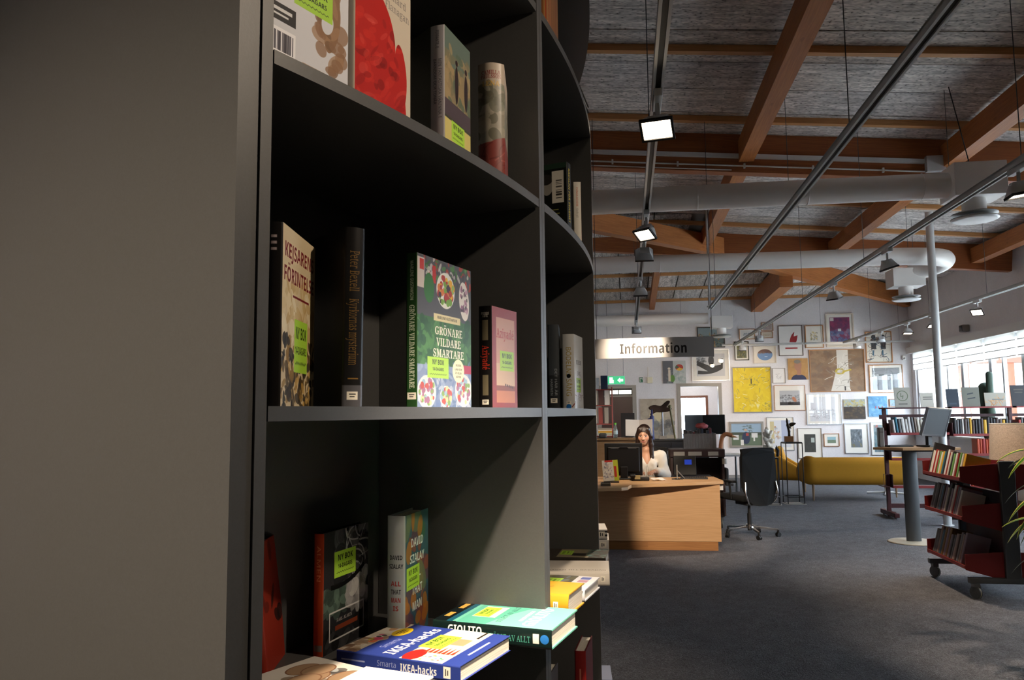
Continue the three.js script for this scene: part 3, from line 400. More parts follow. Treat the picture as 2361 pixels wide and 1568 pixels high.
stand(makeBook('small hardback with a black spine and a red framed pink cover', { w: 0.112, h: 0.19, t: 0.027, bulge: 0.002, draw(c, { W, H, spine: [s, sw], front: [f, fw] }) {
  c.fillStyle = '#7c201b'; c.fillRect(0, 0, W, H); c.fillStyle = '#141212'; c.fillRect(s - sw * 0.1, 0, sw * 1.1, H); c.fillStyle = '#8f2a1f'; c.fillRect(f, 0, fw, H); c.fillStyle = '#c99a86'; c.fillRect(f + fw * 0.16, H * 0.1, fw * 0.74, H * 0.5); c.fillStyle = '#cfb193'; c.fillRect(f + fw * 0.16, H * 0.56, fw * 0.74, H * 0.22); c.fillStyle = '#8a4a34'; c.fillRect(f + fw * 0.16, H * 0.78, fw * 0.74, H * 0.05); c.fillStyle = '#c07a52'; c.fillRect(f + fw * 0.16, H * 0.83, fw * 0.74, H * 0.12);
  c.fillStyle = '#a3201c'; fit(c, 'Aziyadé', f + fw * 0.52, H * 0.26, H * 0.13, fw * 0.7, SERIF); sticker(c, f + fw * 0.3, H * 0.43, fw * 0.56, H * 0.2); c.fillStyle = '#4a2a20'; for (let i = 0; i < 5; i++) c.fillRect(f + fw * (0.5 + i * 0.07), H * (0.76 + 0.005 * i), fw * 0.04, H * 0.025);
  c.fillStyle = '#c5c0b5'; fit(c, 'PIERRE', s + sw * 0.5, H * 0.075, H * 0.03, sw * 0.6, SANS); fit(c, 'LOTI', s + sw * 0.5, H * 0.1, H * 0.03, sw * 0.4, SANS); c.fillStyle = '#6e6650'; c.fillRect(s + sw * 0.28, H * 0.14, sw * 0.44, H * 0.2); c.fillRect(s + sw * 0.28, H * 0.68, sw * 0.44, H * 0.2); c.fillStyle = '#c4331f'; down(c, 'Aziyadé', s + sw * 0.5, H * 0.39, H * 0.63, sw * 0.7, SERIF); shelfMark(c, s + sw * 0.24, H * 0.92, sw * 0.5, H * 0.05); } }), -0.246, shelfTop('s2'), -1.448, 16.4);
// eye-level shelf, second bay
stand(makeBook('thin pale paperback half hidden behind the bookcase divider', { w: 0.11, h: 0.13, t: 0.012, hard: false, draw(c, { W, H, spine: [s, sw] }) { c.fillStyle = '#7e8c98'; c.fillRect(0, 0, W, H); shelfMark(c, s, H * 0.82, sw, H * 0.1); } }), -0.232, shelfTop('s2'), -2.06, -8, 3);
stand(makeBook('dark grey hardback with faint grey lettering on the spine', { w: 0.145, h: 0.24, t: 0.031, bulge: 0.003, draw(c, { W, H, spine: [s, sw] }) { c.fillStyle = '#3b4044'; c.fillRect(0, 0, W, H); c.fillStyle = '#25282b'; c.fillRect(s, H * 0.6, sw, H * 0.4); c.fillStyle = '#9aa2a6'; down(c, 'DET HÄR ÄR', s + sw * 0.68, H * 0.52, H * 0.84, sw * 0.3, SANS, 'normal', false); down(c, 'HAMNEN', s + sw * 0.3, H * 0.64, H * 0.84, sw * 0.3, SANS, 'normal', false); shelfMark(c, s + sw * 0.2, H * 0.87, sw * 0.6, H * 0.055); } }), -0.188, shelfTop('s2'), -2.232, -3);
stand(makeBook('glossy white hardback with a gold spine title and a loan sticker', { w: 0.125, h: 0.215, t: 0.036, bulge: 0.005, gloss: 0.12, draw(c, { W, H, back: [b, bw], spine: [s, sw], front: [f, fw] }) {
  const r = rng(17); c.fillStyle = '#c9cac8'; c.fillRect(0, 0, W, H); inside(c, b, 0, bw, H, () => streaks(c, r, 20, b, H * 0.5, bw, H * 0.5, ['#8b8f92', '#b4554a', '#777'], 60, 5)); sticker(c, b + bw * 0.4, H * 0.4, bw * 0.4, H * 0.2); c.fillStyle = '#a08a3a'; down(c, 'BÖDELNS SÅNG', s + sw * 0.55, H * 0.17, H * 0.83, sw * 0.5, SANS, 'normal', false); c.fillStyle = '#141414'; c.beginPath(); c.arc(s + sw * 0.55, H * 0.56, sw * 0.16, 0, 6.3); c.fill(); shelfMark(c, s + sw * 0.35, H * 0.89, sw * 0.36, H * 0.04); c.fillStyle = '#2a6fb8'; c.beginPath(); c.arc(s + sw * 0.53, H * 0.965, sw * 0.2, 0, 6.3); c.fill();
  c.fillStyle = '#d3d0c8'; c.fillRect(f, 0, fw, H); c.fillStyle = '#2a2a2a'; fit(c, 'BÖDELNS', f + fw * 0.5, H * 0.37, H * 0.08, fw * 0.9, SANS, 'center', 'normal'); fit(c, 'SÅNG', f + fw * 0.5, H * 0.52, H * 0.08, fw * 0.6, SANS, 'center', 'normal'); sticker(c, f + fw * 0.2, H * 0.58, fw * 0.5, H * 0.19); streaks(c, r, 14, f, H * 0.78, fw, H * 0.2, ['#6d6a66', '#8a4a44'], 40, 4); } }), -0.147, shelfTop('s2'), -2.262, 8);

// shelf above eye level
stand(makeBook('white paperback shown from the back with barcode and green sticker', { w: 0.16, h: 0.235, t: 0.022, hard: false, bulge: 0.001, draw(c, { W, H, back: [b, bw] }) {
  const r = rng(23); c.fillStyle = '#d2d3d8'; c.fillRect(0, 0, W, H); inside(c, b, 0, bw, H, () => { c.fillStyle = '#8c6a4c'; for (const [px, py, a, q] of [[0.45, 0.3, 0.5, 1], [0.75, 0.35, -0.4, 1.2], [0.8, 0.62, 0.2, 1.1], [0.6, 0.2, 1.2, 0.9]]) { c.beginPath(); c.ellipse(b + bw * px, H * py, bw * 0.08 * q, H * 0.16 * q, a, 0, 6.3); c.fill(); } blobs(c, r, 26, b + bw * 0.62, H * 0.3, bw * 0.3, H * 0.6, ['#8a664a', '#77583f', '#a07c5c'], 10, 34); c.fillStyle = '#d2d3d8'; c.beginPath(); c.ellipse(b + bw * 0.74, H * 0.62, bw * 0.07, H * 0.07, 0.3, 0, 6.3); c.fill(); c.fillStyle = '#9c7a58'; c.fillRect(b + bw * 0.45, H * 0.93, bw * 0.55, H * 0.07); });
  c.fillStyle = '#7fc441'; c.save(); c.translate(b + bw * 0.35, H * 0.42); c.fillRect(0, 0, bw * 0.45, H * 0.18); c.restore(); sticker(c, b + bw * 0.35, H * 0.42, bw * 0.45, H * 0.19); c.fillStyle = '#171519'; c.fillRect(b + bw * 0.03, H * 0.66, bw * 0.34, H * 0.1); c.fillStyle = '#d8d8d8'; c.fillRect(b + bw * 0.13, H * 0.685, bw * 0.2, H * 0.02); c.fillRect(b + bw * 0.13, H * 0.72, bw * 0.16, H * 0.012); c.beginPath(); c.arc(b + bw * 0.085, H * 0.7, bw * 0.025, 0, 6.3); c.fill(); c.fillStyle = '#efeef0'; c.fillRect(b + bw * 0.03, H * 0.8, bw * 0.34, H * 0.15); c.fillStyle = '#33303a'; for (let i = 0; i < 26; i++) if (r() < 0.7) c.fillRect(b + bw * (0.06 + i * 0.011), H * 0.82, bw * 0.006 * (1 + r()), H * 0.11); } }), -0.403, shelfTop('s1'), -1.054, 15 + 180 + 7);
stand(makeBook('red hardback with a crumpled red flower on a cream cover', { w: 0.152, h: 0.228, t: 0.03, bulge: 0.003, draw(c, { W, H, front: [f, fw] }) {
  const r = rng(31); c.fillStyle = '#c9bda9'; c.fillRect(0, 0, W, H); inside(c, f, 0, fw, H, () => { c.fillStyle = '#b3221c'; c.beginPath(); c.moveTo(f, H); c.lineTo(f, H * 0.2); c.quadraticCurveTo(f + fw * 0.35, H * 0.02, f + fw * 0.62, H * 0.28); c.quadraticCurveTo(f + fw * 0.72, H * 0.4, f + fw * 0.7, H * 0.5); c.quadraticCurveTo(f + fw * 0.75, H * 0.34, f + fw * 0.86, H * 0.46); c.quadraticCurveTo(f + fw * 0.97, H * 0.62, f + fw * 0.9, H * 0.8); c.lineTo(f + fw * 0.94, H); c.fill(); c.clip(); for (let i = 0; i < 70; i++) { c.fillStyle = ['rgba(140,22,20,0.5)', 'rgba(205,52,40,0.45)', 'rgba(110,16,15,0.45)', 'rgba(200,46,34,0.5)', 'rgba(220,96,84,0.3)'][Math.floor(r() * 5)]; c.beginPath(); c.ellipse(f + r() * fw * 0.85, H * (0.3 + r() * 0.7), 8 + r() * 30, 4 + r() * 12, -0.9 + r() * 0.8, 0, 6.3); c.fill(); } c.fillStyle = '#3a2321'; c.fillRect(f, 0, fw * 0.5, H * 0.09); });
  c.fillStyle = '#77706a'; fit(c, 'Richard', f + fw * 0.7, H * 0.1, H * 0.075, fw * 0.46, SERIF, 'center', 'normal'); fit(c, 'Flanagan', f + fw * 0.74, H * 0.18, H * 0.075, fw * 0.46, SERIF, 'center', 'normal'); } }), -0.378, shelfTop('s1'), -1.062, 16);
stand(makeBook('grey spined paperback with a street scene cover, standing fanned open', { w: 0.112, h: 0.21, t: 0.026, splay: 58, bulge: 0.002, hard: false, draw(c, { W, H, back: [b, bw], spine: [s, sw], front: [f, fw] }) {
  const r = rng(37); c.fillStyle = '#3a3d30'; c.fillRect(0, 0, W, H); c.fillStyle = '#b4b4b8'; c.fillRect(s, 0, sw, H); inside(c, f, 0, fw, H, () => { c.fillStyle = '#5b6a60'; c.fillRect(f, 0, fw, H * 0.4); c.fillStyle = '#8d7a58'; c.fillRect(f, H * 0.3, fw, H * 0.4); blobs(c, r, 60, f, H * 0.15, fw, H * 0.5, ['#6e6a50', '#85775a', '#50604f', '#9a8560'], 8, 30); c.fillStyle = '#4c4046'; c.fillRect(f, H * 0.6, fw, H * 0.14); for (const q of [0.45, 0.82]) { c.fillStyle = '#2c2022'; c.beginPath(); c.ellipse(f + fw * q, H * 0.42, fw * 0.07, H * 0.16, 0, 0, 6.3); c.fill(); c.beginPath(); c.arc(f + fw * q, H * 0.23, fw * 0.05, 0, 6.3); c.fill(); } c.fillStyle = '#c9bb6e'; c.fillRect(f, H * 0.76, fw, H * 0.24); });
  sticker(c, f + fw * 0.25, H * 0.75, fw * 0.5, H * 0.17); c.fillStyle = '#3c3c44'; down(c, 'FERRANTE, E.', s + sw * 0.5, H * 0.04, H * 0.2, sw * 0.34, SANS, 'normal', false); down(c, 'MIN FANTASTISKA VÄNINNA 1', s + sw * 0.68, H * 0.28, H * 0.78, sw * 0.34, SANS, 'normal', false); down(c, 'BARNDOM OCH TONÅR', s + sw * 0.32, H * 0.28, H * 0.66, sw * 0.34, SANS, 'normal', false); c.fillRect(s + sw * 0.35, H * 0.92, sw * 0.3, H * 0.012); } }), -0.292, shelfTop('s1'), -1.265, 11.4);
stand(makeBook('thick round-spined book with a dusky painted landscape', { w: 0.135, h: 0.215, t: 0.05, bulge: 0.012, draw(c, { W, H, spine: [s, sw] }) {
  const r = rng(41); c.fillStyle = '#8f8a7c'; c.fillRect(0, 0, W, H); inside(c, 0, 0, W, H, () => { c.fillStyle = '#b3a595'; c.fillRect(0, 0, W, H * 0.2); blobs(c, r, 160, 0, H * 0.22, W, H * 0.45, ['#7c7f72', '#9a9484', '#6a6a5c', '#a49b8c', '#5c5a4c'], 8, 30); c.fillStyle = '#7c3b36'; c.beginPath(); c.moveTo(0, H * 0.85); c.quadraticCurveTo(W * 0.45, H * 0.72, W * 0.5, H * 0.72); c.quadraticCurveTo(W * 0.6, H * 0.62, W, H * 0.66); c.lineTo(W, H); c.lineTo(0, H); c.fill(); streaks(c, r, 60, 0, H * 0.75, W, H * 0.25, ['#6a2f2c', '#96504a', '#8a4640'], 60, 4); });
  c.fillStyle = '#7d2d2c'; fit(c, 'CAMILLA', s + sw * 0.5, H * 0.085, H * 0.05, sw * 0.7, SERIF); fit(c, 'PAULSSON', s + sw * 0.5, H * 0.125, H * 0.05, sw * 0.74, SERIF); c.fillStyle = '#c8a04c'; fit(c, 'LENA', s + sw * 0.5, H * 0.19, H * 0.06, sw * 0.66, SERIF); } }), -0.218, shelfTop('s1'), -1.447, -6);
// shelf above eye level, second bay
stand(makeBook('black book shown from the back with a portrait and a barcode', { w: 0.14, h: 0.205, t: 0.028, bulge: 0.001, draw(c, { W, H, back: [b, bw], spine: [s, sw] }) {
  const r = rng(43); c.fillStyle = '#11130f'; c.fillRect(0, 0, W, H); c.fillStyle = '#24382c'; c.fillRect(b, 0, bw, H * 0.07); c.fillStyle = '#8c8880'; c.beginPath(); c.ellipse(b + bw * 0.62, H * 0.28, bw * 0.12, H * 0.13, 0.2, 0, 6.3); c.fill(); c.fillStyle = '#2a2725'; c.beginPath(); c.ellipse(b + bw * 0.58, H * 0.2, bw * 0.14, H * 0.07, 0, 0, 6.3); c.fill(); c.fillStyle = '#cfcabd'; c.fillRect(b + bw * 0.7, H * 0.1, bw * 0.24, H * 0.42); c.fillStyle = '#22201e'; for (let i = 0; i < 26; i++) if (r() < 0.65) c.fillRect(b + bw * 0.78, H * (0.21 + i * 0.01), bw * 0.12, H * 0.005 * (1 + r())); c.fillStyle = '#8d8c4a'; for (let i = 0; i < 5; i++) c.fillRect(b + bw * 0.45, H * (0.6 + i * 0.05), bw * (0.3 + 0.1 * r()), H * 0.012); c.fillStyle = '#c9b31e'; c.fillRect(b + bw * 0.62, H * 0.88, bw * 0.16, H * 0.06); down(c, 'RÄDSLAN FÖR SVAGHET', s + sw * 0.5, H * 0.07, H * 0.78, sw * 0.5, SANS, 'bold', false); } }), -0.134, shelfTop('s1'), -2.05, -72);
stand(makeBook('white paperback spine with red cover edge beside the black book', { w: 0.12, h: 0.18, t: 0.021, hard: false, bulge: 0.002, draw(c, { W, H, spine: [s, sw], front: [f, fw] }) { c.fillStyle = '#dcd7cb'; c.fillRect(0, 0, W, H); c.fillStyle = '#c25a5c'; c.fillRect(f, 0, fw, H); c.fillStyle = '#c96a4e'; down(c, 'CHINUA ACHEBE', s + sw * 0.5, H * 0.08, H * 0.38, sw * 0.34, SANS, 'normal', false); c.fillStyle = '#8c8880'; down(c, 'Guds pil', s + sw * 0.5, H * 0.41, H * 0.55, sw * 0.34, SERIF, 'normal', false); } }), -0.112, shelfTop('s1'), -2.13, -8);
// top compartment
stand(makeBook('worn orange and brown hardback on the topmost shelf', { w: 0.15, h: 0.22, t: 0.026, draw(c, { W, H }) { const r = rng(47); c.fillStyle = '#8a5a34'; c.fillRect(0, 0, W, H); for (let i = 0; i < 40; i++) { c.fillStyle = ['#6c3a20', '#b0804c', '#a0462a', '#c4a070'][Math.floor(r() * 4)]; c.fillRect(r() * W, 0, 4, H); } } }), -0.158, shelfTop('s0'), -1.735, 4);
flat(makeBook('book in a clear plastic jacket lying on the topmost shelf', { w: 0.16, h: 0.22, t: 0.02, gloss: 0.08, draw(c, { W, H }) { c.fillStyle = '#4a4844'; c.fillRect(0, 0, W, H); c.fillStyle = '#8b8478'; c.fillRect(0, 0, W, H * 0.2); } }), -0.108, shelfTop('s0') + 0.0205, -2.12, 6);

// lower display shelf: standing at the back
stand(makeBook('orange-red book leaning against the end upright', { w: 0.13, h: 0.215, t: 0.015, draw(c, { W, H, back: [b, bw] }) { const r = rng(51); c.fillStyle = '#8c2c1e'; c.fillRect(0, 0, W, H); blobs(c, r, 12, b, 0, W, H, ['#1d1615', '#5a1d18'], 14, 40); c.fillStyle = '#b2442c'; c.fillRect(0, 0, W * 0.2, H); } }), -0.594, shelfTop('s3') + 0.001, -1.275, -12, 0).rotateX(-0.09);
stand(makeBook('dark photo-covered book with an orange spine and white outlined box', { w: 0.165, h: 0.215, t: 0.02, bulge: 0.002, gloss: 0.2, draw(c, { W, H, spine: [s, sw], front: [f, fw] }) {
  const r = rng(53); c.fillStyle = '#1d1c1d'; c.fillRect(0, 0, W, H); c.fillStyle = '#a8401f'; c.fillRect(s - sw * 0.1, 0, sw * 1.2, H); inside(c, f, 0, fw, H, () => { c.fillStyle = '#29292b'; c.fillRect(f, 0, fw, H); blobs(c, r, 40, f + fw * 0.3, 0, fw * 0.7, H * 0.4, ['#3a3a3c', '#57585a', '#2a2a2b', '#1c1c1d'], 16, 50); streaks(c, r, 26, f + fw * 0.4, H * 0.05, fw * 0.55, H * 0.3, ['#8b8b8c', '#a5a5a6', '#3b3b3c'], 80, 5); blobs(c, r, 30, f, H * 0.52, fw * 0.5, H * 0.14, ['#46584e', '#5f7468', '#38463e'], 14, 40); blobs(c, r, 30, f + fw * 0.55, H * 0.42, fw * 0.45, H * 0.28, ['#9a9a98', '#b9b9b6', '#7b7b7a'], 14, 36); c.strokeStyle = '#131313'; c.lineWidth = 14; c.beginPath(); c.moveTo(f + fw * 0.15, H * 0.47); c.quadraticCurveTo(f + fw * 0.55, H * 0.5, f + fw * 0.9, H * 0.36); c.stroke(); blobs(c, r, 30, f, H * 0.82, fw, H * 0.18, ['#141414', '#242425', '#39393a'], 12, 40); c.strokeStyle = '#c9c9c6'; c.lineWidth = 5; c.strokeRect(f + fw * 0.13, H * 0.68, fw * 0.76, H * 0.23); });
  c.fillStyle = '#b5b2aa'; fit(c, 'KARL ALMEN', f + fw * 0.45, H * 0.755, H * 0.04, fw * 0.5, SERIF, 'center', 'normal'); c.fillStyle = '#7c3a24'; c.fillRect(f + fw * 0.25, H * 0.8, fw * 0.5, H * 0.04); sticker(c, f + fw * 0.22, H * 0.18, fw * 0.48, H * 0.22); c.fillStyle = '#d88a5a'; down(c, 'ALMEN', s + sw * 0.5, H * 0.1, H * 0.4, sw * 0.5, SANS, 'normal', false); c.fillStyle = '#7a746c'; c.fillRect(s + sw * 0.1, H * 0.91, sw * 0.8, H * 0.05); } }), -0.547, shelfTop('s3'), -1.395, 9.8);
stand(makeBook('pale blue spined book with black and red capitals', { w: 0.13, h: 0.235, t: 0.036, bulge: 0.004, draw(c, { W, H, spine: [s, sw], front: [f, fw] }) {
  const r = rng(59); c.fillStyle = '#a9b4b4'; c.fillRect(0, 0, W, H); inside(c, f, 0, fw, H, () => { c.fillStyle = '#3a5c66'; c.fillRect(f, 0, fw, H); blobs(c, r, 40, f, 0, fw, H, ['#5e3f4c', '#3c6a48', '#8a4b3a', '#b0702c', '#2f4c60', '#6a7a58'], 20, 60); }); c.fillStyle = '#d2ddd6'; ['DAVID', 'SZALAY', 'ALL', 'THAT', 'MAN'].forEach((q, i) => fit(c, q, f + fw * 0.5, H * (0.24 + 0.13 * i), H * 0.1, fw * 0.7, SANS)); sticker(c, f + fw * 0.05, H * 0.43, fw * 0.55, H * 0.18);
  c.fillStyle = '#23282a'; fit(c, 'DAVID', s + sw * 0.5, H * 0.33, H * 0.05, sw * 0.72, SANS); fit(c, 'SZALAY', s + sw * 0.5, H * 0.4, H * 0.05, sw * 0.78, SANS); [['ALL', '#a8352c'], ['THAT', '#2b2c2c'], ['MAN', '#a8352c'], ['IS', '#a8352c']].forEach(([q, k], i) => { c.fillStyle = k; fit(c, q, s + sw * 0.5, H * (0.54 + 0.065 * i), H * 0.055, sw * 0.55, SANS); }); } }), -0.425, shelfTop('s3'), -1.497, 5);
// lower display shelf: lying flat
const s3t = shelfTop('s3');
flat(makeBook('white cookery book with a photo of dishes under a small white book', { w: 0.17, h: 0.24, t: 0.024, hard: true, draw(c, { W, H, front: [f, fw] }) { const r = rng(61); c.fillStyle = '#d6d2c8'; c.fillRect(0, 0, W, H); inside(c, f, 0, fw, H, () => { blobs(c, r, 50, f + fw * 0.1, H * 0.1, fw * 0.8, H * 0.8, ['#8fa0a8', '#4c4a48', '#c2c8c8', '#7a6a58', '#a8b4ba'], 8, 34); for (let i = 0; i < 6; i++) { c.strokeStyle = '#7c5a44'; c.lineWidth = 8; c.beginPath(); c.ellipse(f + fw * (0.2 + r() * 0.6), H * (0.15 + r() * 0.7), 50, 36, 0, 0, 6.3); c.stroke(); c.fillStyle = '#a08468'; c.fill(); } }); c.fillStyle = '#b0675a'; c.fillRect(f + fw * 0.1, H * 0.1, fw * 0.02, H * 0.4); } }), -0.391, s3t + 0.024, -1.062, 26);
flat(makeBook('small plain white book lying on the white cookery book', { w: 0.14, h: 0.12, t: 0.013, hard: true, bulge: 0.001, draw(c, { W, H, front: [f, fw] }) { c.fillStyle = '#ece9e2'; c.fillRect(0, 0, W, H); c.fillStyle = '#c98a7c'; fit(c, 'RSKA', f + fw * 0.5, H * 0.64, H * 0.13, fw * 0.5, SERIF, 'center', 'normal'); } }), -0.336, s3t + 0.024 + 0.0135, -1.066, 16);
flat(makeBook('blue home decorating paperback lying flat on the display shelf', { w: 0.19, h: 0.242, t: 0.026, hard: false, bulge: 0, k: 2000, draw(c, { W, H, spine: [s, sw], front: [f, fw] }) {
  const r = rng(67); c.fillStyle = '#2b3c86'; c.fillRect(0, 0, W, H); inside(c, f, 0, fw, H, () => {
    c.fillStyle = '#c8bfb0'; c.fillRect(f, 0, fw, H * 0.16); blobs(c, r, 30, f, 0, fw * 0.5, H * 0.15, ['#8c7460', '#b49a80', '#d8d0c4', '#6a4c38'], 10, 30); blobs(c, r, 12, f + fw * 0.3, H * 0.04, fw * 0.3, H * 0.1, ['#c43a6a', '#d8602c', '#c8b02a', '#28222c'], 8, 18); c.fillStyle = '#dcd5c8'; c.fillRect(f + fw * 0.62, 0, fw * 0.38, H * 0.16); c.fillStyle = '#c0946a'; c.beginPath(); c.ellipse(f + fw * 0.8, H * 0.08, fw * 0.09, H * 0.03, 0, 0, 6.3); c.fill();
    c.fillStyle = '#d5c9b6'; c.fillRect(f, H * 0.52, fw, H * 0.34); c.fillStyle = '#a8221f'; c.beginPath(); c.ellipse(f + fw * 0.14, H * 0.58, fw * 0.16, H * 0.07, 0, 0, 6.3); c.fill(); c.fillStyle = '#e0dcd2'; c.fillRect(f + fw * 0.02, H * 0.65, fw * 0.18, H * 0.18); blobs(c, r, 20, f + fw * 0.03, H * 0.66, fw * 0.16, H * 0.16, ['#c43a32', '#3a8a5c', '#3a5ca8', '#d8b23a'], 4, 8); for (let i = 0; i < 7; i++) { c.fillStyle = '#b03a26'; c.beginPath(); c.moveTo(f + fw * 0.24, H * (0.6 + i * 0.035)); c.lineTo(f + fw * 0.44, H * (0.615 + i * 0.035)); c.lineTo(f + fw * 0.24, H * (0.63 + i * 0.035)); c.fill(); } c.fillStyle = '#a88a6a'; c.fillRect(f + fw * 0.52, H * 0.6, fw * 0.2, H * 0.2); c.fillStyle = '#efe9dd'; c.fillRect(f + fw * 0.76, H * 0.54, fw * 0.24, H * 0.2); c.fillStyle = '#2a2422'; c.fillRect(f + fw * 0.78, H * 0.8, fw * 0.22, H * 0.02);
  });
  c.fillStyle = '#d8b61e'; c.beginPath(); c.ellipse(f + fw * 0.72, H * 0.19, fw * 0.15, H * 0.065, 0, 0, 6.3); c.fill(); c.fillStyle = '#332c10'; for (let i = 0; i < 3; i++) c.fillRect(f + fw * (0.64 + 0.02 * i), H * (0.165 + i * 0.022), fw * (0.16 - 0.03 * i), H * 0.009);
  c.fillStyle = '#8f98c4'; fit(c, 'Smarta', f + fw * 0.36, H * 0.27, H * 0.075, fw * 0.5, SANS, 'center', 'normal'); c.fillStyle = '#f0efe9'; fit(c, 'IKEA-hacks', f + fw * 0.5, H * 0.4, H * 0.13, fw * 0.88, SANS);
  sticker(c, f + fw * 0.36, H * 0.5, fw * 0.42, H * 0.19); c.fillStyle = '#d5daf0'; c.fillRect(f + fw * 0.3, H * 0.925, fw * 0.42, H * 0.018);
  c.fillStyle = '#8f98c4'; down(c, 'Smarta', s + sw * 0.5, H * 0.34, H * 0.5, sw * 0.5, SANS, 'normal', false); c.fillStyle = '#e4e4e0'; down(c, 'IKEA-hacks', s + sw * 0.45, H * 0.53, H * 0.82, sw * 0.66, SANS, 'bold', false); c.fillStyle = '#9aa4cc'; c.fillRect(s + sw * 0.4, H * 0.04, sw * 0.1, H * 0.2); shelfMark(c, s + sw * 0.15, H * 0.87, sw * 0.7, H * 0.055); } }), -0.274, s3t + 0.0265, -1.285, 16.5);
flat(makeBook('turquoise hardback novel lying flat at the front of the display shelf', { w: 0.163, h: 0.24, t: 0.035, bulge: 0.002, gloss: 0.18, k: 2000, draw(c, { W, H, spine: [s, sw], front: [f, fw] }) {
  c.fillStyle = '#69b8a2'; c.fillRect(0, 0, W, H); c.fillStyle = '#12211f'; c.fillRect(s - sw * 0.06, 0, sw * 1.12, H); inside(c, f, 0, fw, H, () => { c.fillStyle = '#79c7b0'; c.fillRect(f, H * 0.2, fw, H * 0.8); c.fillStyle = '#59aa96'; c.beginPath(); c.moveTo(f, H * 0.45); c.quadraticCurveTo(f + fw * 0.5, H * 0.5, f + fw, H * 0.7); c.lineTo(f + fw, H * 0.2); c.lineTo(f, H * 0.2); c.fill(); c.fillStyle = '#10181a'; c.fillRect(f, 0, fw, H * 0.115); c.fillStyle = '#1c5468'; c.fillRect(f, H * 0.115, fw, H * 0.05); c.fillStyle = '#c49a4a'; c.fillRect(f + fw * 0.2, H * 0.03, fw * 0.2, H * 0.05); c.fillRect(f + fw * 0.6, H * 0.03, fw * 0.24, H * 0.05); c.fillStyle = '#d7dcc8'; c.fillRect(f + fw * 0.3, H * 0.25, fw * 0.5, H * 0.2); });
  sticker(c, f + fw * 0.32, H * 0.255, fw * 0.44, H * 0.14); c.fillStyle = '#1f5046'; fit(c, 'STÖRST AV ALLT', f + fw * 0.5, H * 0.52, H * 0.06, fw * 0.9, SERIF, 'center', 'normal'); c.fillStyle = '#eef3ec'; fit(c, 'MALIN PERSSON', f + fw * 0.5, H * 0.68, H * 0.045, fw * 0.6, SANS, 'center', 'normal'); fit(c, 'GIOLITO', f + fw * 0.5, H * 0.78, H * 0.14, fw * 0.9, SANS);
  c.fillStyle = '#e8ece6'; down(c, 'GIOLITO', s + sw * 0.6, H * 0.13, H * 0.43, sw * 0.6, SANS, 'bold', false); c.fillStyle = '#4fa38e'; down(c, 'STÖRST AV ALLT', s + sw * 0.42, H * 0.47, H * 0.83, sw * 0.44, SERIF, 'normal', false); c.fillStyle = '#dcd9cf'; c.fillRect(s + sw * 0.25, H * 0.85, sw * 0.5, H * 0.05); c.fillStyle = '#2a6fb8'; c.beginPath(); c.arc(s + sw * 0.5, H * 0.945, sw * 0.24, 0, 6.3); c.fill(); } }), -0.146, s3t + 0.0355, -1.478, 13);
// lower display shelf, second bay
flat(makeBook('thick yellow hardback lying flat beside the bookcase divider', { w: 0.12, h: 0.185, t: 0.045, bulge: 0.008, draw(c, { W, H, spine: [s, sw], front: [f, fw] }) { const r = rng(71); c.fillStyle = '#c99a28'; c.fillRect(0, 0, W, H); c.strokeStyle = '#6e2f1c'; c.lineWidth = 4; c.beginPath(); c.moveTo(f + fw * 0.1, H * 0.4); c.lineTo(f + fw * 0.6, H * 0.7); c.stroke(); c.fillStyle = '#7c2f1e'; c.fillRect(f + fw * 0.25, H * 0.6, fw * 0.1, H * 0.08); shelfMark(c, s + sw * 0.35, H * 0.82, sw * 0.3, H * 0.06); } }), -0.132, s3t + 0.0455, -1.722, 12);
flat(makeBook('white and blue guidebook with green sticker lying flat', { w: 0.15, h: 0.2, t: 0.026, hard: true, draw(c, { W, H, front: [f, fw] }) { const r = rng(73); c.fillStyle = '#d8dae0'; c.fillRect(0, 0, W, H); inside(c, f, 0, fw, H, () => { c.fillStyle = '#4c4a3c'; c.fillRect(f, 0, fw, H * 0.74); blobs(c, r, 60, f, 0, fw, H * 0.7, ['#6a7a88', '#3a3a2c', '#5c5a3a', '#8c8458'], 8, 24); for (let i = 0; i < 4; i++) { c.fillStyle = ['#8a90c8', '#9ab07c', '#b48ca0', '#5a6ab4'][i]; c.fillRect(f + fw * (0.08 + 0.22 * i), H * 0.8, fw * 0.18, H * 0.12); } }); sticker(c, f + fw * 0.3, H * 0.4, fw * 0.45, H * 0.2); } }), -0.106, s3t + 0.0265, -1.856, 11);
flat(makeBook('cream hardback with thin capitals along its spine, lying flat', { w: 0.148, h: 0.22, t: 0.034, bulge: 0.004, gloss: 0.15, draw(c, { W, H, spine: [s, sw], front: [f, fw] }) { c.fillStyle = '#d9d2c6'; c.fillRect(0, 0, W, H); c.fillStyle = '#5a5650'; down(c, 'STASIUK', s + sw * 0.6, H * 0.28, H * 0.5, sw * 0.34, SANS, 'normal', false); fit(c, 'VÄGEN TILL BABADAG', f + fw * 0.12, H * 0.5, 2, 2, SANS); c.save(); c.translate(f + fw * 0.1, H * 0.3); c.rotate(Math.PI / 2); c.font = `normal ${Math.round(fw * 0.1)}px ${SANS}`; c.fillText('VÄGEN TILL BABADAG', 0, 0); c.restore(); shelfMark(c, s + sw * 0.3, H * 0.9, sw * 0.4, H * 0.05); } }), -0.054, s3t + 0.0345, -2.03, -2);
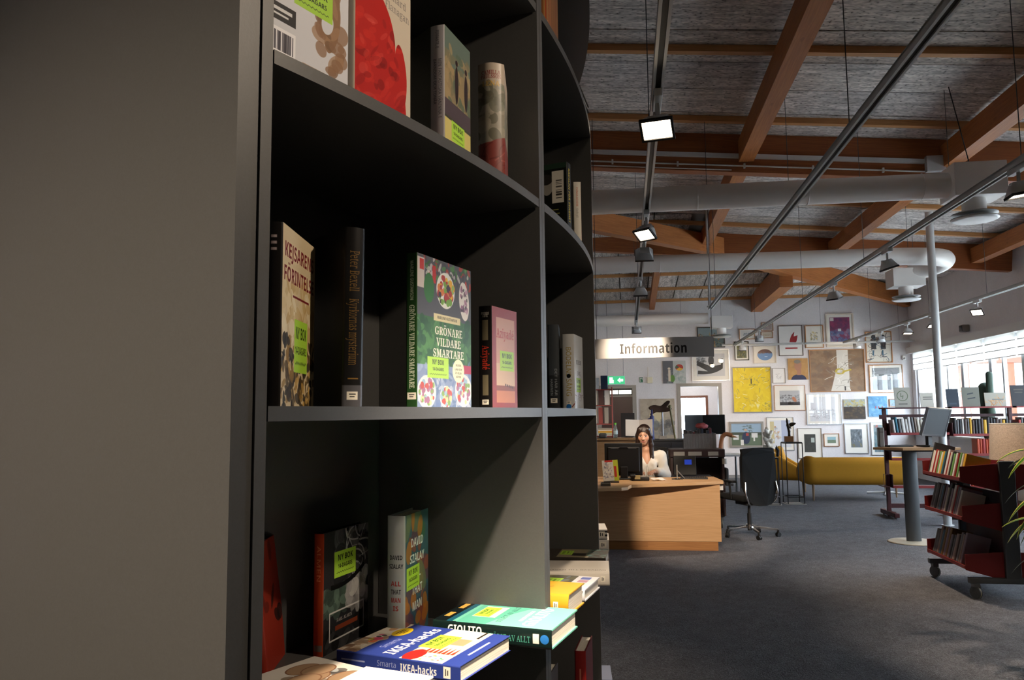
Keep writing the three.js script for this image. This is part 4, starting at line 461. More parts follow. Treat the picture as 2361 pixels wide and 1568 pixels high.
flat(makeBook('grey-green paperback with a picture strip lying flat at the bay end', { w: 0.135, h: 0.2, t: 0.024, hard: false, bulge: 0.001, draw(c, { W, H, front: [f, fw] }) { const r = rng(79); c.fillStyle = '#3c362f'; c.fillRect(0, 0, W, H); inside(c, f, 0, fw, H, () => { c.fillStyle = '#8c8268'; c.fillRect(f, H * 0.3, fw, H * 0.45); blobs(c, r, 40, f, H * 0.72, fw, H * 0.28, ['#4a6a64', '#6a8a80', '#38504c'], 8, 20); c.fillStyle = '#2a2622'; c.fillRect(f + fw * 0.2, H * 0.5, fw * 0.3, H * 0.2); }); sticker(c, f + fw * 0.3, H * 0.32, fw * 0.5, H * 0.18); } }), -0.07, s3t + 0.0245, -2.275, 3);
// third bay and the shelf below
for (const [i, y] of [[0, 0], [1, 0.032]]) flat(makeBook(['black and white striped book lying on another book round the bend', 'white book lying flat under a striped book round the bend'][1 - i], { w: 0.14, h: 0.2, t: 0.03, draw(c, { W, H, spine: [s, sw] }) { c.fillStyle = '#d8d4cc'; c.fillRect(0, 0, W, H); if (i) { c.fillStyle = '#1b1a1a'; c.fillRect(s + sw * 0.3, 0, sw * 0.2, H); c.fillRect(s + sw * 0.7, 0, sw * 0.15, H); } shelfMark(c, s + sw * 0.2, H * 0.86, sw * 0.6, H * 0.1); } }), -0.068 - i * 0.004, s3t + 0.0305 + y, -2.56, -2 - i * 3);
const s4t = shelfTop('s4');
stand(makeBook('dark red hardback standing on the shelf below the flat books', { w: 0.15, h: 0.225, t: 0.03, draw(c, { W, H, spine: [s, sw] }) { c.fillStyle = '#5a1614'; c.fillRect(0, 0, W, H); c.fillStyle = '#7c1d1a'; c.fillRect(s, 0, sw, H); c.fillStyle = '#b0705c'; c.fillRect(s + sw * 0.42, H * 0.2, sw * 0.14, H * 0.35); } }), -0.124, s4t, -2.16, 4);
stand(makeBook('dark grey and red book fanned open below the thick yellow hardback', { w: 0.15, h: 0.24, t: 0.02, splay: 24, draw(c, { W, H, front: [f, fw] }) { c.fillStyle = '#3c3a3a'; c.fillRect(0, 0, W, H); c.fillStyle = '#5c1416'; c.fillRect(f, H * 0.3, fw, H * 0.45); c.fillStyle = '#77706c'; c.fillRect(f, H * 0.75, fw, H * 0.25); } }), -0.2, s4t, -1.86, 6);
flat(makeBook('blue white and orange book lying on the lower shelf round the bend', { w: 0.14, h: 0.2, t: 0.03, draw(c, { W, H, spine: [s, sw] }) { c.fillStyle = '#8c96b0'; c.fillRect(0, 0, W, H); c.fillStyle = '#c4683a'; c.fillRect(s, 0, sw * 0.4, H); } }), -0.066, s4t + 0.0305, -2.55, -4);
// ---------- reception ----------
{ // hanging sign, slightly bowed towards the room
  const t = thing('information_sign', 'hanging pale grey sign that reads Information above the reception desk', 'sign', [0, 0, 0]);
  const x0 = -0.78, x1 = 0.885, y0 = 2.045, y1 = 2.25, n = 28, zc = (x) => -8.32 + 0.1 * (1 - ((x - 0.3) / 0.9) ** 2), P = [], U = [], I = [];
  for (let i = 0; i <= n; i++) { const x = x0 + (x1 - x0) * i / n; P.push(x, y0, zc(x), x, y1, zc(x)); U.push(i / n, 0, i / n, 1); if (i < n) { const a = i * 2; I.push(a, a + 2, a + 3, a, a + 3, a + 1); } }
  const face = new THREE.BufferGeometry(); face.setAttribute('position', new THREE.Float32BufferAttribute(P, 3)); face.setAttribute('uv', new THREE.Float32BufferAttribute(U, 2)); face.setIndex(I); face.computeVertexNormals();
  const W = 1640, H = 202, cv = canvas(W, H), c = cv.getContext('2d'); c.fillStyle = '#b9b6b3'; c.fillRect(0, 0, W, H); c.fillStyle = '#121212'; c.font = 'bold 138px sans-serif'; const px = (x) => (x - x0) / (x1 - x0) * W, w = c.measureText('Information').width; c.save(); c.translate(px(-0.066), 158); c.scale((px(0.62) - px(-0.066)) / w, 1); c.textBaseline = 'alphabetic'; c.fillText('Information', 0, 0);  c.restore();
  obj('sign_face', face, mat(0xffffff, 0.42, { map: ctex(cv), metalness: 0.1 }), t);
  const s = [], e = []; for (let i = 0; i <= n; i++) { const x = x0 + (x1 - x0) * i / n; s.push([x, -zc(x) + 0.002]); e.unshift([x, -zc(x) + 0.03]); }
  obj('sign_body', extr([...s, ...e], y1 - y0).rotateX(-Math.PI / 2).translate(0, y0, 0), mat(0xbdbab8, 0.4, { metalness: 0.3 }), t);
  for (const x of [-0.3, 0.87]) obj('hanger_wire', bar(V(x, y1, zc(x) - 0.015), V(x, roofR(x) - 0.07, zc(x) - 0.015), 0.003, 5), M.dark, t);
}
{ // desk
  const t = thing('reception_desk', 'light wood reception desk with a stepped top and dark plinth', 'desk', [0, 0, 0]);
  const outline = [[-1.3, 7.9], [-0.3, 8.03], [-0.08, 8.1], [-0.02, 8.17], [-0.005, 8.3], [0.02, 8.44], [0.3, 8.55], [0.7, 8.73], [1.0, 8.9], [1.01, 8.96], [0.965, 9.52], [0.4, 9.42], [-0.2, 9.5], [-1.3, 9.5]];
  obj('desktop', extr(outline.map(([x, z]) => [x, z]), 0.026, 0.003).rotateX(-Math.PI / 2).translate(0, 0.712, 0), M.deskWood, t);
  obj('front_panel', bb(-1.25, 0.965, 0.098, 0.71, -8.9, -8.925), M.deskWood, t);
  obj('side_panel', bb(0.94, 0.965, 0.098, 0.71, -8.925, -9.45), M.deskWood, t); obj('side_panel', bb(-1.25, -1.225, 0.0, 0.71, -8.925, -9.45), M.deskWood, t);
  obj('plinth', [bb(-1.2, 0.93, 0, 0.095, -8.915, -8.94), bb(0.9, 0.93, 0, 0.095, -8.94, -9.42)], M.deskDark, t);
  obj('cable_socket', rb(0.05, 0.05, 0.02, 0.985, 0.66, -9.0), M.white, t); obj('support_post', cyl(0.03, 0.712, -0.5, 0.356, -8.25), M.steel, t);
}
const DT = 0.7415;
{ // flat monitor seen from behind
  const t = thing('computer_monitor', 'black flat monitor seen from behind on the reception desk', 'monitor', [-0.06, DT, -9.15], 0.12);
  obj('casing', [rb(0.42, 0.36, 0.03, 0, 0.22, 0, 0.008), rb(0.36, 0.28, 0.03, 0, 0.22, 0.018, 0.012)], M.black, t); obj('screen', bx(0.39, 0.33, 0.002, 0, 0.22, -0.016), M.blackGloss, t);
  obj('bezel_edge', [bx(0.42, 0.004, 0.032, 0, 0.4005, 0), bx(0.004, 0.36, 0.032, 0.2105, 0.22, 0)], M.steel, t);
  obj('vent_slot', [bx(0.09, 0.006, 0.004, -0.1, 0.345, 0.035), bx(0.09, 0.006, 0.004, 0.1, 0.345, 0.035)], M.steel, t); obj('grip', bx(0.09, 0.012, 0.01, 0, 0.36, 0.036), M.dark, t);
  obj('stand', [rb(0.08, 0.14, 0.05, 0, 0.07, 0.04), rb(0.24, 0.014, 0.18, 0, 0.007, 0.02, 0.005)], M.black, t);
}
{ // cookbook on an easel
  const t = thing('display_book', 'colourful recipe book standing on an easel on the reception desk', 'book', [-0.19, DT, -8.72], 0.05);
  const W = 300, H = 400, cv = canvas(W, H), c = cv.getContext('2d'), r = rng(83); c.fillStyle = '#e3dccb'; c.fillRect(0, 0, W, H); blobs(c, r, 60, 20, 30, 170, 330, ['#cfc6bb', '#8f8a90', '#e9e4da', '#b49a8a'], 8, 30); c.fillStyle = '#c9cf3e'; c.fillRect(210, 0, 90, H); c.fillStyle = '#c73c30'; c.fillRect(50, 0, 150, 36); c.save(); c.translate(240, 120); c.rotate(Math.PI / 2); c.fillRect(0, -24, 210, 46); c.restore();
  const g = bx(0.17, 0.225, 0.018, 0, 0.1125, 0); { const uv = g.attributes.uv; for (let i = 0; i < 24; i++) { const f = i >> 2, k = i & 3; uv.setXY(i, f === 4 ? k & 1 : 0.9, f === 4 ? (k < 2 ? 1 : 0) : 0.5); } }
  const b = obj('book_block', g, mat(0xffffff, 0.35, { map: ctex(cv) }), t); b.rotation.set(-0.28, 0, 0.06); b.position.set(0, 0.015, 0);
  obj('easel', [bx(0.16, 0.012, 0.06, 0, 0.006, 0.02), bar(V(0, 0.006, -0.11), V(0, 0.16, -0.05), 0.006), bx(0.012, 0.006, 0.1, 0, 0.004, -0.06)], M.dark, t);
}
{ const t = thing('desk_telephone', 'black desk telephone with a pale note beside the monitor', 'telephone', [0.12, DT, -8.98]); obj('body', [rb(0.2, 0.035, 0.13, 0, 0.0175, 0, 0.01), rb(0.06, 0.03, 0.16, -0.08, 0.05, 0, 0.012)], M.black, t); obj('note', bx(0.06, 0.045, 0.004, -0.03, 0.04, 0.068), mat(0xd8cf9a, 0.8), t); }
{ const t = thing('keyboard', 'dark low keyboard at the open end of the reception desk', 'keyboard', [0.72, DT, -9.2], -0.1); obj('base', rb(0.3, 0.014, 0.12, 0, 0.007, 0, 0.004), M.dark, t); for (let i = 0; i < 4; i++) for (let k = 0; k < 11; k++) obj('key', bx(0.02, 0.006, 0.019, -0.125 + k * 0.025, 0.0165, -0.04 + i * 0.026), M.black, t); }
single('folded_paper', 'crumpled white paper bag lying on the reception desk', 'paper', (() => { const g = new THREE.SphereGeometry(0.075, 18, 10); g.scale(1.15, 0.2, 0.7); const p = g.attributes.position, r = rng(5); for (let i = 0; i < p.count; i++) p.setY(i, p.getY(i) + 0.006 * Math.sin(p.getX(i) * 70 + p.getZ(i) * 40)); g.computeVertexNormals(); return g.translate(0.31, DT + 0.016, -8.95); })(), mat(0xe6dfd4, 0.8));
single('grey_tray', 'small grey leaflet tray on the stepped desk corner', 'tray', [bx(0.1, 0.006, 0.07, -0.24, DT + 0.003, -8.3), bx(0.1, 0.03, 0.005, -0.24, DT + 0.017, -8.335), bx(0.005, 0.03, 0.07, -0.192, DT + 0.017, -8.3), bx(0.005, 0.03, 0.07, -0.288, DT + 0.017, -8.3), bx(0.085, 0.018, 0.055, -0.24, DT + 0.015, -8.3)], M.frameGrey);
{ const t = thing('card_holder', 'thin metal card holder on a black foot on the desk', 'card holder', [0.53, DT, -9.12]); obj('foot', [bx(0.12, 0.008, 0.05, 0, 0.004, 0), bx(0.05, 0.008, 0.12, 0, 0.004, 0)], M.black, t); obj('rod', bar(V(0, 0.008, 0), V(0, 0.16, 0), 0.006), M.frameGrey, t); obj('brace', bar(V(0, 0.1, 0), V(0.08, 0.01, 0), 0.006), M.steel, t); }
{ // laptop-like screen behind the desk
  const t = thing('side_monitor', 'dark monitor with a glowing blue patch on the desk end', 'monitor', [0.74, 0, -10.06]); obj('stand_table', [bx(0.5, 0.02, 0.36, 0, 0.7, 0), bx(0.04, 0.69, 0.3, -0.2, 0.345, 0), bx(0.04, 0.69, 0.3, 0.2, 0.345, 0)], M.dark, t);
  const s = obj('screen_casing', rb(0.27, 0.23, 0.02, -0.06, 0.125, 0), M.black, t); s.position.set(0, 0.71, 0.02); s.rotation.x = -0.12; obj('screen', bx(0.085, 0.06, 0.002, -0.02, 0.165, 0.0115), mat(0x1c3c9c, 0.4, { emissive: 0x2448d8, emissiveIntensity: 0.35 }), s);
}
// office chair
function officeChair(label, x, z, turn, group) {
  const t = thing('office_chair', label, 'chair', [x, 0, z], turn, group), hub = V(0, 0.11, 0);
  for (let i = 0; i < 5; i++) {
    const a = i * Math.PI * 2 / 5 + 0.3, ex = V(Math.sin(a) * 0.32, 0.078, Math.cos(a) * 0.32), leg = obj('leg', (() => { const g = bx(0.034, 0.022, 0.32, 0, 0, 0.16); const p = g.attributes.position; for (let k = 0; k < p.count; k++) if (p.getZ(k) > 0.1) p.setX(k, p.getX(k) * 0.62); g.rotateX(0.1).rotateY(a); return g.translate(0, 0.115, 0); })(), M.chrome, t);
    obj('caster', [new THREE.CylinderGeometry(0.027, 0.027, 0.018, 16).rotateZ(Math.PI / 2).rotateY(a + 0.6).translate(ex.x - 0.013 * Math.cos(a + 0.6), 0.027, ex.z + 0.013 * Math.sin(a + 0.6)), new THREE.CylinderGeometry(0.027, 0.027, 0.018, 16).rotateZ(Math.PI / 2).rotateY(a + 0.6).translate(ex.x + 0.013 * Math.cos(a + 0.6), 0.027, ex.z - 0.013 * Math.sin(a + 0.6)), cyl(0.014, 0.045, ex.x, 0.06, ex.z)], M.black, t);
  }
  obj('gas_column', [cyl(0.028, 0.2, 0, 0.17, 0), cyl(0.018, 0.2, 0, 0.33, 0)], M.black, t); obj('hub', cyl(0.045, 0.05, 0, 0.115, 0), M.chrome, t);
  obj('mechanism', rb(0.2, 0.06, 0.24, 0, 0.4, 0.02, 0.01), M.dark, t);
  obj('seat', rb(0.48, 0.075, 0.48, 0, 0.465, 0.04, 0.035, 4), M.fabricBlack, t);
  // tall mesh back, narrower at its foot and gently bowed
  const w = [[0.13, 0], [0.2, 0.12], [0.235, 0.2], [0.238, 0.45], [0.225, 0.6], [0.19, 0.645]], P = [...w, ...w.map(([a, b]) => [-a, b]).reverse()], g = extr(smoothPoly(P, 3), 0.022, 0.006); const p = g.attributes.position; for (let i = 0; i < p.count; i++) { const X = p.getX(i), Y = p.getY(i); p.setZ(i, p.getZ(i) + 0.9 * X * X + 0.12 * (Y - 0.2) * (Y - 0.2)); } g.computeVertexNormals();
  const b = obj('backrest', g.translate(0, 0.4, -0.27).rotateX(0), M.fabricBlack, t);
  obj('back_frame', [tube([V(-0.215, 0.66, -0.23), V(-0.225, 0.52, -0.25), V(-0.18, 0.42, -0.24), V(-0.08, 0.385, -0.12)], 0.011), tube([V(0.215, 0.66, -0.23), V(0.225, 0.52, -0.25), V(0.18, 0.42, -0.24), V(0.08, 0.385, -0.12)], 0.011)], M.chrome, t);
  for (const s of [-1, 1]) obj('armrest', [rb(0.07, 0.025, 0.24, s * 0.27, 0.66, 0.02, 0.01), bar(V(s * 0.27, 0.65, 0), V(s * 0.25, 0.45, 0), 0.014)], M.black, t);
  return t;
}
officeChair('empty black office chair with chrome star base beside the reception desk', 1.42, -10.0, Math.PI + 0.5);
officeChair('black office chair that the seated receptionist sits on', 0.24, -10.1, -0.05);

// ---------- receptionist ----------
function surfaceNet(sdf, lo, hi, cell, color) {
  const n = [0, 1, 2].map((k) => Math.ceil((hi[k] - lo[k]) / cell) + 1), [nx, ny, nz] = n, F = new Float32Array(nx * ny * nz), id = (i, j, k) => (k * ny + j) * nx + i;
  for (let k = 0; k < nz; k++) for (let j = 0; j < ny; j++) for (let i = 0; i < nx; i++) F[id(i, j, k)] = sdf(lo[0] + i * cell, lo[1] + j * cell, lo[2] + k * cell);
  const vid = new Int32Array(nx * ny * nz).fill(-1), P = [], I = [], E = [[0, 1], [2, 3], [4, 5], [6, 7], [0, 2], [1, 3], [4, 6], [5, 7], [0, 4], [1, 5], [2, 6], [3, 7]];
  for (let k = 0; k < nz - 1; k++) for (let j = 0; j < ny - 1; j++) for (let i = 0; i < nx - 1; i++) {
    const c = []; let m = 0; for (let q = 0; q < 8; q++) { c.push(F[id(i + (q & 1), j + ((q >> 1) & 1), k + (q >> 2))]); if (c[q] < 0) m |= 1 << q; } if (m === 0 || m === 255) continue;
    let sx = 0, sy = 0, sz = 0, cnt = 0; for (const [a, b] of E) if ((c[a] < 0) !== (c[b] < 0)) { const t = c[a] / (c[a] - c[b]); sx += (a & 1) + t * ((b & 1) - (a & 1)); sy += ((a >> 1) & 1) + t * (((b >> 1) & 1) - ((a >> 1) & 1)); sz += (a >> 2) + t * ((b >> 2) - (a >> 2)); cnt++; }
    vid[id(i, j, k)] = P.length / 3; P.push(lo[0] + (i + sx / cnt) * cell, lo[1] + (j + sy / cnt) * cell, lo[2] + (k + sz / cnt) * cell);
  }
  const face = (a, b, c, d, flip) => { if (a < 0 || b < 0 || c < 0 || d < 0) return; flip ? I.push(a, b, c, a, c, d) : I.push(a, c, b, a, d, c); };
  for (let k = 1; k < nz - 1; k++) for (let j = 1; j < ny - 1; j++) for (let i = 1; i < nx - 1; i++) {
    const f0 = F[id(i, j, k)] < 0;
    if (f0 !== F[id(i + 1, j, k)] < 0) face(vid[id(i, j - 1, k - 1)], vid[id(i, j, k - 1)], vid[id(i, j, k)], vid[id(i, j - 1, k)], f0);
    if (f0 !== F[id(i, j + 1, k)] < 0) face(vid[id(i - 1, j, k - 1)], vid[id(i - 1, j, k)], vid[id(i, j, k)], vid[id(i, j, k - 1)], f0);
    if (f0 !== F[id(i, j, k + 1)] < 0) face(vid[id(i - 1, j - 1, k)], vid[id(i, j - 1, k)], vid[id(i, j, k)], vid[id(i - 1, j, k)], f0);
  }
  const g = new THREE.BufferGeometry(); g.setAttribute('position', new THREE.Float32BufferAttribute(P, 3)); g.setIndex(I); g.computeVertexNormals();
  if (color) { const C = []; for (let i = 0; i < P.length; i += 3) C.push(...color(P[i], P[i + 1], P[i + 2])); g.setAttribute('color', new THREE.Float32BufferAttribute(C, 3)); }
  return g;
}
const smin = (a, b, k) => { const h = Math.max(k - Math.abs(a - b), 0) / k; return Math.min(a, b) - h * h * k / 4; };
function capD(x, y, z, a, b) { const bx_ = b[0] - a[0], by = b[1] - a[1], bz = b[2] - a[2], px = x - a[0], py = y - a[1], pz = z - a[2], t = Math.max(0, Math.min(1, (px * bx_ + py * by + pz * bz) / (bx_ * bx_ + by * by + bz * bz))); return Math.hypot(px - bx_ * t, py - by * t, pz - bz * t) - (a[3] + (b[3] - a[3]) * t); }
const ell = (x, y, z, c, r) => { const k = Math.hypot((x - c[0]) / r[0], (y - c[1]) / r[1], (z - c[2]) / r[2]); return (k - 1) * Math.min(...r); };
const chain = (list, k) => (x, y, z) => { let d = 1e9; for (const [a, b] of list) d = smin(d, capD(x, y, z, a, b), k); return d; };
{
  const t = thing('person', 'person with long dark hair in a white blouse seated behind the reception desk', 'person', [0.22, 0, -9.92]);
  const skin = new THREE.MeshPhysicalMaterial({ vertexColors: true, roughness: 0.5, sheen: 0.15 });
  const SK = [0.50, 0.27, 0.17];
  // joints, in metres from the person's place on the floor; she faces +z
  const J = { neck: [-0.01, 1.04, 0.02, 0.05], nb: [0, 0.965, -0.02, 0.056], sh: [0.165, 0.955, -0.015, 0.052], el: [0.215, 0.735, 0.05, 0.042], wr: [0.08, 0.79, 0.245, 0.026], shL: [-0.175, 0.955, -0.015, 0.052], elL: [-0.235, 0.735, 0.06, 0.042], wrL: [-0.12, 0.79, 0.25, 0.026] };
  const hand = (w, s) => { const [x, y, z] = w, c = []; const palmEnd = [x - s * 0.045, y - 0.012, z + 0.055, 0.021]; c.push([[x, y, z, 0.024], palmEnd], [[x - s * 0.01, y - 0.008, z + 0.03, 0.02], [x - s * 0.06, y - 0.014, z + 0.03, 0.016]]); for (let i = 0; i < 4; i++) { const bxx = palmEnd[0] + (i - 1.5) * 0.018, bz = palmEnd[2] - Math.abs(i - 1.3) * 0.004, L = [0.03, 0.034, 0.032, 0.025][i]; c.push([[bxx, y - 0.012, bz, 0.0088], [bxx - s * 0.004, y - 0.01, bz + L, 0.0082]], [[bxx - s * 0.004, y - 0.01, bz + L, 0.0082], [bxx - s * 0.007, y - 0.034, bz + L + 0.016, 0.0075]]); } c.push([[x - s * 0.03, y - 0.008, z + 0.02, 0.012], [x - s * 0.07, y - 0.016, z + 0.045, 0.0092]], [[x - s * 0.07, y - 0.016, z + 0.045, 0.0092], [x - s * 0.078, y - 0.022, z + 0.072, 0.0085]]); return c; };
  const body = chain([[J.neck, J.nb], [[0, 0.93, -0.01, 0.085], [0, 0.86, 0.0, 0.085]], [[0.02, 0.955, -0.02, 0.045], J.sh], [[-0.02, 0.955, -0.02, 0.045], J.shL], [J.sh, J.el], [J.el, J.wr], [J.shL, J.elL], [J.elL, J.wrL], [[0, 0.6, -0.01, 0.1], [0, 0.86, 0, 0.09]], [[-0.08, 0.545, 0.0, 0.075], [-0.1, 0.5, 0.36, 0.062]], [[0.08, 0.545, 0.0, 0.075], [0.1, 0.5, 0.36, 0.062]], [[-0.1, 0.5, 0.36, 0.055], [-0.1, 0.09, 0.3, 0.036]], [[0.1, 0.5, 0.36, 0.055], [0.1, 0.09, 0.3, 0.036]], [[-0.1, 0.04, 0.28, 0.035], [-0.1, 0.03, 0.42, 0.028]], [[0.1, 0.04, 0.28, 0.035], [0.1, 0.03, 0.42, 0.028]]], 0.035);
  const flatSkin = () => SK;
  const parts = [surfaceNet(body, [-0.34, -0.01, -0.16], [0.34, 1.1, 0.5], 0.0125, flatSkin)];
  for (const [w, s] of [[J.wr, 1], [J.wrL, -1]]) parts.push(surfaceNet(chain(hand(w, s), 0.007), [w[0] - 0.13, w[1] - 0.08, w[2] - 0.04], [w[0] + 0.13, w[1] + 0.05, w[2] + 0.14], 0.0034, flatSkin));
  // head in its own axes: y up, z forward, origin at its middle
  const headS = (x, y, z) => {
    let d = ell(x, y, z, [0, 0.028, -0.012], [0.073, 0.088, 0.09]); d = smin(d, ell(x, y, z, [0, -0.03, 0.022], [0.058, 0.078, 0.066]), 0.03); d = smin(d, ell(x, y, z, [0, -0.088, 0.052], [0.024, 0.02, 0.024]), 0.03); for (const s of [-1, 1]) d = smin(d, ell(x, y, z, [s * 0.04, -0.028, 0.055], [0.024, 0.024, 0.02]), 0.02);
    d = smin(d, capD(x, y, z, [0, 0.008, 0.082, 0.009], [0, -0.03, 0.099, 0.0125]), 0.014); for (const s of [-1, 1]) { d = smin(d, capD(x, y, z, [s * 0.012, -0.034, 0.09, 0.008], [s * 0.008, -0.032, 0.094, 0.008]), 0.008); d = Math.max(d, -(ell(x, y, z, [s * 0.031, 0.006, 0.098], [0.021, 0.013, 0.02]))); d = smin(d, ell(x, y, z, [s * 0.031, 0.004, 0.071], [0.0145, 0.0125, 0.0135]), 0.003); d = smin(d, ell(x, y, z, [s * 0.077, -0.005, -0.008], [0.011, 0.03, 0.019]), 0.01); d = smin(d, capD(x, y, z, [s * 0.014, 0.026, 0.084, 0.007], [s * 0.046, 0.026, 0.072, 0.006]), 0.012); }
    d = smin(d, capD(x, y, z, [-0.02, -0.06, 0.079, 0.0055], [0.02, -0.06, 0.079, 0.0055]), 0.006); d = smin(d, capD(x, y, z, [-0.016, -0.0685, 0.08, 0.0065], [0.016, -0.0685, 0.08, 0.0065]), 0.005); d = smin(d, capD(x, y, z, [0, -0.05, -0.02, 0.05], [0, -0.15, -0.035, 0.05]), 0.03); return d;
  };
  const faceCol = (x, y, z) => { if (z > 0.06 && Math.abs(y + 0.064) < 0.0085 && Math.abs(x) < 0.024) return [0.34, 0.11, 0.09]; for (const s of [-1, 1]) { const ex = x - s * 0.031; if (z > 0.055 && Math.abs(y - 0.033) < 0.0036 && Math.abs(ex) < 0.021) return [0.05, 0.025, 0.016]; if (z > 0.06 && y > 0.006 && y < 0.012 && Math.abs(ex) < 0.015) return [0.05, 0.025, 0.02]; if (z > 0.06 && Math.abs(y - 0.002) < 0.006 && Math.abs(ex) < 0.014) return Math.abs(ex) < 0.006 ? [0.04, 0.02, 0.015] : [0.5, 0.44, 0.4]; } if (z > 0.04 && Math.hypot(Math.abs(x) - 0.042, y + 0.03) < 0.016) return [0.54, 0.25, 0.16]; return SK; };
  const headM = new THREE.Matrix4().makeRotationFromEuler(new THREE.Euler(0.2, -0.16, 0.03)).setPosition(-0.028, 1.215, 0.05);
  parts.push(surfaceNet(headS, [-0.1, -0.16, -0.115], [0.1, 0.13, 0.125], 0.0036, faceCol).applyMatrix4(headM));
  const flatG = parts.map((g) => g.toNonIndexed());
  const bodyMesh = new THREE.Mesh(mergeGeometries(flatG), skin); bodyMesh.name = 'body'; bodyMesh.castShadow = bodyMesh.receiveShadow = true; t.add(bodyMesh);
  const hairS = (x, y, z) => {
    let d = ell(x, y, z, [0, 0.03, -0.02], [0.086, 0.1, 0.1]); const fx = x - 0.012; // parted a little off the middle
    d = Math.max(d, -(ell(x, y, z, [0.0, -0.035, 0.085], [0.066, 0.085, 0.075]))); d = Math.max(d, -0.9 * (y + 0.075));
    for (const s of [-1, 1]) { d = smin(d, capD(x, y, z, [s * 0.05, 0.08, 0.035, 0.026], [s * 0.077, 0.0, 0.022, 0.023]), 0.02); d = smin(d, capD(x, y, z, [s * 0.077, 0.0, 0.02, 0.023], [s * 0.082, -0.12, 0.01, 0.027]), 0.02); }
    d = smin(d, capD(x, y, z, [0.083, -0.12, 0.012, 0.028], [0.086, -0.27, 0.04, 0.026]), 0.02); d = smin(d, capD(x, y, z, [0.086, -0.27, 0.04, 0.026], [0.078, -0.34, 0.055, 0.012]), 0.015); d = smin(d, capD(x, y, z, [-0.083, -0.12, 0.0, 0.03], [-0.085, -0.25, -0.02, 0.022]), 0.02); d = smin(d, capD(x, y, z, [0, -0.02, -0.09, 0.06], [0, -0.2, -0.095, 0.05]), 0.03);
    return d + 0.0016 * Math.sin(x * 420 + z * 260 + 3 * Math.sin(y * 30));
  };
  obj('hair', surfaceNet(hairS, [-0.14, -0.38, -0.18], [0.14, 0.16, 0.1], 0.005).applyMatrix4(headM), mat(0x23140d, 0.42), t);
  const cloth = (p) => (x, y, z) => { const d = p(x, y, z); return d + 0.0035 * Math.sin(y * 60 + 6 * Math.sin(x * 18)) * Math.sin(x * 30 + z * 22); };
  const blouse = chain([[[0, 0.925, -0.005, 0.105], [0, 0.72, 0.0, 0.112]], [[0, 0.7, 0, 0.115], [0, 0.56, 0, 0.13]], [[0.05, 0.95, -0.02, 0.058], [...J.sh.slice(0, 3), 0.065]], [[-0.05, 0.95, -0.02, 0.058], [...J.shL.slice(0, 3), 0.065]], [[...J.sh.slice(0, 3), 0.065], [...J.el.slice(0, 3), 0.06]], [[...J.el.slice(0, 3), 0.06], [0.125, 0.782, 0.18, 0.05]], [[...J.shL.slice(0, 3), 0.065], [...J.elL.slice(0, 3), 0.06]], [[...J.elL.slice(0, 3), 0.06], [-0.16, 0.782, 0.185, 0.05]], [[0.07, 0.86, 0.075, 0.045], [0.07, 0.82, 0.08, 0.045]], [[-0.07, 0.86, 0.075, 0.045], [-0.07, 0.82, 0.08, 0.045]]], 0.04);
  const vneck = (x, y, z) => { const d = blouse(x, y, z), depth = 0.99 - y; return Math.max(d, -(Math.max(Math.abs(x) - Math.max(0, 0.075 - 0.55 * Math.max(0, depth)), -(z + 0.03), 0.86 - y))); };
  obj('blouse', surfaceNet(cloth(vneck), [-0.36, 0.4, -0.2], [0.36, 1.06, 0.32], 0.0115), mat(0xd8d2c8, 0.85), t);
  obj('blouse_tie', [tube([V(0.0, 0.87, 0.117), V(0.012, 0.82, 0.126), V(0.006, 0.77, 0.13), V(0.016, 0.73, 0.13)], 0.004, 12, 6), tube([V(-0.004, 0.87, 0.117), V(-0.016, 0.81, 0.126), V(-0.008, 0.75, 0.13), V(-0.02, 0.7, 0.128)], 0.004, 12, 6)], mat(0xcfc8bd, 0.85), t);
  const legs = chain([[[-0.085, 0.55, -0.01, 0.105], [-0.1, 0.505, 0.36, 0.078]], [[0.085, 0.55, -0.01, 0.105], [0.1, 0.505, 0.36, 0.078]], [[-0.1, 0.5, 0.36, 0.072], [-0.1, 0.1, 0.3, 0.05]], [[0.1, 0.5, 0.36, 0.072], [0.1, 0.1, 0.3, 0.05]]], 0.04);
  obj('trousers', surfaceNet(legs, [-0.24, 0.03, -0.16], [0.24, 0.7, 0.48], 0.014), mat(0x1d2230, 0.9), t);
}
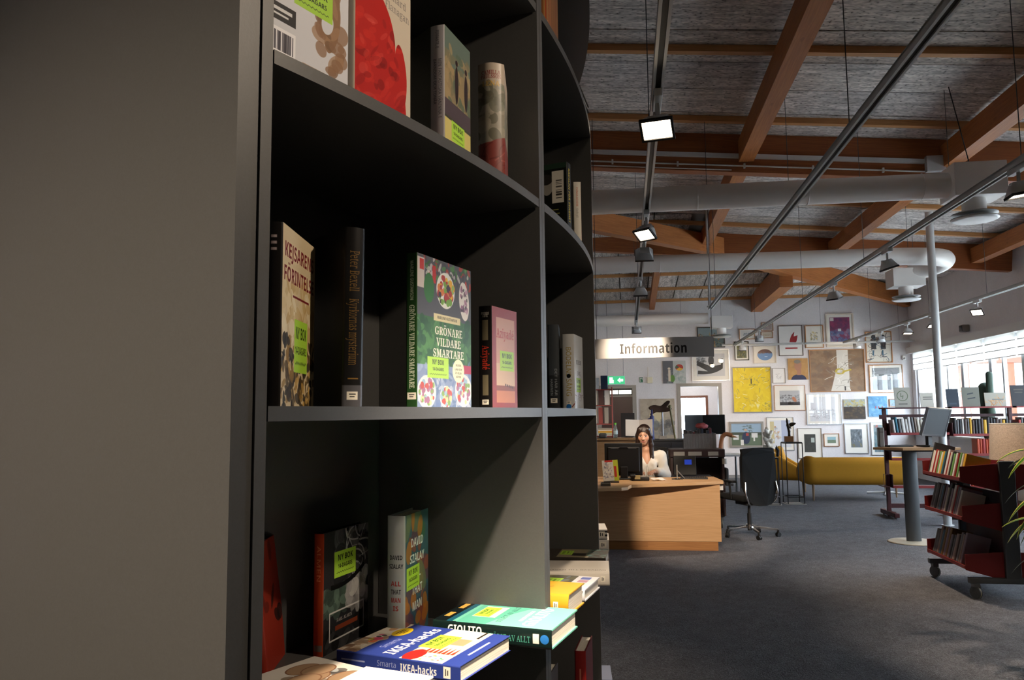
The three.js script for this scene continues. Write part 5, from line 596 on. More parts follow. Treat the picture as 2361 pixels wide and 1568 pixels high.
// ---------- staff area behind the desk ----------
{
  const t = thing('wooden_counter', 'waist-high light wood counter behind the receptionist', 'counter', [-0.35, 0, -11.8]);
  obj('counter_top', rb(1.3, 0.03, 0.5, 0, 1.11, 0, 0.005), M.deskWood, t); obj('back_board', bx(1.26, 1.09, 0.02, 0, 0.55, 0.2), M.deskWood, t); for (const x of [-0.62, 0.62]) obj('side_panel', bx(0.025, 1.09, 0.42, x, 0.545, 0), M.deskWood, t); obj('shelf', bx(1.22, 0.02, 0.38, 0, 0.6, -0.01), M.deskWood, t);
}
{
  const t = thing('binder_rack', 'red metal shelf rack holding binders on the wooden counter', 'rack', [-0.42, 1.126, -11.8]);
  for (const s of [-1, 1]) obj('side_panel', bx(0.015, 0.74, 0.28, s * 0.2, 0.37, 0), M.red, t); for (const y of [0.02, 0.2, 0.47, 0.7]) obj('shelf', bx(0.4, 0.014, 0.28, 0, y, 0), M.red, t);
  for (let i = 0; i < 4; i++) single('binder', ['white ring binder in the red rack', 'cream ring binder in the red rack', 'red ring binder in the red rack', 'grey ring binder in the red rack'][i], 'binder', [rb(0.06, 0.235, 0.24, -0.56 + i * 0.085, 1.126 + 0.208 + 0.1175, -11.8, 0.003), bx(0.045, 0.09, 0.002, -0.56 + i * 0.085, 1.46, -11.679)], [M.white, M.frameCream, M.red, M.frameGrey][i], 'binders in the red rack');
  for (let i = 0; i < 4; i++) single('box_file', ['red box file with a cream label', 'cream box file with a torn label', 'dark red box file beside cream ones', 'white box file on the upper tier'][i], 'file', [rb(0.075, 0.215, 0.24, -0.56 + i * 0.09, 1.126 + 0.478 + 0.1075, -11.8, 0.003), bx(0.05, 0.07, 0.002, -0.56 + i * 0.09, 1.72, -11.679)], [M.red, M.frameCream, M.maroon, M.white][i], 'box files in the red rack');
  for (let i = 0; i < 5; i++) single('paper_ream', ['white stacked paper pad', 'pale green stacked paper pad', 'yellow stacked paper pad', 'cream stacked paper pad', 'grey stacked paper pad'][i] + ' on the bottom of the red rack', 'paper', rb(0.2, 0.022, 0.2, -0.33, 1.126 + 0.028 + 0.0115 + i * 0.0235, -11.79, 0.002), [M.white, mat(0xc8d4b8, 0.8), mat(0xd9a93a, 0.8), M.frameCream, M.frameGrey][i], 'paper pads in the red rack');
  single('folder', 'dark blue folder standing on top of the red rack', 'folder', rb(0.1, 0.2, 0.2, -0.33, 1.126 + 0.708 + 0.1, -11.8, 0.004), mat(0x2a3c58, 0.6)); single('folder', 'white folder standing on top of the red rack', 'folder', rb(0.09, 0.17, 0.2, -0.45, 1.126 + 0.708 + 0.085, -11.8, 0.004), M.white);
}
{ const t = thing('water_bottle', 'clear water bottle with a green cap on the wooden counter', 'bottle', [-0.18, 1.126, -11.62]); obj('bottle_body', lathe([[0, 0], [0.03, 0], [0.032, 0.02], [0.032, 0.12], [0.024, 0.155], [0.012, 0.18], [0.012, 0.195]], 20), phys(0xdfeef0, 0.08, { transmission: 0.85, thickness: 0 }), t); obj('cap', cyl(0.016, 0.025, 0, 0.205, 0), mat(0x5cc22a, 0.4), t); obj('bottle_label', cyl(0.0328, 0.05, 0, 0.08, 0), mat(0xb8cfd8, 0.6), t); }
{ const t = thing('document_stand', 'open white document folder on a stand behind the receptionist', 'document stand', [0.16, 1.126, -11.74], -0.1); for (const s of [-1, 1]) { const m = obj('page', bx(0.2, 0.24, 0.006, s * 0.1, 0.14, 0), mat(0xd8d4ce, 0.7), t); m.rotation.set(-0.2, s * -0.25, 0); } obj('foot', [bx(0.16, 0.012, 0.14, 0, 0.006, -0.02), bar(V(0, 0.01, -0.06), V(0, 0.15, -0.02), 0.008)], M.steel, t); }
single('acrylic_screen', 'smoky acrylic divider standing on the wooden counter', 'screen', [bx(0.2, 0.36, 0.005, 0.0, 1.126 + 0.18, -11.92), bx(0.12, 0.01, 0.06, 0.0, 1.131, -11.92)], phys(0x4a4a4c, 0.1, { transmission: 0.5, thickness: 0 }));
single('phone_cradle', 'dark grey handset cradle hanging at the end of the counter', 'handset', rb(0.11, 0.07, 0.12, -0.36, 1.162, -11.592, 0.02), M.postGrey);
{ // dark equipment trolley
  const t = thing('equipment_trolley', 'dark brown equipment trolley with label strips next to the empty chair', 'trolley', [0.88, 0, -10.85]);
  const dk = mat(0x2a1514, 0.5);
  obj('top_shelf', rb(0.7, 0.1, 0.5, 0, 0.955, 0, 0.008), dk, t); for (const s of [-1, 1]) obj('side_panel', bx(0.03, 0.75, 0.46, s * 0.325, 0.53, 0), dk, t); obj('back_panel', bx(0.62, 0.7, 0.02, 0, 0.53, -0.1), dk, t); obj('bottom_shelf', bx(0.64, 0.03, 0.46, 0, 0.16, 0), dk, t);
  for (const [x, w] of [[-0.23, 0.14], [-0.03, 0.17], [0.2, 0.13]]) obj('label_strip', bx(w, 0.05, 0.004, x, 0.95, 0.253), M.frameGrey, t);
  for (const [x, z] of [[-0.28, 0.18], [0.28, 0.18], [-0.28, -0.18], [0.28, -0.18]]) { const c = obj('caster', [new THREE.CylinderGeometry(0.06, 0.06, 0.03, 20).rotateZ(Math.PI / 2).translate(x, 0.06, z), bx(0.05, 0.06, 0.05, x, 0.12, z)], M.postGrey, t); obj('caster_disc', new THREE.CylinderGeometry(0.045, 0.045, 0.036, 20).rotateZ(Math.PI / 2).translate(x, 0.06, z), mat(0x9fc8cc, 0.3), c); }
  obj('cup_holder', cyl(0.03, 0.07, 0.34, 0.85, 0.22), M.frameGrey, t); obj('side_hook', [rb(0.05, 0.22, 0.2, 0.37, 0.65, 0.1, 0.02), rb(0.1, 0.03, 0.14, 0.4, 0.55, 0.14, 0.01)], M.dark, t);
}
{ const t = thing('magazine_holder', 'clear acrylic holder full of dark magazines on the trolley', 'holder', [0.93, 1.006, -10.85]); const r = rng(91); obj('acrylic_tray', [bx(0.42, 0.004, 0.2, 0, 0.002, 0), bx(0.42, 0.2, 0.004, 0, 0.1, 0.1), bx(0.004, 0.2, 0.2, -0.21, 0.1, 0), bx(0.004, 0.2, 0.2, 0.21, 0.1, 0)], phys(0xcccccc, 0.12, { transmission: 0.8, thickness: 0 }), t);
  for (let i = 0; i < 11; i++) { const m = single('magazine', 'magazine in the acrylic holder on the trolley', 'magazine', rb(0.028, 0.19 + r() * 0.08, 0.17, 0, 0, 0, 0.003), mat([0x2b2a2c, 0x4a4648, 0x3a2c28, 0x6a6464, 0x1f2a3c, 0x551f28][Math.floor(r() * 6)], 0.5), 'magazines in the acrylic holder'); m.geometry.computeBoundingBox(); m.position.set(0.93 - 0.18 + i * 0.036, 1.012 - m.geometry.boundingBox.min.y, -10.85); m.rotation.z = (r() - 0.5) * 0.1; } }
single('red_pouch', 'crumpled red and pink pouch on top of the magazines', 'pouch', (() => { const g = new THREE.SphereGeometry(0.07, 16, 10); g.scale(1.2, 0.6, 0.9); const p = g.attributes.position; for (let i = 0; i < p.count; i++) p.setY(i, p.getY(i) + 0.008 * Math.sin(p.getX(i) * 80) * Math.cos(p.getZ(i) * 70)); g.computeVertexNormals(); return g.translate(0.97, 1.3, -10.85); })(), mat(0x9c4a50, 0.7));
{ // carved wooden bird head
  const t = thing('carved_bird_head', 'carved pale wood bird head with a long beak on the trolley', 'sculpture', [1.19, 1.006, -10.72], -0.2); obj('carving', tube([V(0, 0, 0), V(0.01, 0.08, 0), V(0.03, 0.15, 0), V(0.07, 0.185, 0), V(0.11, 0.18, 0), V(0.15, 0.165, 0)], 0.028, 20, 10).translate(0, 0.005, 0), mat(0xa9714c, 0.5), t); obj('beak', new THREE.ConeGeometry(0.02, 0.08, 10).rotateZ(-Math.PI / 2 - 0.25).translate(0.185, 0.155, 0), mat(0xc29368, 0.5), t); }
{ // flying bird sculpture on a rod
  const t = thing('flying_bird_sculpture', 'brown wooden flying bird sculpture on a thin rod', 'sculpture', [0.5, 0, -12.3]);
  obj('bird_body', extr(smoothPoly([[-0.17, 0.03], [-0.1, 0.06], [0.0, 0.045], [0.06, 0.09], [0.1, 0.12], [0.13, 0.115], [0.1, 0.07], [0.08, 0.03], [0.15, 0.01], [0.1, -0.02], [0.0, -0.03], [-0.08, -0.03], [-0.15, -0.07], [-0.1, -0.01], [-0.14, 0.0]], 4), 0.05, 0.012).translate(0, 1.53, -0.02), mat(0x3b2417, 0.6), t); obj('rod', bar(V(0.02, 1.09, 0), V(0.02, 1.51, 0), 0.012), M.steel, t); obj('base', rb(0.12, 0.05, 0.1, 0.02, 1.11, 0), M.frameGrey, t);
}
{ const t = thing('side_cabinet', 'low dark cabinet carrying sculptures behind the receptionist', 'cabinet', [0.62, 0, -12.3]); obj('body', rb(1.1, 1.06, 0.5, 0, 0.545, 0, 0.008), M.dark, t); obj('top', rb(1.14, 0.025, 0.54, 0, 1.0725, 0, 0.004), M.black, t); for (const s of [-1, 1]) { const d = obj('door', rb(0.53, 0.98, 0.018, s * 0.27, 0.55, 0.26, 0.003), M.dark, t); obj('handle', bar(V(s * 0.05, 0.8, 0.275), V(s * 0.05, 0.92, 0.275), 0.006), M.steel, d); } }
single('blue_post', 'blue painted wooden post figure with a pale tip', 'sculpture', [lathe([[0.03, 0], [0.028, 0.12], [0.018, 0.2], [0.03, 0.28], [0.035, 0.34], [0.014, 0.36], [0.012, 0.44], [0, 0.45]], 12).translate(0.36, 1.086, -12.15), new THREE.SphereGeometry(0.03, 10, 8).scale(1.4, 0.8, 0.6).translate(0.33, 1.38, -12.15)], mat(0x20286a, 0.5));
single('olive_staff', 'slender olive walking staff with a dark knob', 'staff', [bar(V(0.7, 1.086, -12.2), V(0.63, 1.56, -12.2), 0.014), new THREE.SphereGeometry(0.025, 12, 10).translate(0.63, 1.575, -12.2)], mat(0x6a6440, 0.6));
{ // two office monitors farther back
  for (const [x, z, turn, lab] of [[1.2, -14.6, 0.1, 'grey backed monitor on the far staff table before the office doorway'], [1.5, -14.4, -0.2, 'black monitor on the far staff table before the office doorway']]) { const t = thing('far_monitor', lab, 'monitor', [x, 0.75, z], turn); obj('casing', rb(0.38, 0.34, 0.04, 0, 0.52, 0, 0.01), x < 1.3 ? M.postGrey : M.black, t); obj('stand', [bx(0.05, 0.37, 0.04, 0, 0.19, 0), rb(0.2, 0.015, 0.16, 0, 0.0085, 0)], M.black, t); }
  const t = thing('staff_table', 'white topped staff table behind the trolley', 'table', [1.3, 0, -14.5]); obj('table_top', rb(1.3, 0.03, 0.7, 0, 0.735, 0), M.white, t); for (const [x, z] of [[-0.6, -0.3], [0.6, -0.3], [-0.6, 0.3], [0.6, 0.3]]) obj('leg', cyl(0.02, 0.72, x, 0.36, z), M.steel, t);
}
{ // exit sign, wall box
  const W = 256, H = 120, cv = canvas(W, H), c = cv.getContext('2d'); c.fillStyle = '#0aa870'; c.fillRect(0, 0, W, H); c.fillStyle = '#f2fffa'; c.fillRect(36, 16, 62, 88); c.fillStyle = '#0aa870'; c.fillRect(84, 16, 14, 40); c.fillStyle = '#f2fffa'; c.beginPath(); c.moveTo(150, 60); c.lineTo(190, 20); c.lineTo(190, 42); c.lineTo(232, 42); c.lineTo(232, 78); c.lineTo(190, 78); c.lineTo(190, 100); c.fill();
  const t = thing('exit_sign', 'green illuminated exit sign with white pictograms over the dark door', 'sign', [-0.25, 2.24, -18.45]); obj('sign_housing', rb(0.43, 0.2, 0.05, 0, 0, 0, 0.004), M.white, t); const tex = ctex(cv); obj('sign_face_lit', new THREE.PlaneGeometry(0.41, 0.185).translate(0, 0, 0.027), mat(0xffffff, 0.4, { map: tex, emissive: 0xffffff, emissiveMap: tex, emissiveIntensity: 1.0 }), t); for (const x of [-0.18, 0.18]) obj('hanger_wire', bar(V(x, 0.1, 0), V(x, roofB(-18.45) - 2.27, 0), 0.006, 6), M.steel, t);
  const cv2 = canvas(64, 96), d = cv2.getContext('2d'); d.fillStyle = '#0d6b50'; d.fillRect(0, 0, 64, 96); d.strokeStyle = '#e9f2ec'; d.lineWidth = 9; d.strokeRect(14, 18, 36, 60); d.fillStyle = '#0d6b50'; d.fillRect(30, 46, 34, 40);
  const s2 = thing('wall_notice', 'small green emergency notice beside the exit sign', 'sign', [0.33, 2.25, ZB + 0.006]); obj('plate', bx(0.08, 0.12, 0.01, 0, 0, 0), mat(0x0d6b50, 0.5), s2); obj('print', new THREE.PlaneGeometry(0.078, 0.118).translate(0, 0, 0.0058), mat(0xffffff, 0.5, { map: ctex(cv2) }), s2);
  const b = thing('wall_box', 'cream alarm box with a thin conduit on the picture wall', 'box', [0.53, 2.24, ZB + 0.03]); obj('case', rb(0.12, 0.14, 0.06, 0, 0, 0, 0.006), mat(0xd8d0b4, 0.5), b); obj('conduit', bar(V(-0.04, 0.07, 0), V(-0.04, 0.3, 0), 0.006), M.frameCream, b);
}
// ---------- pictures on the wall ----------
{
  blobAlpha = 0.38; const A = canvas(2048, 2048), c = A.getContext('2d'), CW = 2048 / 6, CH = 2048 / 5; let cell = 0; const atlas = ctex(A), artMat = mat(0xffffff, 0.55, { map: atlas }), pic = [];
  const F = { wood: M.frameWood, dark: M.frameDark, grey: M.frameGrey, black: M.frameBlack, silver: M.frameSilver, cream: M.frameCream, white: M.white };
  function picture(label, x, y, w, h, frame, fw, mw, draw, glass) {
    const i = cell % 6, j = Math.floor(cell / 6); cell++; const X = i * CW, Y = j * CH; c.save(); c.beginPath(); c.rect(X, Y, CW, CH); c.clip(); c.beginPath(); c.translate(X, Y); draw(c, CW, CH, rng(100 + cell)); c.restore();
    const t = thing('framed_picture', label, 'picture', [x, y, ZB + 0.004], 0, 'pictures on the end wall'), d = 0.028;
    if (frame) obj('frame', [bx(w, fw, d, 0, h / 2 - fw / 2, d / 2), bx(w, fw, d, 0, -h / 2 + fw / 2, d / 2), bx(fw, h - 2 * fw, d, -w / 2 + fw / 2, 0, d / 2), bx(fw, h - 2 * fw, d, w / 2 - fw / 2, 0, d / 2)], F[frame], t); else { fw = 0; obj('stretcher', bx(w, h, 0.02, 0, 0, 0.01), M.frameCream, t); }
    if (mw) obj('mat_board', bx(w - 2 * fw, h - 2 * fw, 0.006, 0, 0, 0.008), M.matBoard, t); else obj('backing', bx(w - 2 * fw, h - 2 * fw, 0.006, 0, 0, 0.008), M.frameDark, t);
    const g = new THREE.PlaneGeometry(w - 2 * fw - 2 * mw, h - 2 * fw - 2 * mw), uv = g.attributes.uv; for (let k = 0; k < 4; k++) uv.setXY(k, (X + 2 + uv.getX(k) * (CW - 4)) / 2048, 1 - (Y + 2 + (1 - uv.getY(k)) * (CH - 4)) / 2048);
    obj('print', g.translate(0, 0, frame ? 0.0125 : 0.0215), artMat, t); if (glass) obj('glass_pane', bx(w - 2 * fw, h - 2 * fw, 0.002, 0, 0, 0.022), M.glass, t);
  }
  const bg = (k) => (c, w, h) => { c.fillStyle = k; c.fillRect(0, 0, w, h); };
  picture('pale framed abstract in pink, violet and blue', 4.779, 3.292, 0.6, 0.755, 'cream', 0.03, 0.055, (c, w, h, r) => { bg('#7c3a5c')(c, w, h); blobs(c, r, 60, 0, 0, w, h * 0.5, ['#8c2c58', '#6a3a66', '#a83c68', '#54305c'], 12, 50); blobs(c, r, 70, 0, h * 0.5, w, h * 0.5, ['#4a7aa8', '#3c6490', '#7a8cb0', '#8c90a8'], 12, 46); c.fillStyle = '#ded6d0'; c.fillRect(w * 0.03, h * 0.02, w * 0.18, h * 0.12); c.fillStyle = '#c8d0d4'; c.fillRect(w * 0.4, h * 0.44, w * 0.16, h * 0.1); });
  picture('white sheet with a red hand-like shape above a red bar', 3.702, 3.081, 0.53, 0.69, 'dark', 0.012, 0.0, (c, w, h, r) => { bg('#e3e1dc')(c, w, h); c.fillStyle = '#9c1f24'; c.beginPath(); c.moveTo(w * 0.45, h * 0.55); c.quadraticCurveTo(w * 0.5, h * 0.3, w * 0.68, h * 0.2); c.quadraticCurveTo(w * 0.64, h * 0.3, w * 0.64, h * 0.36); c.lineTo(w * 0.8, h * 0.32); c.quadraticCurveTo(w * 0.78, h * 0.5, w * 0.72, h * 0.56); c.fill(); c.fillRect(w * 0.26, h * 0.73, w * 0.52, h * 0.045); });
  picture('small yellow flower study in a thin wooden frame', 4.22, 3.161, 0.4, 0.513, 'wood', 0.016, 0, (c, w, h, r) => { bg('#e2ded3')(c, w, h); blobs(c, r, 60, w * 0.28, h * 0.28, w * 0.4, h * 0.38, ['#b89a3a', '#8f8a52', '#c9b264', '#77745a', '#6b6a6a'], 6, 24); });
  picture('two sketched standing figures in an orange wooden frame', 5.587, 2.89, 0.56, 0.7, 'wood', 0.018, 0, (c, w, h, r) => { bg('#ddd8cb')(c, w, h); for (const q of [0.3, 0.68]) { c.fillStyle = '#3a3a3e'; c.fillRect(w * (q - 0.1), h * 0.22, w * 0.2, h * 0.34); c.beginPath(); c.arc(w * q, h * 0.16, w * 0.09, 0, 6.3); c.fill(); streaks(c, r, 26, w * (q - 0.15), h * 0.1, w * 0.3, h * 0.8, ['#26262a', '#54504c', '#3c5a70', '#7a5a4c'], 70, 6); c.fillStyle = '#466a80'; c.fillRect(w * (q - 0.06), h * 0.6, w * 0.06, h * 0.18); } });
  picture('large brown painting with a tall white figure', 4.678, 2.384, 1.18, 0.95, 'wood', 0.014, 0, (c, w, h, r) => { bg('#84694f')(c, w, h); blobs(c, r, 160, 0, 0, w, h, ['#7a6048', '#937658', '#6c5a4c', '#a08266', '#86684e', '#75543c'], 12, 46); c.fillStyle = '#d2ccc2'; c.fillRect(w * 0.5, 0, w * 0.21, h * 0.6); c.beginPath(); c.moveTo(w * 0.48, h * 0.5); c.lineTo(w * 0.37, h); c.lineTo(w * 0.72, h); c.lineTo(w * 0.72, h * 0.5); c.fill(); c.strokeStyle = '#b8a238'; c.lineWidth = 14; c.beginPath(); c.arc(w * 0.55, h * 0.52, 24, 0, 6.3); c.moveTo(w * 0.6, h * 0.53); c.lineTo(w * 0.76, h * 0.48); c.stroke(); streaks(c, r, 30, w * 0.4, h * 0.1, w * 0.3, h * 0.85, ['#b8b0a4', '#e0dcd4', '#8f8678'], 60, 5); c.fillStyle = '#2a2220'; c.fillRect(w * 0.62, h * 0.88, w * 0.025, h * 0.1); });
  picture('ochre portrait of a plain head over dark blue shoulders', 3.835, 2.434, 0.436, 0.484, null, 0, 0, (c, w, h, r) => { bg('#b0844c')(c, w, h); blobs(c, r, 30, 0, 0, w, h, ['#a87a40', '#bd955e', '#9c7a52'], 16, 50); c.fillStyle = '#1d2347'; c.beginPath(); c.moveTo(w * 0.14, h); c.quadraticCurveTo(w * 0.2, h * 0.74, w * 0.5, h * 0.76); c.quadraticCurveTo(w * 0.85, h * 0.74, w * 0.9, h); c.fill(); c.fillStyle = '#a5745a'; c.fillRect(w * 0.44, h * 0.5, w * 0.2, h * 0.28); c.beginPath(); c.ellipse(w * 0.5, h * 0.34, w * 0.18, h * 0.26, 0, 0, 6.3); c.fill(); c.fillStyle = '#7c7468'; c.beginPath(); c.ellipse(w * 0.47, h * 0.16, w * 0.16, h * 0.09, 0, 0, 6.3); c.fill(); });
  picture('big bright yellow abstract canvas above the farm painting', 2.812, 1.983, 0.865, 1.04, 'grey', 0.02, 0, (c, w, h, r) => { bg('#d9bd12')(c, w, h); blobs(c, r, 120, 0, 0, w, h, ['#e0c61c', '#cfae0e', '#e6d03a', '#c7a81a'], 8, 34); streaks(c, r, 60, 0, 0, w, h, ['#8f8a4c', '#e9e2a8', '#a3922c', '#b9b28c'], 40, 4); c.fillStyle = '#4a4426'; c.fillRect(w * 0.47, h * 0.25, w * 0.035, h * 0.12); c.fillRect(w * 0.42, h * 0.385, w * 0.18, h * 0.012); blobs(c, r, 10, w * 0.4, h * 0.7, w * 0.3, h * 0.2, ['#e8e3c0'], 8, 22); blobs(c, r, 6, w * 0.84, h * 0.78, w * 0.12, h * 0.16, ['#6a6432'], 6, 14); });
  picture('small faint pencil drawing in a thin grey frame', 3.413, 2.29, 0.282, 0.338, 'grey', 0.01, 0, (c, w, h, r) => { bg('#e0dedb')(c, w, h); streaks(c, r, 26, w * 0.3, h * 0.3, w * 0.4, h * 0.4, ['#9a9896', '#b8b6b4'], 60, 4); });
  picture('oval seascape in a cream passe-partout', 3.126, 2.773, 0.497, 0.39, 'cream', 0.02, 0, (c, w, h, r) => { bg('#ded3c2')(c, w, h); c.save(); c.beginPath(); c.ellipse(w / 2, h / 2, w * 0.36, h * 0.36, 0, 0, 6.3); c.clip(); c.fillStyle = '#6f8db4'; c.fillRect(0, 0, w, h); c.fillStyle = '#6a4a40'; c.fillRect(0, h * 0.12, w, h * 0.26); blobs(c, r, 20, 0, h * 0.3, w, h * 0.12, ['#8a6a58', '#55403a'], 10, 30); c.fillStyle = '#d8dde2'; c.fillRect(w * 0.48, h * 0.6, w * 0.14, h * 0.03); c.restore(); });
  picture('small garden picture in a black frame', 2.615, 2.873, 0.32, 0.434, 'black', 0.018, 0.035, (c, w, h, r) => { bg('#5a5c3c')(c, w, h); blobs(c, r, 60, 0, 0, w, h, ['#3c4434', '#7c7a40', '#8c8f94', '#b09a3c', '#4c5260'], 14, 44); });
  picture('small landscape with bluish hills in a light wooden frame', 2.749, 3.253, 0.353, 0.24, 'wood', 0.012, 0.03, (c, w, h, r) => { bg('#dcd9d0')(c, w, h); blobs(c, r, 20, w * 0.2, h * 0.35, w * 0.6, h * 0.3, ['#6a7e8c', '#8c9a9c', '#55605c'], 14, 40); });
  picture('tiny pink-grey picture hanging highest beside the lamp track', 3.202, 3.413, 0.263, 0.194, 'wood', 0.01, 0.02, (c, w, h, r) => { bg('#a89a98')(c, w, h); blobs(c, r, 26, 0, 0, w, h, ['#8a7a7c', '#b8a8a0', '#7c8488'], 18, 46); });
  picture('tiny oblong picture directly below another tiny one', 3.189, 3.226, 0.265, 0.148, 'wood', 0.012, 0.022, (c, w, h, r) => { bg('#c9bba4')(c, w, h); blobs(c, r, 14, w * 0.2, h * 0.3, w * 0.6, h * 0.4, ['#a08c74', '#8c8478'], 14, 40); });
  picture('matted dark etching with an orange spot right of the yellow canvas', 3.629, 1.786, 0.676, 0.57, 'wood', 0.01, 0.11, (c, w, h, r) => { const g = ['#9a9c9e', '#707274', '#48494b', '#2c2c2e']; bg('#b4b6b8')(c, w, h); blobs(c, r, 120, 0, h * 0.3, w, h * 0.7, g, 8, 26); c.fillStyle = '#26262a'; c.fillRect(0, h * 0.78, w, h * 0.22); c.fillStyle = '#b87a58'; c.beginPath(); c.ellipse(w * 0.72, h * 0.6, w * 0.09, h * 0.18, -0.3, 0, 6.3); c.fill(); }, true);
  picture('large silver framed pale print under glass', 4.355, 1.526, 0.755, 0.69, 'silver', 0.014, 0.06, (c, w, h, r) => { bg('#cfd0d2')(c, w, h); streaks(c, r, 120, w * 0.05, h * 0.48, w * 0.9, h * 0.4, ['#9a9da0', '#b4b7ba', '#7c8084'], 34, 3); }, true);
  picture('unframed dark landscape painting with yellow trees', 5.005, 1.518, 0.458, 0.44, null, 0, 0, (c, w, h, r) => { bg('#9aa4a8')(c, w, h); c.fillStyle = '#33281d'; c.fillRect(0, h * 0.38, w, h * 0.62); blobs(c, r, 90, 0, h * 0.05, w, h * 0.3, ['#b09a4c', '#8c7a34', '#c2aa58'], 10, 26); blobs(c, r, 90, 0, h * 0.35, w, h * 0.6, ['#3c2e20', '#241d16', '#5a4428', '#6a5530'], 10, 36); });
  picture('blue misty painting with tiny red figures', 5.499, 1.573, 0.398, 0.45, null, 0, 0, (c, w, h, r) => { bg('#5f93b8')(c, w, h); blobs(c, r, 70, 0, 0, w, h, ['#4d86b0', '#76a6c4', '#3f7098', '#8ab4cc'], 18, 56); c.fillStyle = '#b0444a'; for (const q of [0.36, 0.52, 0.7]) c.fillRect(w * q, h * 0.5, w * 0.05, h * 0.1); });
  picture('grey seascape in a pale wooden frame near the windows', 5.706, 2.182, 0.707, 0.62, 'wood', 0.014, 0.05, (c, w, h, r) => { bg('#b9babb')(c, w, h); c.fillStyle = '#75787c'; c.fillRect(0, 0, w, h * 0.3); c.fillStyle = '#808488'; c.fillRect(0, h * 0.55, w, h * 0.45); streaks(c, r, 60, 0, 0, w, h, ['#6a6d70', '#9a9da0', '#585b5e'], 60, 6); c.fillStyle = '#4c4f52'; c.fillRect(w * 0.24, h * 0.3, w * 0.2, h * 0.07); c.fillRect(w * 0.56, h * 0.32, w * 0.16, h * 0.05); }, true);
  picture('grey framed painting of people before white farm houses', 2.654, 0.973, 0.753, 0.58, 'grey', 0.045, 0, (c, w, h, r) => { bg('#8fa8bc')(c, w, h); c.fillStyle = '#3f4a3c'; c.fillRect(0, h * 0.4, w, h * 0.14); c.fillStyle = '#5a6a54'; c.fillRect(0, h * 0.54, w, h * 0.46); c.fillStyle = '#cfd0ce'; c.fillRect(w * 0.06, h * 0.52, w * 0.18, h * 0.22); c.fillRect(w * 0.66, h * 0.44, w * 0.2, h * 0.2); blobs(c, r, 26, w * 0.36, h * 0.1, w * 0.36, h * 0.26, ['#3c4a3a', '#7a8a84', '#2c352e'], 8, 24); c.fillStyle = '#27324c'; c.beginPath(); c.ellipse(w * 0.48, h * 0.66, w * 0.13, h * 0.28, 0, 0, 6.3); c.fill(); c.fillStyle = '#a3403a'; c.fillRect(w * 0.48, h * 0.44, w * 0.09, h * 0.12); c.fillStyle = '#b99c8a'; c.beginPath(); c.arc(w * 0.47, h * 0.3, w * 0.055, 0, 6.3); c.fill(); c.fillStyle = '#d8d6d0'; c.fillRect(w * 0.72, h * 0.5, w * 0.05, h * 0.3); c.fillRect(w * 0.3, h * 0.74, w * 0.1, h * 0.24); });
  picture('white matted print with an orange figure behind the sculptures', 3.395, 0.985, 0.589, 0.745, 'silver', 0.012, 0.06, (c, w, h, r) => { bg('#cfd2d6')(c, w, h); c.fillStyle = '#c2b58a'; c.fillRect(0, h * 0.05, w * 0.2, h * 0.8); c.fillStyle = '#a8b0c4'; c.fillRect(w * 0.55, 0, w * 0.45, h * 0.85); blobs(c, r, 30, w * 0.22, h * 0.2, w * 0.3, h * 0.5, ['#b98a64', '#c4a468', '#8a8c98', '#a85c44'], 8, 26); });
  picture('dark interior print in a wide cream mat above the armchair', 4.023, 0.77, 0.512, 0.67, 'grey', 0.01, 0.125, (c, w, h, r) => { bg('#35352f')(c, w, h); blobs(c, r, 30, 0, 0, w, h, ['#2a2b28', '#44443c', '#3a3c38'], 20, 60); c.fillStyle = '#a8b0a8'; c.fillRect(w * 0.6, h * 0.2, w * 0.3, h * 0.26); });
  picture('small matted seaside landscape low on the wall', 4.488, 0.839, 0.329, 0.286, 'wood', 0.01, 0.065, (c, w, h, r) => { bg('#8fb0b8')(c, w, h); c.fillStyle = '#6a7a64'; c.fillRect(0, h * 0.5, w, h * 0.5); streaks(c, r, 30, 0, h * 0.5, w, h * 0.5, ['#56664c', '#8a8a68'], 60, 6); });
  picture('tall matted print of a dark tower with yellow foreground', 5.017, 0.871, 0.504, 0.663, 'silver', 0.012, 0.12, (c, w, h, r) => { bg('#6a7278')(c, w, h); blobs(c, r, 60, 0, 0, w, h * 0.7, ['#3f4446', '#8a9094', '#555c60', '#a8aeb2'], 14, 44); blobs(c, r, 20, 0, h * 0.68, w, h * 0.3, ['#a8954c', '#7a7044', '#8c8458'], 12, 34); });
  picture('colourful abstract print half hidden by the book rack', 5.504, 0.865, 0.354, 0.72, 'white', 0.012, 0.05, (c, w, h, r) => { bg('#7c8c90')(c, w, h); blobs(c, r, 60, 0, h * 0.2, w, h * 0.8, ['#3c4c50', '#5a7478', '#2b3436', '#9aacb0', '#4c7c8c'], 14, 44); blobs(c, r, 20, 0, 0, w, h * 0.2, ['#b83c34', '#c9a23c', '#8a8c8c'], 12, 30); });
  picture('grey-green coastal painting high up behind the small diffuser', 1.94, 3.199, 0.62, 0.48, 'black', 0.018, 0, (c, w, h, r) => { bg('#5c6a6a')(c, w, h); c.fillStyle = '#7c8a8c'; c.fillRect(0, 0, w, h * 0.4); streaks(c, r, 60, 0, h * 0.4, w, h * 0.6, ['#3f4a44', '#6a6a54', '#8c8a6c', '#a3703c'], 80, 10); });
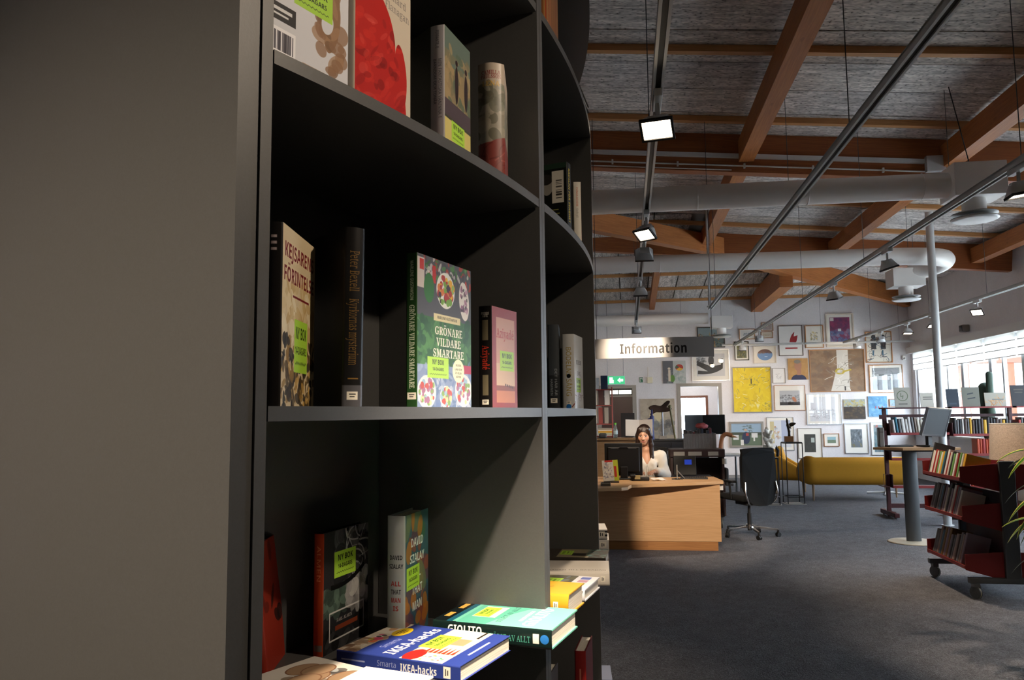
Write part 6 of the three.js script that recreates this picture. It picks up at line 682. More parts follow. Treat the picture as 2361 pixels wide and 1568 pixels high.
  picture('black and white print of a boat in a wide white frame', 1.913, 2.564, 0.844, 0.727, 'silver', 0.016, 0.09, (c, w, h, r) => { bg('#c6c7c8')(c, w, h); c.fillStyle = '#2e3336'; c.beginPath(); c.moveTo(w * 0.02, h * 0.3); c.lineTo(w * 0.5, h * 0.56); c.lineTo(w * 0.86, h * 0.5); c.lineTo(w * 0.86, h * 0.22); c.lineTo(w * 0.94, h * 0.22); c.lineTo(w * 0.92, h * 0.66); c.quadraticCurveTo(w * 0.6, h * 0.96, w * 0.04, h * 0.9); c.lineTo(w * 0.05, h * 0.74); c.lineTo(w * 0.4, h * 0.78); c.lineTo(w * 0.02, h * 0.5); c.fill(); blobs(c, r, 26, 0, h * 0.1, w * 0.3, h * 0.4, ['#2a2e30', '#4a5054'], 12, 30); c.beginPath(); c.ellipse(w * 0.52, h * 0.3, w * 0.1, h * 0.22, 0, 0, 6.3); c.fill(); }, true);
  picture('unframed painting of a pale figure and a red and yellow ball', 1.088, 2.415, 0.52, 0.52, null, 0, 0, (c, w, h, r) => { bg('#b4b8b4')(c, w, h); c.fillStyle = '#5a5c62'; c.fillRect(0, 0, w * 0.45, h); blobs(c, r, 40, w * 0.2, h * 0.4, w * 0.8, h * 0.6, ['#7c8c88', '#9aa39c', '#8a9a94', '#d0cfc4'], 14, 44); c.fillStyle = '#5c8a3c'; c.beginPath(); c.ellipse(w * 0.42, h * 0.78, w * 0.1, h * 0.16, 0, 0, 6.3); c.fill(); c.fillStyle = '#b03a30'; c.beginPath(); c.arc(w * 0.72, h * 0.3, w * 0.17, 0, 6.3); c.fill(); c.fillStyle = '#d8a83a'; c.beginPath(); c.moveTo(w * 0.72, h * 0.3); c.arc(w * 0.72, h * 0.3, w * 0.17, 0.4, 2.4); c.fill(); c.fillStyle = '#4a5a44'; c.beginPath(); c.moveTo(w * 0.72, h * 0.3); c.arc(w * 0.72, h * 0.3, w * 0.17, 2.8, 4.0); c.fill(); c.fillStyle = '#d9c9b4'; c.fillRect(w * 0.24, h * 0.4, w * 0.1, h * 0.5); c.beginPath(); c.arc(w * 0.28, h * 0.34, w * 0.06, 0, 6.3); c.fill(); });
  picture('small blue and orange picture beside the brochure shelf', 5.818, 1.646, 0.14, 0.17, 'wood', 0.01, 0, (c, w, h, r) => { bg('#8ca8bc')(c, w, h); blobs(c, r, 20, 0, h * 0.4, w, h * 0.6, ['#a3744c', '#6a7c8c'], 14, 44); });
  picture('large pale canvas with a round moon behind the bird sculpture', 0.683, 1.33, 0.78, 0.95, null, 0, 0, (c, w, h, r) => { bg('#a99c88')(c, w, h); blobs(c, r, 60, 0, 0, w, h * 0.6, ['#b4a894', '#a2957f', '#beb39f'], 20, 60); c.fillStyle = '#d6c6a0'; c.beginPath(); c.arc(w * 0.46, h * 0.42, w * 0.2, 0, 6.3); c.fill(); blobs(c, r, 50, 0, h * 0.55, w, h * 0.45, ['#4a4d50', '#6a6e70', '#383a3c', '#85898a'], 16, 50); });
}
// ---------- seating and plinths ----------
function softShell(sdf, lo, hi, cell) { return surfaceNet(sdf, lo, hi, cell); }
const rbox = (x, y, z, c, b, r) => { const qx = Math.abs(x - c[0]) - b[0] + r, qy = Math.abs(y - c[1]) - b[1] + r, qz = Math.abs(z - c[2]) - b[2] + r; return Math.hypot(Math.max(qx, 0), Math.max(qy, 0), Math.max(qz, 0)) + Math.min(Math.max(qx, qy, qz), 0) - r; };
const planarUV = (g, s = 1) => { const p = g.attributes.position, U = []; for (let i = 0; i < p.count; i++) U.push((p.getX(i) + p.getZ(i) * 0.7) * s, (p.getY(i) + p.getZ(i) * 0.6) * s); g.setAttribute('uv', new THREE.Float32BufferAttribute(U, 2)); return g; };
{
  const t = thing('sofa', 'mustard yellow sofa with its back to the room before the picture wall', 'sofa', [3.75, 0, -14.25]);
  const L = 0.88, sh = (x, y, z) => { // thin wrap-round shell: back towards +z, arms sweep down towards -z
    const top = 0.765 - 0.3 * Math.pow(Math.max(0, Math.min(1, (0.3 - z) / 0.62)), 1.2), out = rbox(x, y, z, [0, 0.5, 0], [L, 0.26, 0.38], 0.16), inn = rbox(x, y, z, [0, 0.62, -0.1], [L - 0.1, 0.3, 0.4], 0.12); return Math.max(smaxv(out, -inn, 0.03), y - top - 0.02 * 0); };
  function smaxv(a, b, k) { return -smin(-a, -b, k); }
  obj('shell', planarUV(softShell((x, y, z) => smaxv(sh(x, y, z), 0.25 - y, 0.04), [-1, 0.18, -0.45], [1, 0.82, 0.45], 0.024)), M.mustard, t);
  for (const s of [-1, 1]) obj('seat_cushion', rb(0.74, 0.13, 0.56, s * 0.38, 0.38, -0.06, 0.05, 4), M.mustard, t);
  for (const [x, z] of [[-0.72, 0.28], [0.72, 0.28], [-0.76, -0.28], [0.76, -0.28]]) obj('leg', cyl(0.012, 0.27, x, 0.135, z, 0.024, 12), M.leg, t);
}
{
  const t = thing('armchair', 'mustard yellow armchair with a loose cushion beside the sofa', 'armchair', [2.92, 0, -15.3], -0.25);
  const smx = (a, b, k) => -smin(-a, -b, k);
  obj('shell', planarUV(softShell((x, y, z) => { const top = 0.8 - 0.4 * Math.pow(Math.max(0, Math.min(1, (x + 0.3) / 0.62)), 0.9); return smx(Math.max(smx(rbox(x, y, z, [0, 0.52, 0], [0.36, 0.3, 0.36], 0.15), -rbox(x, y, z, [0.1, 0.68, 0], [0.38, 0.33, 0.26], 0.12), 0.03), y - top), 0.24 - y, 0.04); }, [-0.42, 0.18, -0.42], [0.42, 0.86, 0.42], 0.02)), M.mustard, t);
  obj('seat_cushion', rb(0.56, 0.1, 0.5, 0.05, 0.41, 0, 0.04, 4), M.mustard, t); const cu = obj('back_cushion', rb(0.12, 0.42, 0.42, 0, 0, 0, 0.055, 4), M.mustard, t); cu.position.set(-0.13, 0.64, 0); cu.rotation.z = 0.28;
  for (const [x, z] of [[-0.24, 0.24], [0.24, 0.24], [-0.24, -0.24], [0.24, -0.24]]) obj('leg', cyl(0.01, 0.27, x, 0.135, z, 0.02, 12), M.leg, t);
}
function wireStand(label, x, z, w, h, turn) {
  const t = thing('wire_plinth', label, 'plinth', [x, 0, z], turn, 'wire plinths'), r = 0.008, a = w / 2, k = mat(0x2d2c2c, 0.4, { metalness: 0.5 });
  for (const [sx, sz] of [[-1, -1], [1, -1], [-1, 1], [1, 1]]) obj('leg', bar(V(sx * a, 0, sz * a), V(sx * a, h, sz * a), r, 6), k, t);
  for (const y of [r, 0.12, h - r]) obj('frame_ring', [[-1, -1, 1, -1], [1, -1, 1, 1], [1, 1, -1, 1], [-1, 1, -1, -1]].map(([p, q, m, n]) => bar(V(p * a, y, q * a), V(m * a, y, n * a), r, 6)), k, t);
  obj('top_plate', bx(w, 0.008, w, 0, h + 0.004, 0), k, t); obj('foot_plate', bx(w + 0.05, 0.01, w + 0.05, 0, 0.005, 0), mat(0xb8b4aa, 0.5), t); return t;
}
wireStand('taller black wire plinth carrying the winged figure', 2.62, -13.5, 0.26, 0.98, 0.1);
wireStand('lower black wire plinth carrying the white ceramic sculpture', 2.27, -13.35, 0.2, 0.74, -0.1);
{ // bronze winged figure
  const t = thing('winged_figure', 'slim bronze winged figure on a wooden block', 'sculpture', [2.58, 0.99, -13.5]); obj('block', rb(0.13, 0.09, 0.11, 0, 0.046, 0, 0.004), mat(0x8a5a2c, 0.5), t); const k = mat(0x3d3020, 0.35, { metalness: 0.6 });
  obj('figure', surfaceNet(chain([[[0.0, 0.09, 0, 0.014], [0.012, 0.17, 0, 0.018]], [[0.02, 0.09, 0.01, 0.012], [0.012, 0.17, 0, 0.018]], [[0.012, 0.17, 0, 0.02], [-0.006, 0.27, 0, 0.024]], [[-0.006, 0.27, 0, 0.018], [-0.012, 0.32, 0, 0.016]], [[-0.006, 0.27, 0, 0.012], [-0.02, 0.36, 0.01, 0.008]], [[-0.012, 0.33, 0, 0.019], [-0.012, 0.345, 0, 0.019]], [[-0.006, 0.27, 0, 0.01], [0.04, 0.22, 0.02, 0.008]]], 0.012), [-0.06, 0.07, -0.05], [0.08, 0.4, 0.06], 0.005), k, t);
  obj('wing', extr(smoothPoly([[0, 0.27], [0.05, 0.31], [0.12, 0.3], [0.08, 0.26], [0.02, 0.24]], 4), 0.006, 0.002), k, t); obj('halo', new THREE.SphereGeometry(0.012, 10, 8).translate(-0.02, 0.372, 0.01), k, t);
}
{ // white ceramic flower sculpture
  const t = thing('ceramic_sculpture', 'glossy white ceramic sculpture of piled shells on the lower plinth', 'sculpture', [2.235, 0.75, -13.36]), r = rng(97), list = [];
  for (let i = 0; i < 16; i++) { const y = 0.05 + i * 0.026, a = i * 2.4; list.push([[Math.cos(a) * 0.045, y, Math.sin(a) * 0.04, 0.036], [Math.cos(a) * 0.065, y + 0.02, Math.sin(a) * 0.05, 0.026]]); }
  list.push([[0, 0.03, 0, 0.05], [0, 0.42, 0, 0.02]]); obj('piled_shells', surfaceNet(chain(list, 0.01), [-0.14, -0.005, -0.13], [0.14, 0.5, 0.13], 0.008), mat(0xeee6d6, 0.25), t); obj('foot', cyl(0.055, 0.03, 0, 0.016, 0), M.white, t);
}
single('dark_figurine', 'small black animal figurine on the lower plinth', 'figurine', surfaceNet(chain([[[2.36, 0.785, -13.3, 0.024], [2.37, 0.86, -13.3, 0.022]], [[2.37, 0.86, -13.3, 0.02], [2.345, 0.9, -13.3, 0.018]], [[2.35, 0.91, -13.3, 0.01], [2.345, 0.94, -13.3, 0.006]]], 0.012), [2.3, 0.74, -13.36], [2.42, 0.97, -13.24], 0.006), M.black);
{ const t = thing('pedestal_table', 'white four-star pedestal table foot behind the sofa', 'table', [4.52, 0, -15.1]); for (let i = 0; i < 4; i++) { const a = i * Math.PI / 2 + 0.35; obj('foot', bar(V(0, 0.04, 0), V(Math.cos(a) * 0.32, 0.018, Math.sin(a) * 0.32), 0.018), M.white, t); } obj('column', cyl(0.03, 0.6, 0, 0.33, 0), M.white, t); obj('table_top', cyl(0.35, 0.02, 0, 0.64, 0, 0.35, 32), M.white, t); }
// ---------- book trolley with red trays ----------
const smallBookG = new Map();
function smallBook(w, h, d) { const k = [w, h, d].map((v) => Math.round(v * 200)).join(); if (!smallBookG.has(k)) { // rounded spine towards -x, hollow fore-edge
  const p = [[0, -w / 2 + 0.002], [-0.003, -w / 4], [-0.0042, 0], [-0.003, w / 4], [0, w / 2 - 0.002], [0.003, w / 2], [d, w / 2], [d, w / 2 - 0.0025], [d - 0.005, w / 2 - 0.003], [d - 0.005, -w / 2 + 0.003], [d, -w / 2 + 0.0025], [d, -w / 2], [0.003, -w / 2]];
  smallBookG.set(k, extr(p, h).rotateX(-Math.PI / 2)); } return smallBookG.get(k); }
const spineMats = new Map(), spineMat = (c) => { if (!spineMats.has(c)) spineMats.set(c, mat(c, 0.5)); return spineMats.get(c); };
const colourWord = { 0x2b2a2c: 'black', 0x6f6f70: 'grey', 0xd8d2c2: 'cream', 0x9c2a22: 'red', 0xd9a52a: 'yellow', 0x6a9a52: 'green', 0x4a6a7c: 'blue-grey', 0x9a8478: 'taupe', 0x4c3a34: 'brown', 0xe2e0da: 'white', 0x2f7488: 'teal', 0x7c5a2a: 'ochre', 0xb94a2a: 'orange', 0x8c7c86: 'mauve' };
{
  const t = thing('book_trolley', 'book trolley with tilted red trays and a grey end post', 'book trolley', [2.96, 0, -7.28]);
  const tilt = 0.26, zn = 0.4, zf = -0.4;
  const tray = (y, s) => { // s -1: side with the open edge at -x
    const px = (x) => s * x, q = obj('tray', [extr([[-0.34, y + 0.0], [-0.03, y - 0.082], [-0.03, y - 0.092], [-0.34, y - 0.012]].map(([x, v]) => [-s * x, v]), 0.8).translate(0, 0, -0.4), extr([[-0.345, y - 0.012], [-0.335, y - 0.012], [-0.335, y + 0.014], [-0.345, y + 0.014]].map(([x, v]) => [-s * x, v]), 0.8).translate(0, 0, -0.4), extr([[-0.05, y - 0.08], [-0.02, y - 0.08], [0.012, y + 0.1], [0.0, y + 0.1]].map(([x, v]) => [-s * x, v]), 0.8).translate(0, 0, -0.4)], M.red, t);
    for (const z of [zn, zf - 0.008]) obj('tray_end', extr([[-0.34, y - 0.02], [-0.04, y - 0.1], [-0.04, y + 0.125], [-0.34, y + 0.1]].map(([x, v]) => [-s * x, v]), 0.008).translate(0, 0, z), M.red, t);
  };
  for (const y of [0.925, 0.615, 0.235]) { tray(y, -1 * -1 * -1 * -1 === 1 ? 1 : 1); tray(y, -1); }
  for (const z of [zn + 0.025, zf - 0.03]) obj('end_post', rb(0.115, 0.92, 0.035, 0, 0.61, z, 0.008), M.postGrey, t);
  for (const z of [zn + 0.02, zf - 0.025]) obj('base_bar', rb(0.66, 0.045, 0.05, 0, 0.14, z, 0.008), M.postGrey, t);
  obj('stretcher', rb(0.06, 0.05, 0.82, 0, 0.14, 0, 0.006), M.postGrey, t); obj('centre_panel', bx(0.012, 0.62, 0.8, 0, 0.5, 0), M.maroon, t);
  for (const [x, z] of [[-0.28, zn + 0.02], [0.28, zn + 0.02], [-0.28, zf - 0.025], [0.28, zf - 0.025]]) { const c = obj('caster', [new THREE.CylinderGeometry(0.048, 0.048, 0.026, 24).rotateZ(Math.PI / 2).rotateY(0.5).translate(x, 0.048, z), bx(0.045, 0.03, 0.06, x, 0.106, z)], M.postGrey, t); obj('tyre_edge', new THREE.TorusGeometry(0.044, 0.0055, 8, 24).rotateY(Math.PI / 2 + 0.5).translate(x, 0.048, z), mat(0xb8b49a, 0.4), c); }
  // the books in the trays facing the walkway
  const r = rng(131), rows = [[0.925, [[0.03, 0.27, 0x2b2a2c], [0.02, 0.2, 0xd8d2c2], [0.024, 0.19, 0xe2e0da], [0.03, 0.21, 0x9c2a22], [0.026, 0.2, 0xd8d2c2], [0.03, 0.16, 0x9c2a22], [0.03, 0.2, 0x6a9a52], [0.026, 0.19, 0xe2e0da], [0.036, 0.2, 0xd9a52a], [0.026, 0.2, 0x2f7488], [0.03, 0.22, 0x2b2a2c], [0.034, 0.22, 0xe2e0da], [0.022, 0.19, 0x9c2a22], [0.03, 0.2, 0xd8d2c2], [0.028, 0.21, 0x2b2a2c], [0.036, 0.19, 0x6a9a52], [0.03, 0.2, 0xe2e0da], [0.024, 0.2, 0x9c2a22], [0.03, 0.205, 0x6a9a52], [0.034, 0.2, 0xd8d2c2], [0.04, 0.2, 0xd9a52a]], 'upper'], [0.615, null, 'middle'], [0.235, null, 'bottom']];
  const seenL = new Map();
  for (const [y, list, tier] of rows) {
    let z = zf + 0.03; const L = list ? [...list] : Array.from({ length: 15 }, () => [0.025 + r() * 0.022, 0.19 + r() * 0.06, [0x6f6f70, 0x9a8478, 0x2b2a2c, 0x4c3a34, 0xd8d2c2, 0x8c7c86, 0x9c2a22, 0x7c5a2a, 0x4a6a7c][Math.floor(r() * 9)]]);
    L.forEach(([w, h, col], i) => {
      if (z + w > zn - 0.02) return; const d = 0.16 + 0.03 * r();
      const label = `${colourWord[col]} book in the ${tier} red tray of the trolley`;
      const b = tag(obj('trolley_book', smallBook(w, h, d), spineMat(col)), label, 'book', `${colourWord[col]} books in the ${tier} trolley tray`);
      const lean = list && i > 14 ? -0.06 : (r() - 0.5) * 0.06; const x0 = -0.315; b.position.set(2.96 + x0 + 0.006 + 0.0, y + 0.0055 - 0.0, -7.28 + z + w / 2); b.rotation.set(lean * 0.4, 0, -tilt, 'ZXY'); z += w + 0.004 + (list && i > 14 ? 0.008 : 0);
    });
  }
}
{ // floor lamp with a linen drum shade
  const t = thing('floor_lamp', 'floor lamp with a wide beige linen drum shade behind the trolley', 'lamp', [3.66, 0, -8.1]); const linen = phys(0xffffff, 0.95, { map: dtex(256, (u, v) => { const q = 0.72 + 0.14 * (N1(u * 128, v * 40, 640) - 0.5) + 0.14 * (N2(u * 40, v * 128, 640) - 0.5); return [q, q * 0.9, q * 0.8]; }, true, 3), transmission: 0.12, thickness: 0, side: THREE.DoubleSide });
  const g = new THREE.CylinderGeometry(0.265, 0.285, 0.375, 40, 1, true); obj('lamp_shade', g.translate(0, 1.155, 0), linen, t); obj('shade_ring', [new THREE.TorusGeometry(0.265, 0.004, 6, 40).rotateX(Math.PI / 2).translate(0, 1.342, 0), new THREE.TorusGeometry(0.285, 0.004, 6, 40).rotateX(Math.PI / 2).translate(0, 0.968, 0)], M.frameCream, t); obj('pole', cyl(0.012, 1.2, 0, 0.62, 0), M.steel, t); obj('base', lathe([[0, 0], [0.15, 0], [0.15, 0.012], [0.02, 0.03], [0, 0.03]], 32), M.steel, t); obj('spider', [bar(V(-0.27, 1.19, 0), V(0.27, 1.19, 0), 0.003, 6), bar(V(0, 1.19, -0.27), V(0, 1.19, 0.27), 0.003, 6)], M.steel, t);
}
// ---------- standing computer table ----------
{
  const t = thing('standing_table', 'tall standing table with wooden top on a grey column and round foot', 'table', [3.16, 0, -9.67]); obj('table_top', extr([[-0.4, -0.06], [-0.14, 0.3], [0.45, 0.28], [0.45, -0.26], [-0.16, -0.3]], 0.022, 0.003).rotateX(-Math.PI / 2).translate(0, 1.04, 0), M.deskWood, t); obj('column', cyl(0.08, 1.03, 0, 0.522, 0, 0.08, 24).scale(1, 1, 0.6), M.postGrey, t); obj('foot_disc', lathe([[0, 0], [0.27, 0], [0.275, 0.004], [0.26, 0.012], [0, 0.016]], 40), mat(0xb9b09c, 0.5), t); obj('bracket', bx(0.5, 0.02, 0.3, 0.05, 1.025, 0), M.dark, t);
  const m = thing('touch_screen', 'slanted grey public catalogue screen on the standing table', 'monitor', [3.4, 1.068, -9.66], 0.55); const s = obj('casing', [rb(0.36, 0.31, 0.03, 0, 0.155, 0, 0.006)], M.postGrey, m); s.position.set(0, 0.13, 0.02); s.rotation.set(0.3, 0, -0.06); obj('bezel', [bx(0.37, 0.02, 0.036, 0, 0.0, 0), bx(0.018, 0.32, 0.036, 0.18, 0.155, 0), bx(0.018, 0.32, 0.036, -0.18, 0.155, 0), bx(0.37, 0.016, 0.036, 0, 0.31, 0)], M.steel, s); obj('stand', [bx(0.06, 0.24, 0.04, 0, 0.12, -0.03), rb(0.22, 0.016, 0.18, 0, 0.008, -0.02)], M.black, m);
  const k = thing('table_keyboard', 'black keyboard on the standing table', 'keyboard', [3.06, 1.066, -9.7], 0.3); obj('base', rb(0.3, 0.014, 0.12, 0, 0.007, 0), M.black, k); for (let i = 0; i < 4; i++) obj('key_row', bx(0.27, 0.006, 0.02, 0, 0.0165, -0.04 + i * 0.026), M.dark, k);
  const p = thing('receipt_printer', 'small grey receipt printer standing on the table corner', 'printer', [2.86, 1.066, -9.66]); obj('case', rb(0.06, 0.22, 0.08, 0, 0.11, 0, 0.012), M.frameGrey, p); obj('paper_slot', bx(0.04, 0.006, 0.004, 0, 0.17, 0.041), M.black, p);
}
// ---------- brochure and book rack by the windows ----------
{
  const t = thing('book_rack', 'long dark maroon steel book rack in front of the windows', 'rack', [0, 0, 0]); const z = -11.95, xs = [3.6, 4.42, 5.25, 6.05];
  for (const x of xs) { obj('upright', rb(0.05, 1.5, 0.05, x, 0.75, z, 0.006), M.maroon, t); obj('foot', [rb(0.07, 0.06, 0.62, x, 0.05, z + 0.02, 0.01)], M.maroon, t); obj('caster', [new THREE.CylinderGeometry(0.02, 0.02, 0.03, 12).rotateZ(Math.PI / 2).translate(x, 0.02, z + 0.26), new THREE.CylinderGeometry(0.02, 0.02, 0.03, 12).rotateZ(Math.PI / 2).translate(x, 0.02, z - 0.24)], M.steel, t); }
  for (let i = 0; i < 3; i++) {
    const a = xs[i] + 0.025, b = xs[i + 1] - 0.025;
    obj('lower_rail', bb(a, b, 0.12, 0.18, z - 0.02, z + 0.02), M.maroon, t); obj('top_shelf', bb(a - 0.05, b + 0.05, 1.5, 1.52, z - 0.14, z + 0.16), i ? M.red : M.maroon, t); obj('back_strip', bb(a, b, 1.38, 1.42, z - 0.14, z - 0.12), M.maroon, t);
    for (const y of i ? [1.13, 0.86, 0.42] : [1.15, 0.8, 0.42]) { obj('shelf', bb(a, b, y - 0.014, y, z - 0.13, z + 0.15), M.red, t); obj('shelf_lip', bb(a, b, y - 0.014, y + 0.02, z + 0.15, z + 0.156), M.red, t); }
    for (const y of [0.42, 0.8, 1.13]) obj('shelf_bracket', bb(a, a + 0.006, y, y + 0.17, z - 0.12, z + 0.14), M.maroon, t);
  }
  obj('end_tray', [bb(3.5, 3.58, 0.42, 0.43, z - 0.1, z + 0.16), bb(3.5, 3.505, 0.42, 0.6, z + 0.15, z + 0.16), bb(3.5, 3.58, 0.595, 0.6, z + 0.15, z + 0.16), bb(3.5, 3.58, 1.36, 1.42, z + 0.1, z + 0.108), bb(3.5, 3.58, 0.98, 1.2, z + 0.12, z + 0.124)], M.maroon, t);
  const r = rng(151);
  const row = (x0, x1, y, cols, lo, hi, group, place, lean) => { let x = x0; while (x < x1) { const w = 0.02 + r() * 0.022, h = lo + r() * (hi - lo), col = cols[Math.floor(r() * cols.length)]; const b = tag(obj('rack_book', smallBook(w, h, 0.17), spineMat(col)), `${colourWord[col]} book spine ${place}`, 'book', `${colourWord[col]} books ${place}`); b.position.set(x + w / 2, y, z + 0.13); b.rotation.set(0, Math.PI / 2, 0); if (lean) { b.rotation.set(0, Math.PI / 2, 0); b.rotateX(-lean); b.position.y += Math.sin(Math.abs(lean)) * w * 0.5 + 0.001; } x += w + 0.005 + (lean ? 0.006 : 0); } };
  row(3.68, 4.3, 1.15, [0x6f6f70, 0xe2e0da, 0x9a8478, 0x2f7488, 0xd8d2c2, 0x6f6f70], 0.19, 0.24, 'x', 'leaning in the first bay of the rack', 0.1);
  row(4.47, 5.18, 1.13, [0x2b2a2c, 0x2b2a2c, 0x4c3a34, 0xe2e0da, 0xd9a52a, 0x6f6f70], 0.2, 0.245, 'x', 'in the second bay of the rack', 0);
  row(5.3, 5.98, 1.13, [0x2b2a2c, 0x9c2a22, 0x6f6f70, 0x2b2a2c], 0.2, 0.245, 'x', 'in the third bay of the rack', 0);
  row(4.75, 5.18, 0.86, [0x9c2a22, 0xb94a2a], 0.2, 0.22, 'x', 'on the middle shelf of the second bay', 0);
  row(4.47, 5.1, 0.42, [0x9c2a22, 0x2b2a2c, 0xb94a2a], 0.2, 0.24, 'x', 'on the low shelf of the second bay', 0);
  row(5.3, 5.9, 0.42, [0x6f6f70, 0x2b2a2c], 0.2, 0.24, 'x', 'on the low shelf of the third bay', 0);
  // leaflets displayed on the top
  const leaf = (label, x, w, h, turn, draw) => { const cv = canvas(200, 200 * h / w), c = cv.getContext('2d'); draw(c, cv.width, cv.height); const o = thing('display_leaflet', label, 'leaflet', [x, 1.521, -11.9], turn, 'leaflets on top of the rack'); const g = bx(w, h, 0.012, 0, h / 2, 0), uv = g.attributes.uv; for (let i = 0; i < 24; i++) { const f = i >> 2, k = i & 3; uv.setXY(i, f === 4 ? k & 1 : 0.02, f === 4 ? (k < 2 ? 1 : 0) : 0.02); } const m = obj('cover', g, mat(0xffffff, 0.6, { map: ctex(cv) }), o); m.rotation.x = -0.12; m.position.z = 0.02; obj('prop', bx(0.02, h * 0.5, 0.004, 0, h * 0.25, -0.03), M.steel, o); };
  leaf('pale leaflet with a green lightning bolt in a ring on the rack', 3.84, 0.21, 0.28, 0, (c, w, h) => { c.fillStyle = '#b9b5a8'; c.fillRect(0, 0, w, h); c.strokeStyle = '#6d7a5c'; c.lineWidth = 9; c.beginPath(); c.arc(w / 2, h * 0.42, w * 0.33, 0, 6.3); c.stroke(); c.beginPath(); c.moveTo(w * 0.42, h * 0.28); c.lineTo(w * 0.4, h * 0.46); c.lineTo(w * 0.54, h * 0.42); c.lineTo(w * 0.5, h * 0.58); c.stroke(); c.fillStyle = '#55544c'; c.fillRect(w * 0.22, h * 0.81, w * 0.56, h * 0.045); });
  leaf('cream leaflet with two lines of dark print by the white pole', 4.16, 0.18, 0.2, 0.1, (c, w, h) => { c.fillStyle = '#c2bcae'; c.fillRect(0, 0, w, h); c.fillStyle = '#5c5850'; c.fillRect(w * 0.2, h * 0.28, w * 0.7, h * 0.05); c.fillRect(w * 0.2, h * 0.42, w * 0.72, h * 0.05); });
  leaf('dark blue leaflet between the pole and the grey leaflet', 4.5, 0.16, 0.25, 0, (c, w, h) => { c.fillStyle = '#2a3644'; c.fillRect(0, 0, w, h); c.fillStyle = '#3c4a58'; c.fillRect(w * 0.2, h * 0.78, w * 0.6, h * 0.1); });
  leaf('grey-green leaflet with two slanted dark strokes', 4.74, 0.22, 0.27, -0.1, (c, w, h) => { c.fillStyle = '#85857a'; c.fillRect(0, 0, w, h); c.strokeStyle = '#454a50'; c.lineWidth = 14; c.beginPath(); c.moveTo(w * 0.3, h * 0.36); c.lineTo(w * 0.65, h * 0.3); c.moveTo(w * 0.3, h * 0.6); c.lineTo(w * 0.75, h * 0.54); c.stroke(); });
  leaf('broad leaflet with an orange brush drawing', 5.05, 0.27, 0.19, 0, (c, w, h) => { c.fillStyle = '#aaa596'; c.fillRect(0, 0, w, h); streaks(c, rng(5), 26, w * 0.1, h * 0.45, w * 0.8, h * 0.4, ['#b98a5c', '#c9a070', '#a07a58'], 50, 7); c.fillStyle = '#77807c'; c.fillRect(w * 0.35, h * 0.46, w * 0.55, h * 0.07); });
  leaf('tall black book displayed next to the brush drawing', 5.36, 0.2, 0.29, 0, (c, w, h) => { c.fillStyle = '#1c1b20'; c.fillRect(0, 0, w, h); c.fillStyle = '#4a443a'; c.fillRect(w * 0.2, h * 0.18, w * 0.6, h * 0.06); c.fillRect(w * 0.25, h * 0.32, w * 0.5, h * 0.05); });
  leaf('purple leaflet at the end of the rack', 5.62, 0.15, 0.22, -0.2, (c, w, h) => { c.fillStyle = '#5c4a70'; c.fillRect(0, 0, w, h); });
}
{ // cactus on the window sill, wall speaker, detector
  const t = thing('cactus', 'dark two-armed cactus standing against the bright window', 'plant', [6.16, SILL, -14.8]); obj('stems', surfaceNet(chain([[[0, 0.14, -0.05, 0.1], [0, 0.86, -0.06, 0.11]], [[0, 0.3, 0.05, 0.05], [0, 0.45, 0.12, 0.06]], [[0, 0.45, 0.12, 0.06], [0, 1.1, 0.13, 0.055]]], 0.04), [-0.16, 0.0, -0.2], [0.16, 1.22, 0.22], 0.02), mat(0x2f3f33, 0.8), t); obj('pot', lathe([[0, 0], [0.08, 0], [0.105, 0.16], [0.095, 0.16], [0, 0.14]], 20), mat(0x5a4034, 0.8), t);
  const s = thing('wall_speaker', 'small grey loudspeaker fixed on the wall above the blinds', 'speaker', [6.18, 2.97, -15.6]); obj('case', rb(0.12, 0.13, 0.16, 0, 0, 0, 0.012), M.frameGrey, s); obj('grille', bx(0.004, 0.1, 0.13, -0.062, 0, 0), M.dark, s); obj('bracket', bx(0.03, 0.03, 0.03, 0.06, 0, 0), M.steel, s);
  const d = thing('motion_detector', 'small white motion detector in the wall corner', 'detector', [6.1, 2.64, ZB + 0.03]); obj('case', rb(0.07, 0.1, 0.05, 0, 0, 0, 0.015), M.white, d); obj('lens', new THREE.SphereGeometry(0.022, 12, 8).translate(0, -0.015, 0.02), M.frameGrey, d);
}
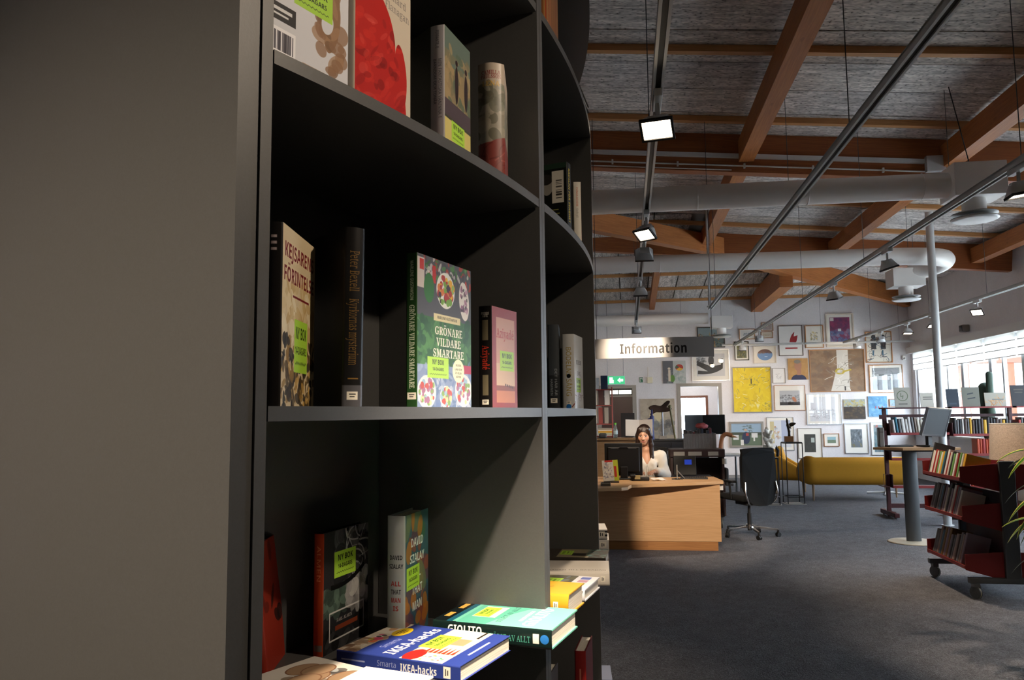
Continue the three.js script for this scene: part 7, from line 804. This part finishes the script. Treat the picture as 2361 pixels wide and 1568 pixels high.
{ // variegated plant reaching in
  const t = thing('dracaena_plant', 'tall potted dracaena with green leaves edged in yellow', 'plant', [2.46, 0, -4.75]), r = rng(171);
  const lt = dtex(64, (u, v) => { const e = Math.abs(v - 0.5) * 2, n = 0.1 * (N1(u * 4, v * 32, 32) - 0.5); return e + n > 0.66 ? [0.74, 0.74, 0.32] : e + n < 0.2 ? [0.32, 0.5, 0.16] : [0.16, 0.36, 0.08]; }, true, 1); const lm = phys(0xffffff, 0.35, { map: lt, side: THREE.DoubleSide, transmission: 0.12, thickness: 0 });
  const leafG = (L, W, droop) => { const n = 14, P = [], U = [], I = []; for (let i = 0; i <= n; i++) { const f = i / n, w = W * Math.pow(Math.sin(Math.PI * Math.min(1, 0.12 + f * 0.88)), 0.7) * (f > 0.96 ? 0.3 : 1), x = L * f * (1 - 0.18 * f), y = L * (0.55 * f - droop * f * f); for (const s of [-1, 0, 1]) { P.push(x, y + (s ? 0.18 * w : 0), s * w); U.push(f, 0.5 + s * 0.49); } if (i < n) { const a = i * 3; for (const k of [0, 1]) I.push(a + k, a + k + 1, a + k + 4, a + k, a + k + 4, a + k + 3); } } const g = new THREE.BufferGeometry(); g.setAttribute('position', new THREE.Float32BufferAttribute(P, 3)); g.setAttribute('uv', new THREE.Float32BufferAttribute(U, 2)); g.setIndex(I); g.computeVertexNormals(); return g; };
  const G = [leafG(0.52, 0.036, 0.55), leafG(0.5, 0.034, 0.75), leafG(0.46, 0.032, 0.95)];
  for (let i = 0; i < 34; i++) { const m = obj('leaf', G[i % 3], lm, t), y = 0.62 + i * 0.019; m.position.set((r() - 0.5) * 0.03, y, (r() - 0.5) * 0.03); m.rotation.set(0, i * 2.4 + r() * 0.3, (r() - 0.5) * 0.2, 'YXZ'); }
  for (const [y, a, l] of [[1.22, 3.15, 1], [0.98, 3.05, 1], [0.92, 3.3, 1.02], [0.86, 2.95, 1], [1.05, 3.6, 1]]) { const m = obj('leaf', G[1], lm, t); m.position.set(0, y, 0); m.rotation.set(0, a, -0.05, 'YXZ'); m.scale.setScalar(l); }
  obj('stem', [cyl(0.022, 1.05, 0, 0.8, 0)], mat(0x6a5a3c, 0.8), t); obj('pot', lathe([[0, 0], [0.15, 0], [0.19, 0.34], [0.175, 0.34], [0.16, 0.3], [0, 0.3]], 32), mat(0xb7b2aa, 0.5), t); obj('soil', cyl(0.16, 0.01, 0, 0.3, 0), mat(0x2a211a, 0.95), t);
}
scene.traverse((o) => { if (o.isMesh) o.castShadow = o.receiveShadow = true; });
scene.updateMatrixWorld(true);
renderer.render(scene, camera);
